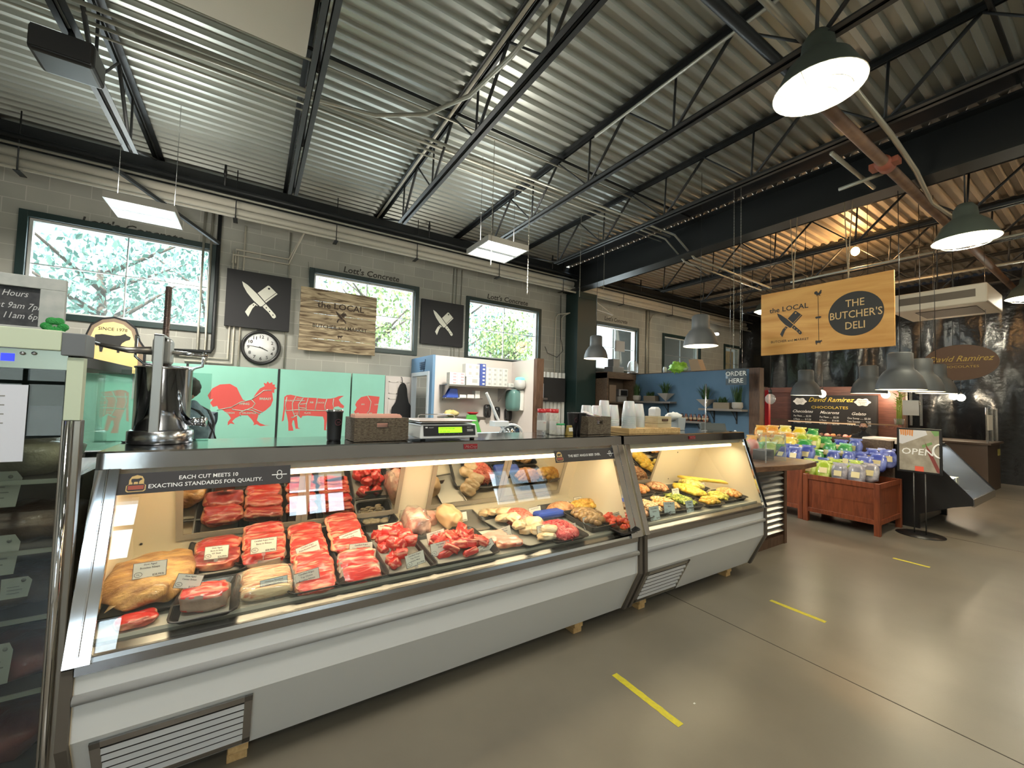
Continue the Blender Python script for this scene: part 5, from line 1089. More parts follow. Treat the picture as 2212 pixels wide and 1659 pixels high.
# cutting board with cups
bx0, bx1 = on_top(1341, 2.35), on_top(1452, 2.35)
b = MB(); b.box((bx0+.02, 2.28, TZ), (bx1+.02, 2.56, TZ+.045)); tag(b.build('cutting_board', lumberm, bevel=.002), 'thick wooden cutting board under the tall cup stacks', 'board')
BZ = TZ+.0455
stack(1358, 2.36, BZ, .060, .042, .235, 13, 'tallest stack of upturned frosted cups on the wooden board')
stack(1378, 2.44, BZ, .056, .040, .215, 12, 'second stack of upturned frosted cups on the wooden board, right of the tallest')
for i, (u, v, y) in enumerate(((1266, 0, 2.58), (1288, 0, 2.60), (1304, 0, 2.58), (1324, 0, 2.62), (1277, 0, 2.72))):
    stack(u, y, TZ, .056, .040, [.24, .24, .29, .25, .23][i], 8, 'stack of upturned frosted cups behind the right rattan basket, ' + ['leftmost', 'second', 'tallest middle one', 'rightmost', 'rear one'][i])
t = thing('wooden_crate', 'small pale wooden box with brown handle on the cutting board', 'box', (on_top(1421, 2.38), 2.38, BZ))
b = MB(); w = .13; w = .19; b.box((-w/2, -.07, 0), (w/2, .07, .035)); b.box((-w/2, -.07, .037), (w/2, .07, .098)); b.build('box_body', pbr('pale_wood', (.45, .37, .22), .6, n=(14, (.58, .48, .30)), stretch=(.2, 1, 1)), t, local=True, bevel=.002)
b = MB(); b.box((-.04, -.078, .060), (.04, -.070, .080)); b.build('handle', brownwood, t, local=True, bevel=.002)
b = MB(); b.box((-.02, -.03, 0), (.03, .03, .045)); b.hexa([(-.02, -.03, .045), (.03, -.03, .045), (.03, .03, .045), (-.02, .03, .045), (-.005, -.02, .06), (.02, -.02, .06), (.02, .02, .06), (-.005, .02, .06)]); o = b.build('label_printer', pbr('printer_white', (.60, .60, .60), .4), local=True, bevel=.003); o.location = (on_top(1412, 2.40), 2.40, BZ+.099); o.scale = (1.5, 1.3, 1.4); tag(o, 'small white label printer on top of the pale wooden box', 'printer')
t = thing('napkin_bin', 'translucent plastic bin of crumpled white napkins at the right', 'bin', (on_top(1462, 2.56), 2.56, TZ))
b = MB(); b.hexa([(-.052, -.052, 0), (.052, -.052, 0), (.052, .052, 0), (-.052, .052, 0), (-.064, -.060, .125), (.064, -.060, .125), (.064, .060, .125), (-.064, .060, .125)]); b.build('bin_body', pbr('bin_plastic', (.42, .46, .47), .4), t, local=True, bevel=.004)
b = MB(); b.blob((-.06, 0, .135), (.12, .05, .040), 16, 8, .5, 5, seed=5); tag(b.build('napkins', pbr('napkin', (.78, .78, .76), .9)), 'crumpled white napkins heaped on the translucent bin', 'napkins', kind='stuff').location += Vector((on_top(1462, 2.56), 2.56, TZ))
b = MB(); x = on_top(1527, 2.4); b.tube([(x, 2.42, TZ+.004), (x, 2.42, TZ+.115)], .003, 8); b.box((x-.03, 2.40, TZ), (x+.01, 2.44, TZ+.004)); tag(b.build('sign_holder', plastic_clear), 'thin clear upright sign holder on the deli case', 'sign holder')
# clear guard behind the stuffer
b = MB(); b.box((-.60, 2.60, TZ), (-.18, 2.606, TZ+.34)); b.box((-.60, 2.58, TZ), (-.18, 2.626, TZ+.004)); tag(b.build('acrylic_guard', glassmat('acrylic', (.80, .88, .86), 1.4)), 'clear acrylic guard standing behind the sausage stuffer', 'guard')
b = MB(); b.hexa([(-.49, 2.55, TZ), (-.36, 2.64, TZ), (-.37, 2.65, TZ), (-.50, 2.56, TZ), (-.49, 2.55, TZ+.006), (-.36, 2.64, TZ+.006), (-.37, 2.65, TZ+.006), (-.50, 2.56, TZ+.006)]); tag(b.build('knife_strip', blackp), 'thin black edge strip left of the sausage stuffer', 'strip')
# ================================================================ kitchen alcove behind the cases
kz = 2.39; kw = pbr('kitchen_white', (.66, .60, .56), .6); kb = pbr('kitchen_blue', (.13, .25, .40), .6)
b = MB(); b.box((2.71, 6.84, 0), (4.44, 6.94, kz)); b.box((4.36, 6.06, 0), (4.44, 6.84, kz)); o = struct(b.build('wall_kitchen', kw), 'white partition round the hand-wash corner')
b = MB(); b.box((2.66, 6.78, 0), (2.71, 6.94, kz)); b.box((2.66, 7.78, 0), (2.71, 7.92, kz)); b.box((2.66, 6.94, 2.07), (2.71, 7.78, kz)); struct(b.build('wall_blue_return', kb), 'blue return wall with the kitchen doorway')
t = struct(thing('door_2', 'white cased doorway in the blue kitchen return', 'doorway', (2.66, 7.36, 0)))
b = MB(); b.box((2.63, 6.90, 0), (2.72, 6.97, 2.10)); b.box((2.63, 7.75, 0), (2.72, 7.82, 2.10)); b.box((2.63, 6.97, 2.03), (2.72, 7.75, 2.10)); b.build('door_casing', pbr('casing_white', (.60, .66, .72), .5), t)
b = MB(); b.box((4.34, 5.96, 0), (4.50, 6.06, kz+.01)); struct(b.build('trim_3', brownwood, bevel=.004))
t = struct(thing('door_1', 'white panelled door behind the black apron', 'door', (2.40, 7.86, 0)))
b = MB(); b.box((2.135, 7.84, 0), (2.655, 7.88, 2.02)); b.build('door_leaf', kw, t)
b = MB()
for x0, x1 in ((2.20, 2.37), (2.43, 2.60)):
    for z0, z1 in ((.2, .9), (1.05, 1.6), (1.68, 1.92)):
        for q in (((x0, z0), (x1, z0+.02)), ((x0, z1-.02), (x1, z1)), ((x0, z0), (x0+.02, z1)), ((x1-.02, z0), (x1, z1))): b.box((q[0][0], 7.832, q[0][1]), (q[1][0], 7.84, q[1][1]))
b.build('door_moulding', kw, t)
b = MB(); b.lathe([(.012, 0), (.012, .03), (.025, .04), (.02, .06), (0, .06)], (2.18, 7.84, 1.0), 12, RX90); b.build('door_knob', steel, t)
# apron
t = thing('apron', 'black apron hanging from a hook on the white panelled door', 'apron', (2.44, 7.79, 1.0))
b = MB(); vs = []; n = 24
prof = [(.02, 1.90), (.06, 1.86), (.085, 1.78), (.10, 1.65), (.13, 1.52), (.20, 1.42), (.21, 1.2), (.21, 1.0), (.22, .85)]
for (w, z) in prof:
    for k in range(n): a = 2*pi*k/n; vs.append((2.46+w*cos(a)*(1-.0), 7.79+.035*sin(a)*(1+.3*sin(5*a+z*9)), z))
m = len(prof); b.add(vs, [(i*n+k, i*n+(k+1) % n, (i+1)*n+(k+1) % n, (i+1)*n+k) for i in range(m-1) for k in range(n)] + [tuple(range(n)), tuple(range((m-1)*n, m*n))], True); b.build('apron_cloth', pbr('black_cloth', (.012, .012, .013), .9), t)
b = MB(); b.tube([(2.46, 7.80, 1.88), (2.44, 7.80, 2.0), (2.43, 7.83, 2.01)], .006, 6); b.build('neck_strap', MAT['black_cloth'], t)
# cart decal sign on the blue return
b = MB()
for z in (2.16, 2.20, 2.24, 2.28): b.tube([(2.655, 7.15, z), (2.655, 7.45-(.28-(z-2.0))*.3, z)], .006, 5)
for y in (7.18, 7.24, 7.30, 7.36): b.tube([(2.655, y, 2.14), (2.655, y-.01, 2.29)], .006, 5)
b.tube([(2.655, 7.14, 2.33), (2.655, 7.2, 2.11), (2.655, 7.40, 2.11)], .006, 5)
tag(b.build('cart_decal', pbr('decal_navy', (.02, .05, .11), .5)), 'dark shopping-cart emblem on the blue wall above the kitchen doorway', 'emblem')
# kitchen shelf with boxes
t = thing('wall_shelf', 'stainless wall shelf crowded with glove and film boxes', 'shelf', (3.55, 6.68, 1.86))
b = MB(); b.box((2.82, 6.50, 1.855), (4.26, 6.84, 1.868)); b.box((2.82, 6.495, 1.835), (4.26, 6.50, 1.868)); b.build('shelf_board', steel, t)
for x in (2.88, 4.05):
    b = MB(); b.prism([(x, 6.84, 1.855), (x, 6.52, 1.855), (x, 6.54, 1.83), (x, 6.82, 1.58), (x, 6.84, 1.58)], (.006, 0, 0)); b.build('bracket', steel, t)
gb = [pbr('glove_white', (.70, .70, .66), .6), pbr('glove_blue', (.06, .10, .36), .5), pbr('glove_pink', (.60, .35, .38), .6), pbr('carton', (.62, .58, .52), .7)]
def boxes(nm, lb, cat, grp, x0, nx, z0, nz, w, h, mt, y=6.52, d=.14, mark=None):
    for i in range(nx):
        for j in range(nz):
            x = x0+i*(w+.002); z = z0+j*(h+.001)
            t = thing(nm, lb, cat, (x+w/2, y+d/2, z), grp)
            b = MB(); b.box((x, y, z), (x+w, y+d, z+h)); b.build('carton_body', mt, t, bevel=.002)
            b = MB(); b.box((x+w*.45, y-.001, z+h*.3), (x+w*.85, y, z+h*.75)); b.build('printed_label', mark or gb[2], t)
grm = pbr('grey_mark', (.45, .45, .42), .6)
boxes('glove_box', 'white glove box with grey print in the low wide stack on the wall shelf', 'box', 'white glove boxes stacked four high', 3.60, 4, 1.869, 4, .115, .085, gb[0], mark=grm)
boxes('glove_box', 'dark blue glove box in the narrow tower on the wall shelf', 'box', 'blue glove boxes in a tower', 3.475, 1, 1.869, 6, .115, .066, gb[1], mark=gb[0])
boxes('glove_box', 'pink-and-white glove box at the left of the wall shelf', 'box', 'pink-printed glove boxes', 2.88, 2, 1.869, 4, .145, .052, gb[0], mark=gb[2])
boxes('film_box', 'large pale film carton in the middle of the wall shelf', 'box', 'pale film cartons', 3.20, 1, 1.869, 1, .265, .15, gb[0], mark=grm)
boxes('film_box', 'pale carton with pink end on top of the film cartons', 'box', 'upper pale cartons', 3.18, 2, 2.021, 2, .14, .115, gb[0], mark=grm)
boxes('glove_box', 'single white glove box at the right end of the wall shelf', 'box', None, 4.09, 1, 1.869, 1, .12, .075, gb[0], mark=grm)
t = thing('wire_shelf', 'wire wall shelf with small tools below the steel shelf', 'shelf', (3.2, 6.7, 1.63))
b = MB()
for k in range(12): b.tube([(2.84, 6.56+.024*k, 1.63), (3.56, 6.56+.024*k, 1.63)], .003, 4)
for x in (2.84, 3.2, 3.56): b.tube([(x, 6.55, 1.627), (x, 6.84, 1.627)], .004, 5)
b.build('wire_deck', chrome, t)
b = MB(); b.hexa([(2.86, 6.60, 1.635), (3.10, 6.60, 1.635), (3.10, 6.78, 1.635), (2.86, 6.78, 1.635), (2.94, 6.62, 1.80), (3.08, 6.62, 1.80), (3.08, 6.76, 1.80), (2.94, 6.76, 1.80)]); tag(b.build('tool_caddy', bluep, bevel=.01), 'blue tapered tool caddy on the wire shelf', 'caddy')
for i, (x, z, w, h) in enumerate(((3.12, 1.635, .13, .06), (3.27, 1.635, .14, .07), (3.43, 1.635, .10, .14))):
    b = MB(); b.box((x, 6.60, z), (x+w, 6.74, z+h)); tag(b.build('parts_box', paper, bevel=.006), 'white parts box on the wire shelf, ' + ['left low one', 'middle one', 'right tall one'][i], 'box')
b = MB(); b.lathe([(.05, 0), (.09, .03), (.11, .05), (.10, .05), (.05, .01), (0, .01)], (3.40, 6.62, 1.33), 20); tag(b.build('red_colander', redp), 'red bowl on the lower kitchen ledge', 'bowl')
b = MB(); b.box((2.80, 6.50, 1.29), (3.60, 6.84, 1.30)); b.box((2.80, 6.495, 1.25), (3.60, 6.50, 1.30)); b.prism([(3.55, 6.84, 1.29), (3.55, 6.55, 1.29), (3.55, 6.84, 1.05)], (.01, 0, 0)); tag(b.build('ledge_shelf', steel), 'lower steel ledge carrying the red bowl', 'shelf')
b = MB(); b.blob((2.98, 6.62, 1.36), (.13, .07, .06), 14, 8, .5, 3, seed=2); tag(b.build('produce_bag', pbr('bag_yellow', (.55, .42, .12), .5, n=(9, (.70, .60, .3)))), 'small yellow produce bag on the lower ledge', 'bag')
# soap dispensers, towel dispenser, led
for i, (x, z) in enumerate(((3.80, 1.40), (4.02, 1.36), (4.27, 1.33))):
    t = thing('soap_dispenser', 'glossy black wall soap dispenser, ' + ['leftmost rounded one', 'middle slim one', 'rightmost tapered one'][i] + ' of three', 'dispenser', (x, 6.78, z-.12), 'black wall dispensers')
    b = MB(); w = (.075, .055, .08)[i]; b.blob((x, 6.80, z), (w, .055, .13), 16, 10, p=.55); b.build('dispenser_body', pbr('gloss_black', (.015, .015, .016), .1, coat=.8), t)
    b = MB(); b.box((x-w*.5, 6.745, z-.12), (x+w*.5, 6.79, z-.09)); b.build('push_bar', MAT['gloss_black'], t)
t = thing('towel_dispenser', 'translucent green paper towel dispenser on the kitchen wing wall', 'dispenser', (4.28, 6.6, 1.42))
b = MB(); b.blob((4.22, 6.55, 1.62), (.10, .17, .21), 18, 10, p=.45); b.build('towel_cover', pbr('smoke_green', (.12, .24, .22), .15, coat=.5), t)
b = MB(); b.box((4.28, 6.37, 1.43), (4.355, 6.73, 1.81)); b.build('back_plate', paper, t, bevel=.01)
t = thing('hand_sensor', 'white rounded wall unit glowing green on top', 'wall unit', (4.28, 6.42, 1.82))
b = MB(); b.blob((4.27, 6.40, 1.93), (.09, .12, .10), 18, 10, p=.7); b.build('unit_shell', pbr('shell_white', (.58, .58, .56), .4), t)
b = MB(); b.blob((4.27, 6.40, 2.02), (.07, .10, .045), 18, 8, p=.7); b.build('green_light', emis('led_green', (.15, .85, .55), .9), t)
# wash area clutter
b = MB(); b.hexa([(2.95, 6.1, .9), (3.35, 6.1, .9), (3.35, 6.13, .9), (2.95, 6.13, .9), (3.02, 6.1, 1.35), (3.18, 6.1, 1.35), (3.18, 6.13, 1.35), (3.02, 6.13, 1.35)]); 
def atk(o, u, v, y):
    q = onY(u, v, y); o.location += q - o.location; return o
q = onY(1022, 925, 6.0); tag(atk(b.build('cutting_board', pbr('board_green', (.10, .42, .08), .5)), 1022, 955, 6.0), 'bright green plastic cutting board standing in the kitchen', 'board')
t = thing('meat_slicer', 'white food slicer with curved blade guard behind the case', 'slicer', (3.2, 5.0, 1.12))
q = onY(1095, 935, 5.0); t.location = (q.x, 5.0, q.z-.06); t.scale = (1.5, 1.5, 1.5)
b = MB(); b.tube([(-.24, 0, .42), (-.10, 0, .16), (-.02, 0, .04)], .014, 8); b.tube([(-.16, .02, .30), (-.06, .02, .10)], .012, 8); b.cbox((-.09, 0, .13), (.16, .10, .05)); b.build('carriage_arm', pbr('slicer_white', (.66, .66, .66), .35), t, local=True, bevel=.004)
b = MB(); b.tube([Vector((.05+.13*cos(a*pi/12), 0, .02+.10*sin(a*pi/12))) for a in range(13)], .012, 8); b.build('blade_guard', MAT['slicer_white'], t, local=True)
b = MB(); b.lathe([(.11, 0), (.11, .004), (0, .012)], (.05, .02, .03), 28, RX90); b.build('blade', chrome, t, local=True)
b = MB(); b.cbox((.03, .08, -.02), (.34, .24, .10)); b.build('slicer_base', steel, t, local=True, bevel=.02)
b = MB(); q0, q1 = onY(1012, 945, 4.4), onY(1128, 945, 4.4); b.box((q0.x-.6, 4.4, .0), (q1.x+.35, 5.3, q0.z-.02)); tag(b.build('prep_table', pbr('table_blue', (.36, .46, .54), .35), bevel=.01), 'bluish steel-topped prep table behind the meat case', 'table')
# ================================================================ blue cafe partition and its shelves
xb = 8.35; cafeb = pbr('cafe_blue', (.075, .155, .25), .7, n=(2, (.09, .175, .28)))
b = MB(); b.box((xb, 4.25, 0), (xb+.12, 7.55, 2.385)); struct(b.build('wall_cafe', cafeb), 'blue cafe partition')
b = MB(); b.box((xb-.02, 4.05, 0), (xb+.14, 4.25, 2.40)); b.box((xb-.01, 4.25, 2.385), (xb+.13, 7.55, 2.40)); struct(b.build('trim_4', brownwood))
def plant(x, y, z, kind, lb, n=60, h=.22, s=.14):
    t = thing('potted_plant', lb, 'potted plant', (x, y, z), 'planters on the blue partition shelves')
    pot = pbr('pot_grey', (.40, .38, .35), .7); b = MB()
    if kind == 'tri': b.add([Vector(q) for q in ((0, 0, 0), (-s, -s, .19), (s, -s, .19), (s, s, .19), (-s, s, .19))], [(0, 2, 1), (0, 3, 2), (0, 4, 3), (0, 1, 4), (1, 2, 3, 4)], False); top = .19
    elif kind == 'box': b.box((-.07, -.17, 0), (.07, .17, .13)); top = .13
    else: b.lathe([(.07, 0), (.10, .04), (.10, .12), (.09, .14), (0, .13)], (0, 0, 0), 18); top = .14
    b.build('planter', pot if kind != 'box' else pbr('planter_wood', (.22, .18, .13), .7), t, local=True)
    b = MB(); 
    for k in range(n):
        a = random.uniform(0, 6.28); q = random.uniform(.2, 1.)
        base = Vector((random.uniform(-.05, .05), random.uniform(-.1, .1) if kind == 'box' else random.uniform(-.05, .05), top-.02))
        sp_ = {'tri': .9, 'box': .6, 'round': .35}[kind]; L = h*random.uniform(.7, 1.15)
        e = base + Vector((cos(a)*sp_*L*q, sin(a)*sp_*L*q, L*(1-.35*q*sp_))); m = base.lerp(e, .5) + Vector((0, 0, .25*L*q*sp_))
        w = Vector((-sin(a), cos(a), 0))*.007
        b.add([base-w, base+w, m+w*1.3, m-w*1.3, e], [(0, 1, 2, 3), (3, 2, 4)], False)
    b.recalc = False; b.build('leaves', darkleaf, t, local=True)
def bshelf(lb, v, y0, y1, z):
    t = thing('wall_shelf', lb, 'shelf', (xb-.12, (y0+y1)/2, z-.04))
    b = MB(); b.box((xb-.24, y0, z-.045), (xb, y1, z)); b.build('shelf_board', pbr('shelf_grey', (.20, .18, .165), .6), t, bevel=.003)
    for y in (y0+.22, y1-.22):
        b = MB(); b.box((xb-.20, y-.012, z-.06), (xb, y+.012, z-.045)); b.box((xb-.016, y-.012, z-.30), (xb, y+.012, z-.06)); b.tube([(xb-.17, y, z-.06), (xb-.01, y, z-.24)], .008, 6); b.build('bracket', blackm, t)
bshelf('long grey shelf at the left of the blue partition, with three planters', 0, 5.90, 7.1, 1.70)
bshelf('grey shelf at the right of the blue partition, with three planters', 0, 4.28, 5.20, 1.57)
bshelf('low grey shelf of bottles in the middle of the blue partition', 0, 5.05, 5.9, 1.28)
plant(xb-.13, 6.95, 1.70, 'round', 'grassy plant in a round grey pot at the left end of the left shelf', h=.34)
plant(xb-.13, 6.52, 1.70, 'box', 'low plant in a brown trough in the middle of the left shelf', h=.14)
plant(xb-.15, 6.08, 1.70, 'tri', 'spiky plant in a pointed grey planter on the left shelf', h=.34)
plant(xb-.15, 5.08, 1.57, 'tri', 'spiky plant in a pointed grey planter on the right shelf', h=.36)
plant(xb-.13, 4.72, 1.57, 'box', 'low plant in a brown trough in the middle of the right shelf', h=.15)
plant(xb-.13, 4.42, 1.57, 'round', 'upright grass in a round grey pot at the right end of the right shelf', h=.38)
for k in range(16):
    y = 5.86-.052*k; z = 1.281
    t = thing('sauce_bottle', 'small dark sauce bottle in the row on the low blue-wall shelf', 'bottle', (xb-.12+.03*(k % 2), y, z), 'sauce bottles on the low shelf')
    b = MB(); b.lathe([(.022, 0), (.024, .005), (.024, .10), (.010, .13), (.010, .155), (0, .155)], (0, 0, 0), 10); b.build('bottle_body', [pbr('sauce_brown', (.10, .035, .02), .2), pbr('sauce_black', (.03, .02, .02), .2), pbr('sauce_red', (.25, .05, .02), .2)][k % 3], t, local=True)
    b = MB(); b.lathe([(.0245, .03), (.0245, .08)], (0, 0, 0), 10); b.build('label', pbr('tan_label', (.50, .38, .25), .7), t, local=True)
b = MB(); b.box((xb-.02, 6.98, 1.86), (xb-.001, 7.1, 2.02)); tag(b.build('thermostat', paper), 'small pale control box on the blue partition above the left shelf', 'control box')
# order here sign
q0, q1 = onX(1570, 799, 8.0), onX(1610, 829, 8.0)
t = thing('order_sign', 'clear hanging sign reading ORDER HERE before the blue partition', 'sign', (8.0, (q0.y+q1.y)/2, q1.z))
b = MB(); b.box((8.0, q1.y-.02, q1.z-.02), (8.006, q0.y+.02, q0.z+.02)); b.build('acrylic_sheet', glassmat('acrylic_grey', (.45, .50, .55), 1.4, .35, (.25, .30, .34)), t)
b = MB(); my = (q0.y+q1.y)/2; b.text('ORDER', .125, (7.995, my, (q0.z+q1.z)/2+.02), -YD, ZD, off=.012); b.text('HERE', .125, (7.995, my, (q0.z+q1.z)/2-.12), -YD, ZD, off=.012); b.build('lettering', whitei, t)
for y in (my-.12, my+.12):
    b = MB(); b.tube([(8.003, y, q0.z+.02), (8.003, y, 5.06)], .003, 5); b.build('wire', steel, t)
# wooden shelf unit at the back beside the column
t = thing('shelf_unit', 'brown wooden shelf unit beside the dark green column, with boxes inside', 'shelf unit', (7.9, 7.4, 0))
sw = woodmat('dark_shelf_wood', (.07, .045, .03), (.13, .09, .06), 3, 'X')
b = MB(); b.box((7.30, 7.10, 0), (7.36, 7.5, 2.38)); b.box((8.26, 7.10, 0), (8.33, 7.5, 2.38)); b.build('side_boards', sw, t)
b = MB(); b.box((7.30, 7.08, 2.24), (8.33, 7.5, 2.40)); b.build('top_board', sw, t)
for z in (1.62, 1.2, .8): b = MB(); b.box((7.36, 7.12, z), (8.26, 7.48, z+.04)); b.build('shelf_board', sw, t)
b = MB(); b.box((7.36, 7.46, .8), (8.26, 7.5, 2.24)); b.build('back_board', pbr('back_brown', (.12, .085, .06), .8), t)
for i, (x, w, h, m) in enumerate(((7.45, .24, .42, pbr('carton_brown', (.20, .15, .11), .8)), (7.78, .30, .14, pbr('tin_grey', (.25, .24, .23), .5)))):
    b = MB(); b.box((x, 7.16, 1.661), (x+w, 7.4, 1.661+h)); tag(b.build('storage_box', m, bevel=.004), ('tall brown box' if i == 0 else 'low grey tin') + ' on the shelf unit beside the green column', 'box')
t = thing('radio', 'grey radio on the shelf unit beside the green column', 'radio', (8.0, 7.3, 1.805))
b = MB(); b.box((7.86, 7.2, 1.805), (8.18, 7.36, 1.99)); b.build('radio_body', pbr('radio_silver', (.32, .32, .33), .4, .5), t, bevel=.02)
b = MB(); b.box((7.90, 7.195, 1.83), (8.14, 7.2, 1.96)); b.build('radio_front', blackp, t)
# things on the ledge
t = thing('berkel_machine', 'grey kitchen machine with pale square hood on the ledge by the green column', 'machine', (7.7, 7.3, 2.402))
b = MB(); b.box((7.55, 7.15, 2.402), (7.95, 7.45, 2.55)); b.box((7.62, 7.2, 2.55), (7.85, 7.4, 2.75)); b.build('machine_body', pbr('machine_grey', (.22, .22, .23), .4, .4), t, bevel=.01)
b = MB(); b.box((7.70, 7.2, 2.95), (8.02, 7.24, 3.22)); b.tube([(7.86, 7.22, 2.70), (7.86, 7.22, 2.96)], .01, 6); b.build('square_hood', pbr('hood_grey', (.42, .42, .43), .5), t)
t.name = 'kitchen_machine'
t = thing('cake_dome', 'clear domed stand on the ledge left of the lettuce', 'cake dome', (8.22, 7.1, 2.402))
b = MB(); b.lathe([(.14, 0), (.14, .015), (0, .015)], (0, 0, 0), 20); b.build('plate', steel, t, local=True)
b = MB(); b.lathe([(.13, .016), (.13, .22), (.10, .30), (.04, .34), (0, .345)], (0, 0, 0), 20); b.build('dome', plastic_clear, t, local=True)
lett = pbr('lettuce', (.18, .48, .03), .5, n=(14, (.40, .70, .10)))
b = MB(); b.blob((0, 0, .10), (.16, .20, .13), 22, 12, .6, 3.5, seed=4); o = b.build('lettuce_head', lett, local=True); q = onX(1465, 798, 8.41); o.location = (8.41, q.y, 2.40); tag(o, 'bright green lettuce on top of the blue partition', 'lettuce')
b = MB(); b.hexa([(-.1, -.12, 0), (.1, -.12, 0), (.1, .12, 0), (-.1, .12, 0), (-.1, -.02, .26), (.1, -.02, .26), (.1, .2, .26), (-.1, .2, .26)]); o = b.build('cardboard_box', pbr('cardboard', (.34, .24, .15), .8), local=True); q = onX(1510, 795, 8.41); o.location = (8.41, q.y, 2.40); tag(o, 'slanted cardboard box on top of the blue partition', 'box')
b = MB(); b.blob((0, 0, .05), (.1, .16, .05), 14, 8, .4, 3); o = b.build('plastic_bag', plastic_clear, local=True); q = onX(1485, 799, 8.41); o.location = (8.41, q.y-.02, 2.40); tag(o, 'clear plastic bag lying right of the lettuce', 'bag')
b = MB(); b.lathe([(.04, 0), (.045, .10), (.03, .14), (0, .14)], (0, 0, 0), 14); o = b.build('salt_shaker', whitep, local=True); q = onX(1436, 800, 8.41); o.location = (8.41, q.y, 2.40); tag(o, 'white shaker left of the lettuce', 'shaker')
# corrugated sheet and black menu between partition and column
cw = pbr('corrugated_white', (.62, .62, .60), .35, .3)
b = MB(); n = 28; vs = []
for k in range(n+1):
    x = 4.85 + 1.72*k/n; vs += [(x, 7.84 + (.018 if k % 2 else -.018), .3), (x, 7.84 + (.018 if k % 2 else -.018), 2.34)]
b.add(vs, [(2*k, 2*k+2, 2*k+3, 2*k+1) for k in range(n)], False); b.recalc = False
tag(b.build('corrugated_panel', cw), 'upright corrugated metal panel between the brown post and the green column', 'panel')
b = MB(); b.box((5.2, 7.72, 1.62), (6.5, 7.82, 2.2)); tag(b.build('black_board', black_card), 'black board mounted over the corrugated metal panel', 'board')
for k in range(2):
    b = MB(); b.box((5.0+.28*k, 7.3, 1.70), (5.24+.28*k, 7.45, 2.02)); tag(b.build('supply_box', pbr('supply_blue', (.35, .40, .48), .6)), 'pale supply box behind the brown post, ' + ('left' if k == 0 else 'right'), 'box')
b = MB(); b.box((4.95, 7.25, 1.66), (5.6, 7.80, 1.70)); tag(b.build('supply_shelf', steel), 'short shelf behind the brown post', 'shelf')
# ================================================================ hanging lamps
shade = pbr('lamp_grey', (.062, .066, .068), .55); shin = pbr('lamp_inner', (.85, .83, .75), .4)
bulbm = emis('bulb_glow', (1, .88, .65), 30)
def pendant(x, y, z, lb, r=.235, top=5.06, pw=14, on=True):
    t = thing('pendant_lamp', lb, 'pendant lamp', (x, y, z), 'grey dome pendant lamps')
    k = r/.235; pr = [(.235, 0), (.232, .02), (.222, .08), (.195, .16), (.155, .22), (.125, .25), (.120, .30), (.118, .44), (.10, .455), (0, .455)]
    pi_ = [(.105, .44), (.11, .30), (.115, .25), (.148, .215), (.188, .155), (.215, .08), (.226, .02), (.231, 0)]
    b = MB(); b.lathe([(r_*k, h*k) for r_, h in pr], (x, y, z), 32, cap=False); b.recalc = False; b.build('lamp_shade', shade, t)
    b = MB(); b.lathe([(0, .43*k)] + [(r_*k, h*k) for r_, h in pi_] + [(.235*k, 0)], (x, y, z), 32, cap=False); b.recalc = False; b.build('shade_lining', shin, t)
    b = MB(); b.tube([(x, y, z+.455*k), (x, y, top)], .004, 6); b.build('cord', blackp, t)
    b = MB(); b.blob((x, y, z+.14*k), (.035, .035, .05), 12, 8); b.build('bulb', bulbm, t)
    light('POINT', 'pendant_light', (x, y, z+.07*k), pw, (1, .85, .6), .05)
for i, (u, v, d, lb) in enumerate(((1513, 748, 5.9, 'grey dome pendant lamp nearest the blue partition middle, the larger-looking of the pair'), (1287, 775, 8.0, 'grey dome pendant lamp in front of the dark green column'),
        (1945, 842, 4.95, 'front lamp of the cluster beside the plywood sign'), (1877, 850, 6.6, 'lamp of the cluster, second from the left, before the menu board'), (1741, 854, 7.3, 'leftmost lamp of the cluster, over the chips display'),
        (1990, 846, 5.6, 'lamp partly hidden behind the front one of the cluster'), (2022, 850, 6.3, 'rightmost lamp of the cluster, before the oval sign'))):
    c = Vector(((u-W_/2)/F_*d, (v-H_/2)/F_*d, d)); p = Vector((_X.dot(c), _Y.dot(c), CAMZ+_Z.dot(c)))
    pendant(p.x, p.y, p.z, lb, pw=12 if i < 2 else 9)
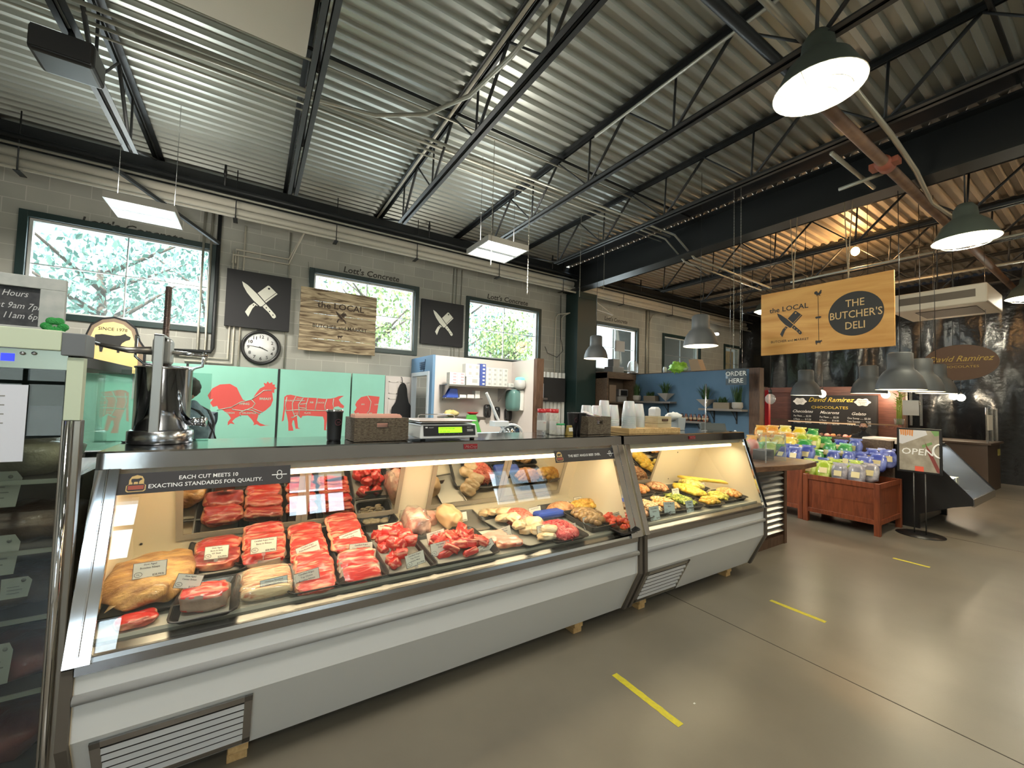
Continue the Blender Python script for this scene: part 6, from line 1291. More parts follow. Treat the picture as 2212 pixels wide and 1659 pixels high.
# fluorescent troffers hung on chains
tube_em = emis('fluorescent', (1, .96, .86), 5)
def chain(b, p, q, n=None):
    p, q = Vector(p), Vector(q); L = (q-p).length; n = n or int(L/.045); d = (q-p)/n
    for k in range(n):
        c = p + d*(k+.5); a = Vector((.008, 0, 0)) if k % 2 else Vector((0, .008, 0))
        b.tube([c-d*.62+a*.6, c-d*.62-a*.6, c+d*.62-a*.6, c+d*.62+a*.6, c-d*.62+a*.6], .0022, 4)
def troffer(x0, x1, y0, y1, z, lb, pw, top=5.06):
    t = thing('fluorescent_light', lb, 'ceiling light', ((x0+x1)/2, (y0+y1)/2, z), 'square hanging fluorescent lights')
    b = MB(); w = .03
    b.box((x0, y0, z+.01), (x1, y1, z+.07)); ym = (y0+y1)/2
    for q in ((x0, y0, x1, y0+w*.6), (x0, y1-w*.6, x1, y1), (x0, y0+w*.6, x0+w*.6, y1-w*.6), (x1-w*.6, y0+w*.6, x1, y1-w*.6), (x0+w*.6, ym-w*1.1, x1-w*.6, ym+w*1.1)): b.box((q[0], q[1], z-.004), (q[2], q[3], z+.01))
    b.build('housing', pbr('troffer_white', (.42, .40, .36), .4), t)
    for k, (a, c) in enumerate(((y0+w*.6, ym-w*1.1), (ym+w*1.1, y1-w*.6))):
        b = MB(); b.box((x0+w*.6, a, z+.002), (x1-w*.6, c, z+.008)); b.build('diffuser', tube_em, t)
    for (x, y) in ((x0+.05, ym), (x1-.05, ym)):
        b = MB(); b.tube([(x, y, z+.07), (x, y, top)], .004, 5); b.build('hanger', steel, t)
    light('AREA', 'fluorescent_glow', ((x0+x1)/2, (y0+y1)/2, z-.012), pw, (1, .95, .84), x1-x0, y1-y0)
    light('AREA', 'fluorescent_uplight', ((x0+x1)/2, (y0+y1)/2, z+.075), pw*.16, (1, .95, .84), x1-x0, y1-y0).rotation_euler = (pi, 0, 0)
troffer(-1.44, -.84, 5.92, 6.52, 3.65, 'square fluorescent light hanging before the leftmost window', 95)
troffer(2.52, 3.17, 4.62, 5.27, 3.72, 'square fluorescent light hanging on chains over the middle of the counter', 110)
troffer(-.9, -.3, .3, .9, 4.3, 'square fluorescent light above the front of the meat case, out of frame', 60)
for i, (u, v0, v1, d) in enumerate(((1060, 360, 575, 4.9), (1139, 392, 635, 5.1), (1252, 437, 640, 5.6), (1304, 462, 630, 5.8))):
    q = D_ = onY(u, v1, 4.6 + .25*i); q.y = 4.6+.25*i
    b = MB(); chain(b, (q.x, q.y, max(q.z, 2.6)), (q.x, q.y, 5.06)); tag(b.build('chain', pbr('chain_zinc', (.42, .40, .34), .4, .8)), 'loose chain dangling from the joists, ' + ['at the fluorescent light, left one', 'at the fluorescent light, right one', 'third from the left, longest', 'fourth from the left, by the green column'][i], 'chain')
# caged high-bay lamps
def highbay(x, y, z, r, lb, pw, top=5.06, on=1.):
    t = thing('caged_lamp', lb, 'industrial lamp', (x, y, z), 'caged high-bay lamps'); k = r/.28
    b = MB(); b.lathe([(q*k, h*k) for q, h in ((.28, 0), (.275, .012), (.20, .17), (.13, .24), (.11, .26), (.10, .36), (.06, .42), (0, .42))], (x, y, z), 36, cap=False); b.recalc = False; b.build('reflector', pbr('reflector_green', (.07, .085, .07), .5), t)
    b = MB(); b.lathe([(q*k, h*k) for q, h in ((0, .19), (.14, .19), (.192, .165), (.268, .012), (.28, 0))], (x, y, z), 36, cap=False); b.recalc = False; b.build('reflector_lining', pbr('reflector_white', (.82, .81, .68), .4), t)
    b = MB(); b.lathe([(.0, .09), (.06, .095), (.085, .12), (.085, .16), (.05, .185), (0, .185)], (x, y, z), 20)
    b.build('lamp_bulb', emis('highbay_glow', (1, .97, .80), 26), t)
    b = MB()
    for rr, h in ((.282, -.004), (.20, -.055), (.11, -.075)): b.tube([(x+rr*k*cos(a*pi/16), y+rr*k*sin(a*pi/16), z+h*k) for a in range(33)], .0035, 5)
    for j in range(8):
        a = j*pi/4; b.tube([(x+.282*k*cos(a), y+.282*k*sin(a), z), (x+.20*k*cos(a), y+.20*k*sin(a), z-.055*k), (x+.11*k*cos(a), y+.11*k*sin(a), z-.075*k)], .003, 5)
    b.build('wire_cage', pbr('cage_wire', (.62, .60, .50), .4, .5), t)
    b = MB(); b.tube([(x, y, z+.42*k), (x, y, top)], .008, 6); b.build('stem', blackm, t)
    light('POINT', 'highbay_light', (x, y, z-.045), pw*.42, (1, .93, .72), .06)
highbay(3.50, 1.285, 4.03, .29, 'large caged high-bay lamp near the upper right of the counter hall', 170)
highbay(6.87, 1.08, 3.62, .28, 'caged high-bay lamp right of the plywood sign', 150)
highbay(12.4, 1.15, 3.86, .30, 'far caged high-bay lamp at the right edge, near the black sheeting', 150)
highbay(4.7, -.35, 4.0, .25, 'dim caged lamp at the upper right corner, mostly out of frame', 90)
highbay(.2, -2.2, 4.1, .28, 'caged high-bay lamp behind the viewpoint on the left', 170)  # unseen lamp added to raise the ambient light
highbay(7.2, -2.6, 4.0, .28, 'caged high-bay lamp behind the viewpoint on the right', 150)  # second unseen lamp, added as general fill from behind
highbay(11.0, 5.2, 4.1, .26, 'caged high-bay lamp over the cafe, hidden behind the girder', 90)
t = thing('bare_bulb', 'glowing bare orange bulb behind the chain of the plywood sign', 'bulb', (9.88, 3.02, 4.7))
b = MB(); b.blob((9.88, 3.02, 4.75), (.07, .07, .085), 16, 10); b.build('glass_bulb', emis('orange_glow', (1, .55, .18), 35), t)
b = MB(); b.tube([(9.88, 3.02, 4.82), (9.88, 3.02, 5.06)], .02, 8); b.build('socket', blackp, t)
light('POINT', 'bare_bulb_light', (9.88, 3.02, 4.6), 60, (1, .55, .22), .08)
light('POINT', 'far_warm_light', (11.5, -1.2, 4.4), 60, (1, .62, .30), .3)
t = thing('emergency_light', 'small white twin emergency light on the wall behind the pendant', 'emergency light', (12.9, 7.8, 3.1))
q = onY(1546, 722, 7.8); t.location = (q.x, 7.8, q.z)
b = MB(); b.box((-.15, 0, -.03), (.15, .1, .05)); b.build('case', whitep, t, local=True); b = MB(); b.blob((0, -.05, .0), (.09, .05, .05), 12, 8); b.build('lens', emis('soft_white', (1, 1, .95), 4), t, local=True)
# ================================================================ plywood sign
px = 6.45
A, Bq, Cq, Dq = [onX(u, v, px) for u, v in ((1642, 640), (1927, 580), (1937, 745), (1646, 770))]
y0, y1, z0, z1 = 1.60, 3.118, 2.395, 3.322
ply = woodmat('plywood', (.52, .25, .055), (.66, .37, .11), .5, 'Y', .6, 8)
t = thing('plywood_sign', 'hanging plywood sign: the LOCAL, crossed knives, THE BUTCHER\'S DELI', 'sign', (px, (y0+y1)/2, z0))
b = MB(); b.box((px, y0, z0), (px+.03, y1, z1)); b.build('plywood_board', ply, t, bevel=.002)
def SP(u, w): return Vector((px-.001, y1-(y1-y0)*u, z1-(z1-z0)*w))
def sp(u, v): q = onX(u, v, px); return Vector((px-.001, q.y, q.z))
NB = -XD
b = MB(); cc = sp(1847, 677); b.prism([cc + Vector((0, .285*cos(a*pi/24)*1.0, .285*sin(a*pi/24))) for a in range(48)], (-.002, 0, 0)); b.build('black_disc', ink, t)
b = MB()
for i, s_ in enumerate(('THE', "BUTCHER'S", 'DELI')): b.text(s_, .135, cc + Vector((-.003, 0, .095-.145*i)), -YD, ZD, off=.004, sx=.80)
b.build('disc_lettering', pbr('ply_letter', (.66, .45, .20), .6), t)
b = MB(); c1 = sp(1705, 700); knives(b, c1, .40, -YD, ZD, NB, 1, 0); b.build('emblem', [ply, ink], t)
b = MB(); q = sp(1703, 668); b.text('the LOCAL', .10, q+Vector((0, 0, -.02)), -YD, ZD, off=.015, sx=1.05, thick=.002); q = sp(1705, 738)
b.text('BUTCHER and MARKET', .048, q, -YD, ZD, off=.003, thick=.002)
q0, q1 = sp(1767, 636), sp(1769, 738); b.tube([q0, q1], .003, 4)
for c_ in (sp(1767, 634),): b.prism([c_ + Vector((0, -x*.09, z*.09)) for x, z in HEN], (-.002, 0, 0))
b.prism([sp(1768, 686)+Vector((0, -x*.07, z*.05)) for x, z in PIG], (-.002, 0, 0)); b.prism([sp(1769, 739)+Vector((0, -x*.08, z*.08)) for x, z in COW], (-.002, 0, 0))
b.build('lettering', ink, t)
for i, (u0, u1) in enumerate(((1707, 1713), (1826, 1832))):
    q = onX(u1, 610, px); b = MB()
    for s_ in (-.045, .045): b.tube([(px+.015, q.y, z1-.01), (px+.015, q.y+.004*i+s_*.2, z1+.3), (px+.03, q.y+s_, 4.36)], .006, 6)
    b.build('rope', pbr('rope_tan', (.38, .30, .20), .9), t)
    b = MB(); b.tube([(px+.015, q.y+.02*cos(a*pi/6), z1+.02*sin(a*pi/6)) for a in range(7)], .004, 5); b.build('hook', steel, t)
for i, (u) in enumerate((1585, 1600)):
    q = onX(u, 640, 6.1); b = MB(); chain(b, (6.1, q.y, 2.5), (6.1, q.y, 5.0)); tag(b.build('chain', MAT['chain_zinc']), 'long chain hanging left of the plywood sign, ' + ('left one' if i == 0 else 'right one'), 'chain')
# ================================================================ pay counter
ct = woodmat('counter_wood', (.10, .045, .022), (.20, .10, .05), 2, 'X', .4, 6, .2)
t = thing('pay_counter', 'brown-topped pay counter faced with corrugated metal beyond the deli case', 'counter', (4.95, 2.7, 0))
b = MB(); b.prism([(4.26, 2.10, .96), (5.0, 1.98, .96), (5.42, 2.02, .96), (5.52, 2.12, .96), (5.52, 3.4, .96), (4.26, 3.4, .96)], (0, 0, .055)); b.build('counter_top', ct, t, bevel=.006)
b = MB(); b.box((4.26, 2.40, .10), (5.45, 3.3, .96)); b.box((4.26, 2.36, 0), (5.45, 3.3, .10)); b.box((5.42, 2.35, .0), (5.48, 3.3, .96)); b.build('counter_base', brownwood, t)
b = MB(); n = 12; vs = []; fs = []
for k in range(2*n+1):
    z = .12 + .82*k/(2*n); y = 2.355 if k % 2 else 2.395; vs += [(4.26, y, z), (5.42, y, z)]
b.add(vs, [(2*k, 2*k+1, 2*k+3, 2*k+2) for k in range(2*n)], False); b.build('corrugated_facing', pbr('corrugated_steel', (.52, .54, .54), .28, .8), t)
CZ = 1.0155
# monitor with dark shirt-like cover
t = thing('pos_terminal', 'black register terminal seen from behind on the pay counter', 'register', (4.62, 2.75, CZ))
b = MB(); b.cbox((0, 0, .02), (.24, .22, .04)); b.tube([(0, 0, .04), (.0, .02, .16)], .03, 8); b.build('stand', blackp, t, local=True, bevel=.006)
M = Euler((R_(-22), 0, R_(-25))).to_matrix(); b = MB(); b.box((-.16, -.02, -.12), (.16, .02, .14), M=M.to_4x4()); 
for v in b.bm.verts: v.co.z += .26
b.build('screen_back', pbr('terminal_grey', (.045, .055, .055), .45), t, local=True, bevel=.012)
b = MB(); b.cbox((.02, -.16, .07), (.32, .30, .14)); o = b.build('cash_drawer', blackp, t, local=True, bevel=.006)
b = MB(); b.box((4.86, 2.28, CZ), (5.02, 2.44, CZ+.12)); tag(b.build('receipt_printer', pbr('printer_dark', (.07, .07, .075), .4), bevel=.01), 'dark receipt printer on the pay counter behind the clear guard', 'printer')
t = thing('sneeze_guard', 'clear acrylic guard box on the pay counter', 'guard', (4.9, 2.3, CZ))
b = MB(); b.box((4.66, 2.20, CZ), (5.10, 2.206, CZ+.30)); b.box((4.66, 2.206, CZ), (4.666, 2.5, CZ+.30)); b.box((5.10, 2.20, CZ), (5.106, 2.5, CZ+.30)); b.build('acrylic_panel', glassmat('acrylic_clear', (.93, .95, .95), 1.5, .04), t)
for q in ((4.66, 2.20), (5.10, 2.20)): b = MB(); b.box((q[0]-.002, q[1]-.002, CZ), (q[0]+.008, q[1]+.008, CZ+.302)); b.build('edge', plastic_clear, t)
b = MB(); b.tube([(4.5, 2.45, CZ), (4.52, 2.45, CZ+.18), (4.50, 2.44, CZ+.28), (4.46, 2.42, CZ+.33)], .012, 8); tag(b.build('pole_arm', whitep), 'curved white arm beside the register terminal', 'arm')
for i, (x, y, m) in enumerate(((4.98, 2.62, pbr('bag_tan', (.42, .38, .33), .4, n=(9, (.60, .56, .50)))), (5.2, 2.62, pbr('bag_red', (.55, .10, .08), .35, n=(9, (.75, .40, .35)))))):
    b = MB(); b.blob((x, y, CZ+.10), (.12, .07, .10), 14, 9, .3, 3, seed=i); tag(b.build('snack_bag', m), ('tan' if i == 0 else 'red') + ' snack bag standing on the pay counter', 'snack bag')
b = MB(); b.tube([(5.25, 2.95, CZ), (5.25, 2.95, CZ+.22)], .012, 10); b.lathe([(.04, 0), (.04, .12), (.015, .15), (.015, .19), (0, .19)], (5.12, 2.9, CZ), 14); tag(b.build('sanitizer_bottle', plastic_clear), 'clear pump bottle on the pay counter', 'bottle')
b = MB(); b.tube([(5.0, 3.1, CZ), (5.0, 3.1, 1.9)], .008, 8); b.box((4.94, 3.04, CZ), (5.06, 3.16, CZ+.01)); tag(b.build('card_stand', steel), 'slim metal rod stand rising behind the pay counter', 'stand')
# ================================================================ chip display
rw = woodmat('red_cedar', (.16, .035, .012), (.26, .065, .022), 2, 'Z', .45, 5, .15)
def bin_(nm, lb, x0, x1, y0, y1, zt, legs=True):
    t = thing(nm, lb, 'display bin', ((x0+x1)/2, (y0+y1)/2, 0))
    f = .045
    b = MB()
    b.box((x0+.02, y0+.02, .16), (x1-.02, y1-.02, .40)); b.box((x0+.015, y0+.015, .40), (x0+.03, y1-.015, zt-.02)); b.box((x1-.03, y0+.015, .40), (x1-.015, y1-.015, zt-.02)); b.box((x0+.03, y0+.015, .40), (x1-.03, y0+.03, zt-.02)); b.box((x0+.03, y1-.03, .40), (x1-.03, y1-.015, zt-.02)); b.build('panelling', rw, t)
    b = MB()
    for z, h in ((.14, .06), (zt-.07, .07)):
        b.box((x0, y0+f, z), (x0+.02, y1-f, z+h)); b.box((x1-.02, y0+f, z), (x1, y1-f, z+h)); b.box((x0+f, y0, z), (x1-f, y0+.02, z+h)); b.box((x0+f, y1-.02, z), (x1-f, y1, z+h))
    b.build('rails', rw, t, bevel=.003)
    for (x, y) in ((x0, y0), (x1-f*1.3, y0), (x0, y1-f*1.3), (x1-f*1.3, y1-f*1.3)):
        b = MB(); b.box((x-.004, y-.004, 0), (x+f*1.3, y+f*1.3, zt)); b.build('leg', rw, t, bevel=.003)
    return t
bin_('chip_bin', 'red-brown wooden bin heaped with crisp bags beside the pay counter', 6.83, 7.72, 1.86, 2.72, .67)
bin_('chip_bin', 'second red-brown wooden bin partly hidden behind the pay counter', 6.86, 7.72, 2.74, 3.85, .80)
b = MB(); b.box((7.74, 1.95, .5), (7.80, 3.9, 1.19)); b.box((7.66, 1.95, .95), (7.80, 2.02, 1.19)); tag(b.build('back_board', sw, bevel=.003), 'dark wooden back board behind the crisp bags', 'board')
bagm = {n: pbr('foil_'+n, c, .28, n=(10, c2, .45, .55), coat=.4, bump=.5, bs=18) for n, c, c2 in (('orange', (.75, .28, .03), (.85, .50, .12)), ('yellow', (.80, .58, .03), (.88, .75, .25)), ('green', (.03, .25, .06), (.15, .45, .12)), ('blue', (.04, .06, .30), (.16, .20, .50)), ('lime', (.32, .45, .03), (.60, .68, .20)), ('grey', (.20, .19, .22), (.45, .42, .45)))}
lblm = pbr('bag_label', (.78, .66, .35), .4)
protos = {}
def bag(kind, x, y, z, tilt, rz, first_lb):
    if kind not in protos:
        t = thing('crisp_bag', first_lb, 'crisp bag', (0, 0, 0), kind + ' crisp bags in the wooden bins')
        b = MB(); b.blob((0, 0, .10), (.075, .035, .10), 14, 9, .15, 3, p=.7, seed=len(protos)); b.build('bag_body', bagm[kind], t, local=True)
        b = MB(); b.slab([(-.035, -.036, .06), (.035, -.036, .06), (.035, -.036, .12), (-.035, -.036, .12)], (0, -.002, 0)); b.build('bag_label', lblm, t, local=True)
        b = MB(); b.box((-.07, -.003, .19), (.07, .003, .212)); b.build('crimped_seam', bagm[kind], t, local=True)
        protos[kind] = t; o = t
    else: o = copy(protos[kind])
    q_ = random.uniform(1.15, 1.4); o.scale = (q_, q_, q_*random.uniform(.9, 1.05))
    o.location = (x, y, z); o.rotation_euler = (tilt, 0, rz)
BS = 1.3
rows = [('orange', 'orange', 'yellow', 'yellow', 'green', 'green', 'blue', 'blue', 'blue', 'blue'), ('orange', 'orange', 'orange', 'lime', 'lime', 'green', 'green', 'blue', 'blue'), ('orange', 'yellow', 'yellow', 'yellow', 'green', 'green', 'blue', 'blue', 'blue'), ('yellow', 'green', 'green', 'blue', 'blue', 'blue', 'lime', 'lime', 'grey'), ('yellow', 'green', 'lime', 'blue', 'blue', 'lime', 'lime', 'grey', 'grey')]
for r, row in enumerate(rows):
    for k, kind in enumerate(row):
        y = 3.68 - .19*k - (.1 if r % 2 else 0)
        if y < 1.95: y = 1.95+.03*r
        zb = (.80 if y > 2.74 else .67) + (.34 - .09*r if y > 2.3 else .22-.06*r) - .08
        bag(kind, 7.58-.14*r, y, max(zb, (.78 if y > 2.74 else .60)), -.35+random.uniform(-.2, .2), -pi/2+random.uniform(-.4, .4), kind + ' foil crisp bag in the wooden bins beside the pay counter')
# OPEN poster stand
t = thing('poster_stand', 'black floor stand with poster reading OPEN beside the crisp bins', 'poster stand', (7.47, 1.62, 0))
A1, B1 = onX(1937, 923, 7.47), onX(2036, 1028, 7.47)
b = MB(); b.box((7.47, B1.y, B1.z), (7.50, A1.y, A1.z)); b.build('frame', blackp, t, bevel=.003)
def PS(u, w, o=.001): return Vector((7.469-o, A1.y-.025-(A1.y-B1.y-.05)*u, A1.z-.025-(A1.z-B1.z-.05)*w))
def poly(b, P, l): b.prism([PS(u, w, .001+.001*l) for u, w in P], (-.001, 0, 0))
b = MB(); poly(b, [(0, 0), (1, 0), (1, 1), (0, 1)], 0); b.build('poster', pbr('poster_stone', (.26, .23, .18), .5, n=(9, (.38, .34, .27))), t)
b = MB(); poly(b, [(0, 0), (.68, 0), (.72, .1), (.08, .36), (0, .34)], 1); b.build('printed_plate', pbr('poster_plate', (.60, .60, .62), .5), t)
b = MB()
for k in range(6): poly(b, [(.02+.06*k, 0), (.07+.06*k, 0), (.08+.055*k, .12+.02*(k % 3)), (.04+.055*k, .14)], 2)
b.build('printed_skewers', pbr('poster_orange', (.60, .25, .08), .5), t)
b = MB(); poly(b, [(.80, 0), (1, 0), (1, .10), (.9, .13)], 1); poly(b, [(.58, .36), (.82, .27), (.84, .32), (.6, .43)], 2); b.build('printed_herbs', pbr('poster_green', (.15, .28, .10), .5), t)
b = MB(); poly(b, [(.66, .28), (.72, .40), (.80, .50), (1, .90), (1, 1), (.94, .98), (.74, .58), (.70, .44)], 3); b.build('printed_sausage', pbr('poster_red', (.20, .04, .035), .5), t)
b = MB(); b.text('OPEN', .115, PS(.46, .60, .005), -YD, ZD, off=.012, shear=.1, sx=1.05); ring = [PS(1.06+.20*cos(R_(a)), .48+.17*sin(R_(a)), .004) for a in range(105, 256, 10)]; b.tube(ring, .012, 6); b.build('lettering', whitei, t)
b = MB(); poly(b, [(.40, .88), (.62, .88), (.62, 1.0), (.40, 1.0)], 3); b.build('red_sticker', pbr('sticker_red', (.75, .12, .07), .5), t)
for y in (A1.y-.16, B1.y+.16):
    b = MB(); b.tube([(7.485, y, .012), (7.485, y, B1.z)], .007, 8); b.build('leg', pbr('leg_grey', (.10, .10, .10), .4, .6), t)
b = MB(); b.lathe([(.24, 0), (.24, .008), (.05, .014), (0, .014)], (7.485, (A1.y+B1.y)/2, 0), 28); b.build('base_plate', blackp, t)
# slanted black pastry case
t = thing('pastry_case', 'black-sided slanted display case behind the poster stand', 'display case', (8.5, 2.1, 0))
pr = ((1.72, 0), (1.72, .20), (1.40, .36), (1.22, .42), (1.22, .50), (1.70, 1.10), (1.80, 1.14), (2.5, 1.14), (2.5, 0))
for x in (7.88, 9.30):
    b = MB(); b.prism([(x, y, z) for y, z in pr], (.04, 0, 0)); b.build('side_panel', blackp, t)
b = MB(); b.prism([(7.92, y, z) for y, z in ((1.78, .02), (1.78, .22), (1.45, .40), (1.45, .44), (2.46, .50), (2.46, .02))], (1.38, 0, 0)); b.build('lower_body', pbr('case_steel', (.28, .27, .25), .35, .7), t)
b = MB(); b.box((7.92, 1.24, .41), (9.30, 1.46, .45)); b.box((7.92, 1.215, .40), (9.30, 1.24, .50)); b.build('bumper_rail', steel, t)
b = MB(); b.slab([(7.92, 1.235, .50), (9.30, 1.235, .50), (9.30, 1.70, 1.09), (7.92, 1.70, 1.09)], (0, .004, -.004)); b.build('slanted_glass', glassmat('case_glass', (.9, .93, .95), 1.6, .10, (.8, .85, .9), .02), t)
b = MB(); b.box((7.92, 1.72, 1.11), (9.30, 2.5, 1.14)); b.build('top', blackm, t)
for i in range(12):
    m = [paper, lblm, MAT['foil_lime'], pbr('pastry_blue', (.25, .32, .55), .5)][i % 4]
    b = MB(); b.box((7.98+.2*(i % 6), 1.55+.32*(i//6), .52), (8.13+.2*(i % 6), 1.78+.32*(i//6), .64)); tag(b.build('packaged_cake', m, bevel=.008), 'pale wrapped cake pack inside the slanted pastry case', 'cake pack', 'wrapped packs in the pastry case')
light('AREA', 'pastry_case_light', (8.6, 1.78, 1.08), 45, (.85, .92, 1), 1.2, .06)
# ================================================================ chocolate booth beyond
bw = woodmat('booth_wood', (.11, .04, .03), (.17, .065, .045), 2, 'Y', .5)
X12 = 12.0
a0, a1 = onX(1650, 836, X12), onX(1930, 836, X12)
t = thing('booth_wall', 'red-brown wooden back wall of the chocolate booth', 'booth', (X12+.1, (a0.y+a1.y)/2, 0))
b = MB(); b.box((X12+.05, a1.y-.15, 0), (X12+.15, a0.y, 1.15)); b.box((X12+.05, a1.y-.15, 1.15), (X12+.15, a0.y, 2.14)); b.box((X12, a1.y-.15, 2.05), (X12+.05, a0.y, 2.18)); b.build('boarding', bw, t)
b = MB(); b.box((X12-.02, a1.y-.20, 0), (X12+.12, a1.y-.13, 2.2)); b.box((X12-.02, a0.y-.05, 0), (X12+.12, a0.y+.05, 2.2)); b.build('corner_posts', brownwood, t)
b = MB(); q = onX(1656, 880, 9.4); b.box((9.38, q.y-.05, 0), (9.46, q.y+.03, 2.0)); tag(b.build('red_post', redp), 'bright red post right of the blue partition', 'post')
m0, m1 = onX(1711, 854, X12), onX(1896, 925, X12)
t = thing('menu_board', 'black chocolate menu board with gold heading David Ramirez Chocolates', 'menu board', (X12, (m0.y+m1.y)/2, m1.z))
t['label'] = 'black chocolates menu board with gold script heading and white price lists'
b = MB(); b.box((X12-.06, m1.y, m1.z-.2), (X12+.049, m0.y, m0.z)); b.build('board', black_card, t)
xf = X12-.062
def mt(b, st, u, v, s, al='CENTER', sh=0., sx=1., off=.01): q = onX(u, v, xf); b.text(st, s, (xf, q.y, q.z), -YD, ZD, al, sh, off, .002, sx)
b = MB(); mt(b, 'David Ramirez', 1792, 868, .155, sh=.45, off=.008); mt(b, 'CHOCOLATES', 1791, 883, .09, sx=1.3); b.build('gold_heading', pbr('gold_script', (.62, .45, .06), .4, .3), t)
b = MB()
mt(b, 'Chocolates', 1733, 891, .10, sh=.4); mt(b, 'Macarons', 1791, 894, .10, sh=.4); mt(b, 'Gelato', 1854, 897, .10, sh=.4)
for i, (l, c, r_) in enumerate((('Per Piece ...... $2.50', 'Per Piece ...... $2.50', 'One Scoop ...... $3.50'), ('6 Piece ........ $12.50', '6 Piece ........ $14.00', 'Two Scoops ..... $5.50'), ('12 Piece ....... $24.50', '12 Piece ....... $27.00', 'Three Scoops ... $6.50'))):
    mt(b, l, 1733, 900+7*i, .062, sx=.8); mt(b, c, 1791, 903+7*i, .062, sx=.8); mt(b, r_, 1855, 906+7*i, .062, sx=.8)
b.build('price_lists', whitei, t)
for u, v in ((1728, 867), (1863, 869)):
    q = onX(u, v, xf); b = MB(); P = [Vector((xf-.002, q.y+(.145+.012*cos(6*a))*cos(a), q.z+(.085+.012*cos(6*a))*sin(a))) for a in [k*pi/18 for k in range(36)]]; b.prism(P, (-.003, 0, 0)); b.mi = 1
    for j, w in enumerate(('Hand Made', 'Chocolates', '$19.95')): b.text(w, .035, (xf-.006, q.y, q.z+.03-.04*j), -YD, ZD)
    b.build('label_badge', [whitei, ink], t)
# booth glass cases with lit confectionery
t = thing('candy_case', 'long lit confectionery case under the menu board', 'display case', (11.4, 3.6, 0))
y0, y1 = 2.7, 5.2
b = MB(); b.box((11.0, y0, 0), (11.6, y1, .98)); b.build('counter_base', pbr('booth_black', (.02, .016, .015), .5), t)
b = MB(); b.box((11.0, y0, .98), (11.006, y1, 1.34)); b.box((11.0, y0, 1.34), (11.6, y1, 1.346)); b.build('case_glass', glass, t)
b = MB(); b.box((11.03, 3.4, 1.305), (11.06, y1-.5, 1.325)); b.build('strip_lamp', emis('warm_strip', (1, .62, .35), .7), t)
b = MB(); b.box((10.99, y0, .95), (11.0, y1, .985)); b.box((10.99, y0, 1.33), (11.0, y1, 1.35)); b.build('edge_trim', pbr('dull_gold', (.35, .24, .14), .35, .8), t)
for i in range(20):
    b = MB(); b.blob((11.3+.0, 2.85+.115*i, 1.02), (.10, .05, .05), 10, 6, .2, 3, seed=i)
    tag(b.build('confection', [pbr('caramel', (.50, .20, .08), .3), pbr('rose_candy', (.70, .30, .28), .4), pbr('dark_choc', (.07, .03, .02), .3)][i % 3]), 'small confection in the lit case under the menu board', 'confection', 'confections in the lit case')
light('AREA', 'candy_light', (11.2, 3.3, 1.28), 7, (1, .65, .42), .06, 2.4)
# right-hand booth counter
t = thing('booth_counter', 'dark booth counter with clear guards at the far right', 'counter', (13.2, 1.95, 0))
b = MB(); b.box((12.7, 1.75, 0), (14.0, 2.6, .98)); b.box((12.66, 1.70, .98), (14.05, 2.65, 1.02)); b.build('counter_body', pbr('booth_taupe', (.085, .06, .045), .5), t)
for x in (12.9, 13.4, 13.9):
    b = MB(); b.tube([(x, 1.78, 1.02), (x, 1.78, 1.75)], .02, 8); b.build('guard_post', plastic_clear, t)
b = MB(); b.box((12.9, 1.775, 1.05), (13.9, 1.785, 1.72)); b.build('clear_guard', MAT['acrylic_clear'], t)
q = onY(2092, 940, 1.76)
b = MB(); b.box((12.85, 1.755, 1.28), (13.3, 1.765, 1.60)); tag(b.build('paper_notice', paper), 'white paper notice on the far right booth guard', 'notice')
b = MB(); b.box((13.72, 1.74, .72), (13.95, 1.749, .86)); tag(b.build('yellow_sticker', pbr('sticker_yellow', (.45, .42, .12), .6)), 'yellow sticker on the far right booth counter', 'sticker')
for i, (u, y) in enumerate(((1968, 3.0), (1990, 3.0))):
    q = onY(u, 950, y) if False else onX(u, 900, 11.2)
    b = MB(); b.tube([(11.2, q.y, 1.347), (11.2, q.y, 2.05)], .02, 8); tag(b.build('guard_post', plastic_clear), 'clear upright guard post over the candy counter, ' + ('left' if i == 0 else 'right'), 'post')
q = onX(1967, 882, 11.1); b = MB(); b.box((11.1, q.y-.12, q.z-.14), (11.11, q.y+.12, q.z+.16)); tag(b.build('paper_notice', paper), 'small double paper notice by the bamboo plant', 'notice')
t = thing('bamboo_plant', 'yellow-green lucky bamboo beside the booth wall', 'plant', (11.15, onX(1942, 900, 11.15).y, 1.35))
b = MB()
for k in range(5):
    x, y = .02*k-.04, .03*(k % 3)-.03; b.tube([(x, y, 0), (x+.01, y, .45+.05*k)], .012, 7)
    for j in range(5):
        a = random.uniform(0, 6.28); z = .25+.07*j+.03*k; e = Vector((x+cos(a)*.12, y+sin(a)*.12, z+.08)); b.add([Vector((x, y, z)), Vector((x, y, z+.03)), e], [(0, 1, 2)], False)
b.build('stems', pbr('bamboo_green', (.30, .38, .05), .5), t, local=True)
b = MB(); b.lathe([(.07, 0), (.08, .12), (0, .12)], (0, 0, 0), 14); b.build('vase', plastic_clear, t, local=True)
t = thing('red_drink_cooler', 'red cooler with white lid behind the crisp bins', 'cooler', (9.6, onX(1908, 975, 9.6).y, .0)); t.name = 'drink_cooler'
yy = onX(1908, 975, 9.6).y
b = MB(); b.box((9.4, yy-.22, .0), (9.9, yy+.22, 1.05)); b.build('cooler_body', pbr('cooler_red', (.35, .02, .03), .4), t, bevel=.02)
b = MB(); b.box((9.38, yy-.24, 1.05), (9.92, yy+.24, 1.14)); b.build('cooler_lid', whitep, t, bevel=.02)
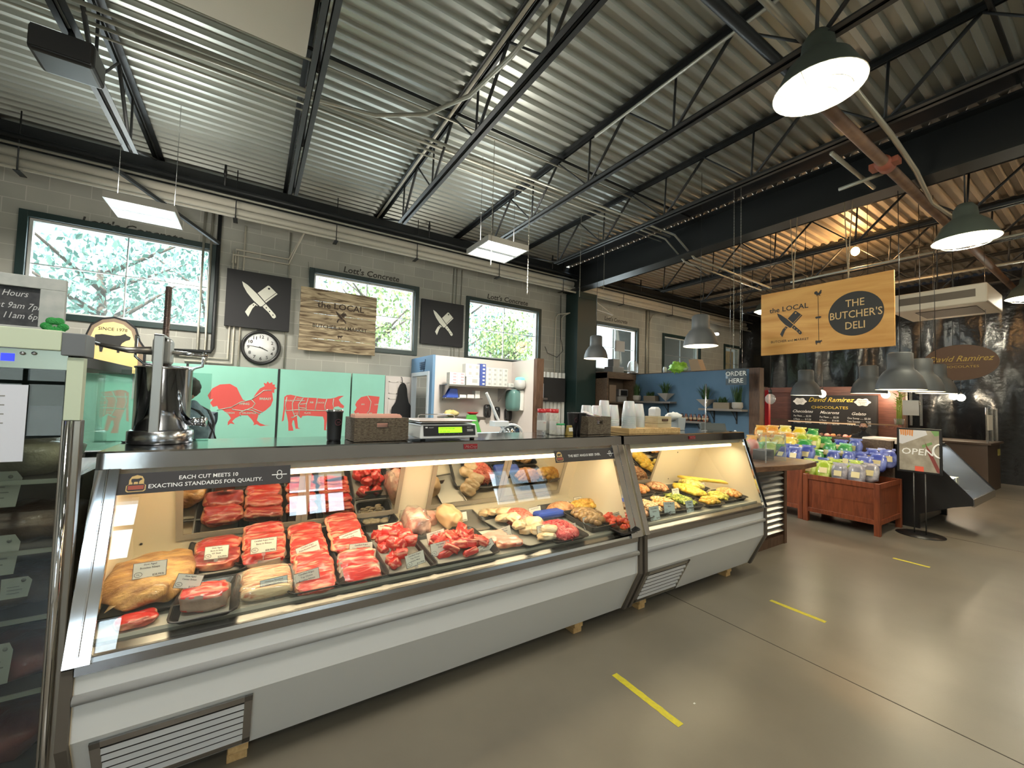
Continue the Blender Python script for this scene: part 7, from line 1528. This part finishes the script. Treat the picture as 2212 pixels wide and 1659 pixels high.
# oval sign
q = onX(2072, 783, 10.0); oc = Vector((10.0, q.y, q.z))
t = thing('oval_sign', 'brown oval hanging sign with gold script before the black sheeting', 'sign', oc)
b = MB(); b.prism([oc+Vector((0, .44*cos(a*pi/24), .30*sin(a*pi/24))) for a in range(48)], (.03, 0, 0)); b.build('oval_board', pbr('oval_brown', (.10, .045, .018), .5), t)
b = MB(); b.text('David Ramirez', .135, oc+Vector((-.001, 0, .02)), -YD, ZD, shear=.4, off=.006, sx=.92); b.text('CHOCOLATES', .055, oc+Vector((-.001, 0, -.09)), -YD, ZD, sx=1.25); b.tube([oc+Vector((-.003, .16, -.02)), oc+Vector((-.003, -.16, -.02))], .002, 4); b.build('lettering', pbr('gold_dull', (.40, .26, .05), .45, .3), t)
for s_ in (-.3, .3):
    b = MB(); b.tube([oc+Vector((.015, s_, .20)), oc+Vector((.015, s_, 2.3))], .004, 5); b.build('wire', steel, t)
# ceiling cassette
t = thing('air_conditioner', 'white ceiling cassette air conditioner behind the plywood sign', 'air conditioner', (10.2, 1.9, 3.3))
c0, c1, c2, c3 = onZ(1937, 668, 3.35), onZ(1975, 685, 3.35), onZ(2126, 665, 3.35), onZ(2100, 645, 3.35)
xa, xc = 9.3, 10.5; ya, yc = 1.25, 2.35
b = MB(); b.box((xa, ya, 3.32), (xc, yc, 3.62)); b.build('cabinet', pbr('ac_white', (.52, .47, .38), .5), t, bevel=.02)
b = MB(); b.box((xa+.25, ya+.15, 3.31), (xc-.25, yc-.25, 3.322)); b.box((xa-.006, ya+.12, 3.42), (xa, yc-.1, 3.54)); b.build('intake_grille', pbr('ac_dark', (.10, .08, .06), .6), t)
for x in (xa+.1, xc-.1):
    b = MB(); b.tube([(x, (ya+yc)/2, 3.6), (x, (ya+yc)/2, 5.05)], .008, 6); b.build('hanger_rod', blackm, t)
# bare globe bulbs over the booth
for i, (u, v, d) in enumerate(((1664, 862, 6.5), (1776, 851, 9.5), (1913, 852, 9.0), (2060, 856, 9.5), (2076, 859, 9.8))):
    c = Vector(((u-W_/2)/F_*d, (v-H_/2)/F_*d, d)); p = Vector((_X.dot(c), _Y.dot(c), CAMZ+_Z.dot(c)))
    t = thing('globe_bulb', ['unlit clear', 'glowing', 'glowing', 'glowing', 'glowing'][i] + ' bare globe bulb ' + ['by the red post', 'before the menu board heading', 'right of the menu board', 'at the far right, left of two', 'at the far right, right of two'][i], 'bulb', p)
    b = MB(); b.blob(p, (.075, .075, .085), 14, 10); b.build('glass_globe', bulbm if i else plastic_clear, t)
    b = MB(); b.tube([p+Vector((0, 0, .08)), p+Vector((0, 0, .15))], .025, 8); b.tube([p+Vector((0, 0, .15)), (p.x, p.y, 5.06)], .005, 5); b.build('cord', blackp, t)
    if i in (1, 2, 3): light('POINT', 'globe_light', p+Vector((-.1, 0, -.05)), 14, (1, .72, .45), .08)
# crumpled clear plastic by the sheeting
b = MB(); b.blob((14.2, .75, .14), (.35, .5, .14), 20, 12, .6, 4, seed=8); tag(b.build('plastic_heap', glassmat('crumpled_plastic', (.6, .65, .65), 1.8, .15)), 'crumpled clear plastic lying at the foot of the black sheeting', 'plastic sheet')
# floor tape
yt = pbr('yellow_tape', (.72, .62, .03), .5, n=(40, (.60, .52, .05)))
for i, (x, y0, y1) in enumerate(((1.886, 1.288, 1.731), (3.727, 1.335, 1.722), (6.01, 1.239, 1.527))):
    b = MB(); n = 14; vs = []
    for k in range(n+1):
        y = y0+(y1-y0)*k/n; vs += [(x-.021+random.uniform(-.002, .002), y, .0012), (x+.021+random.uniform(-.002, .002), y, .0012)]
    b.add(vs, [(2*k, 2*k+1, 2*k+3, 2*k+2) for k in range(n)], False); o = b.build('floor_tape', yt); o.modifiers.new('s', 'SOLIDIFY').thickness = .001
    tag(o, 'yellow distancing tape on the floor, ' + ['nearest the camera', 'middle one', 'farthest one'][i], 'floor tape', 'yellow floor tapes')
b = MB(); q = onZ(1500, 1520, .001); b.cbox((q.x, q.y, .002), (.012, .008, .002)); tag(b.build('litter', paper), 'tiny white speck of paper on the floor near the tape', 'litter')
# ================================================================ people
def skinned(name, nodes, edges, mat, parent, subs=2, root=0):
    me = bpy.data.meshes.new(name); me.from_pydata([n[0] for n in nodes], edges, [])
    o = bpy.data.objects.new(name, me); COL.objects.link(o); o.parent = parent
    o.modifiers.new('skin', 'SKIN'); sv = me.skin_vertices[0].data if me.skin_vertices else None
    if sv is None:
        bm = bmesh.new(); bm.from_mesh(me); bm.verts.layers.skin.verify(); bm.to_mesh(me); bm.free(); sv = me.skin_vertices[0].data
    for i, n in enumerate(nodes):
        r = n[1]; sv[i].radius = r if isinstance(r, tuple) else (r, r); sv[i].use_root = (i == root)
    md = o.modifiers.new('sub', 'SUBSURF'); md.levels = md.render_levels = subs
    me.materials.append(mat)
    for p in me.polygons: p.use_smooth = True
    o.modifiers['skin'].use_smooth_shade = True
    return o
skin_ = pbr('skin', (.55, .32, .23), .5, sub=.15); hairm = pbr('dark_hair', (.02, .014, .010), .6)
denim = pbr('denim_shirt', (.085, .12, .155), .85, n=(22, (.16, .21, .25))); trous = pbr('dark_trousers', (.02, .022, .028), .85)
def person(lb, loc, rz, shirt, arms, lean=.0, cap=True, mask=True, scale=1., sleeves=True, hairc=None):
    t = thing('person', lb, 'person', loc, rz=rz); t.scale = (scale,)*3
    # facing +X in local space
    N = [((0, 0, .98), (.13, .17)), ((.01+lean*.1, 0, 1.12), (.115, .15)), ((.02+lean*.3, 0, 1.28), (.125, .175)), ((.02+lean*.5, 0, 1.42), (.10, .17)), ((.03+lean*.6, 0, 1.50), (.055, .06)), ((.05+lean*.8, 0, 1.58), (.052, .052)),
         ((0, .10, .90), .095), ((.02, .10, .50), .062), ((0, .10, .09), .045), ((.17, .12, .04), .035),
         ((0, -.10, .90), .095), ((-.02, -.10, .50), .062), ((-.05, -.10, .09), .045), ((.12, -.12, .04), .035)]
    E_ = [(0, 1), (1, 2), (2, 3), (3, 4), (4, 5), (0, 6), (6, 7), (7, 8), (8, 9), (0, 10), (10, 11), (11, 12), (12, 13)]
    for s, A in zip((1, -1), arms):
        b0 = len(N); N.append(((.02+lean*.5, s*.19, 1.41), .065)); N += [((p[0], s*abs(p[1]) if p[1] >= 0 else p[1], p[2]), r) for p, r in zip(A, (.046, .034, .030))]
        E_ += [(3, b0), (b0, b0+1), (b0+1, b0+2), (b0+2, b0+3)]
    skinned('body', N, E_, shirt, t)
    # head
    hx, hz = .06+lean*1.0, 1.68
    b = MB(); b.blob((0, 0, 0), (.092, .073, .115), 24, 16)
    for v in b.bm.verts:
        x, y, z = v.co
        if z < -.03: v.co.y *= 1+.6*(z+.03)/.115*1.0; v.co.x = x*(1+.15*(z+.03)/.1) + .012*(-(z+.03)/.08)
        if x > .04 and abs(y) < .018 and -.035 < z < .02: v.co.x += .022*(1-abs(y)/.018)
        if x > .05 and .008 < abs(y) < .045 and .0 < z < .03: v.co.x -= .010
    for v in b.bm.verts: v.co += Vector((hx, 0, hz))
    head = b.build('head', skin_, t, local=True)
    b = MB()
    for s in (-1, 1): b.blob((hx+.078, s*.030, hz+.012), (.010, .012, .008), 10, 6)
    b.build('eyes', whitei, head, local=True)
    b = MB()
    for s in (-1, 1): b.blob((hx, s*.075, hz-.005), (.020, .010, .030), 10, 8)
    b.build('ears', skin_, head, local=True)
    b = MB(); b.blob((hx+.090, 0, hz-.055), (.010, .026, .007), 10, 6); b.build('lips', pbr('lip_tone', (.42, .14, .12), .5), head, local=True)
    b = MB(); b.blob((hx-.014, 0, hz+.028), (.100, .082, .105), 22, 14, .12, 9)
    for v in b.bm.verts:
        if v.co.x > hx+.045 and v.co.z < hz+.06: v.co.x = hx+.045
        if v.co.z < hz-.075: v.co.z = hz-.075
    b.build('hair', hairm, t, local=True)
    if cap:
        b = MB(); b.blob((hx, 0, hz+.055), (.102, .083, .078), 22, 10)
        for v in b.bm.verts: v.co.z = max(v.co.z, hz+.05)
        b.hexa([(hx+.07, -.065, hz+.05), (hx+.17, -.045, hz+.04), (hx+.17, .045, hz+.04), (hx+.07, .065, hz+.05), (hx+.07, -.065, hz+.062), (hx+.17, -.045, hz+.05), (hx+.17, .045, hz+.05), (hx+.07, .065, hz+.062)])
        b.build('cap', pbr('black_cap', (.014, .014, .016), .8), t, local=True)
    if mask:
        b = MB(); b.blob((hx+.052, 0, hz-.055), (.060, .064, .052), 16, 10); b.tube([(hx+.05, .066, hz-.04), (hx, .079, hz-.005)], .003, 5); b.tube([(hx+.05, -.066, hz-.04), (hx, -.079, hz-.005)], .003, 5)
        b.build('face_mask', pbr('black_mask', (.016, .016, .018), .8), t, local=True)
    # hands
    for s, A in zip((1, -1), arms):
        e, w = Vector(A[1]), Vector(A[2]); e.y = s*abs(e.y) if A[1][1] >= 0 else e.y; w.y = s*abs(w.y) if A[2][1] >= 0 else w.y
        d = (w-e).normalized(); side = d.cross(Vector((0, 0, 1))).normalized(); 
        up = side.cross(d)
        NN = [(w, .028), (w+d*.05, (.036, .018)), (w+d*.09, (.038, .016))]; EE = [(0, 1), (1, 2)]
        for k in range(4):
            o_ = side*(.027-.018*k); L = (.070, .078, .072, .055)[k]; i = len(NN)
            NN += [(w+d*.095+o_, .0095), (w+d*(.095+L*.5)+o_-up*.008, .0088), (w+d*(.095+L*.92)+o_-up*.028, .0075)]; EE += [(2, i), (i, i+1), (i+1, i+2)]
        i = len(NN); ts = -s if True else s
        NN += [(w+d*.035+side*.034*1, .012), (w+d*.065+side*.058-up*.008, .0105), (w+d*.092+side*.064-up*.018, .009)]; EE += [(1, i), (i, i+1), (i+1, i+2)]
        skinned('hand', [(tuple(p), r) for p, r in NN], EE, skin_, t, 1)
    # apron
    b = MB(); n = 12
    def row(z, hw, off): return [Vector((off - .05*abs(k/n-.5)**1.6*2, hw*(2*k/n-1), z)) for k in range(n+1)]
    rows_ = [row(1.44, .09, .15+lean*.45), row(1.25, .15, .165+lean*.25), row(1.05, .20, .165), row(.75, .23, .18), row(.55, .23, .17)]
    vs = [q for r_ in rows_ for q in r_]; b.add(vs, [(i*(n+1)+k, i*(n+1)+k+1, (i+1)*(n+1)+k+1, (i+1)*(n+1)+k) for i in range(4) for k in range(n)], True)
    o = b.build('apron', pbr('apron_black', (.013, .013, .015), .85), t, local=True); o.modifiers.new('s', 'SOLIDIFY').thickness = .006
    b = MB()
    for s in (-1, 1): b.tube([(.15+lean*.4, s*.08, 1.43), (.05+lean*.5, s*.105, 1.515), (-.06+lean*.5, s*.075, 1.47), (-.095, s*.03, 1.34), (-.105, -s*.06, 1.16)], .012, 6)
    b.build('apron_straps', MAT['apron_black'], t, local=True)
    # trousers and shoes over the legs
    for s in (-1, 1):
        b = MB(); b.tube([(0, s*.10, .98), (0, s*.10, .85), (.01*s, s*.10, .5), (-.02 if s < 0 else 0, s*.10, .10)], [.125, .115, .085, .070], 14); b.build('trouser_leg', trous, t, local=True)
        b = MB(); b.blob((.06-(.05 if s < 0 else 0), s*.11, .045), (.15, .055, .045), 16, 10, p=.75); b.build('shoe', blackp, t, local=True)
    return t
# butcher behind the meat case, turned to the left and away, looking down
q = onY(441, 850, 5.0)
person('person in denim-grey shirt, black apron, black cap and mask, looking down behind the meat case', (q.x, 5.0, 0), R_(150), denim, ([(.10, .27, 1.18), (.30, .20, 1.08), (.38, .16, 1.06)], [(.10, .27, 1.18), (.30, .20, 1.08), (.38, .16, 1.06)]), lean=.10, scale=.965)
# server in the chocolate booth
q = onX(1866, 925, 10.4)
person('person with dark hair and black clothes bending behind the crisp display', (10.4, q.y, 0), R_(195), pbr('black_shirt', (.012, .012, .014), .8), ([(.12, .27, 1.16), (.34, .20, 1.10), (.42, .16, 1.10)], [(.12, .27, 1.16), (.34, .20, 1.10), (.42, .16, 1.10)]), lean=.22, cap=False, mask=True, scale=.78)
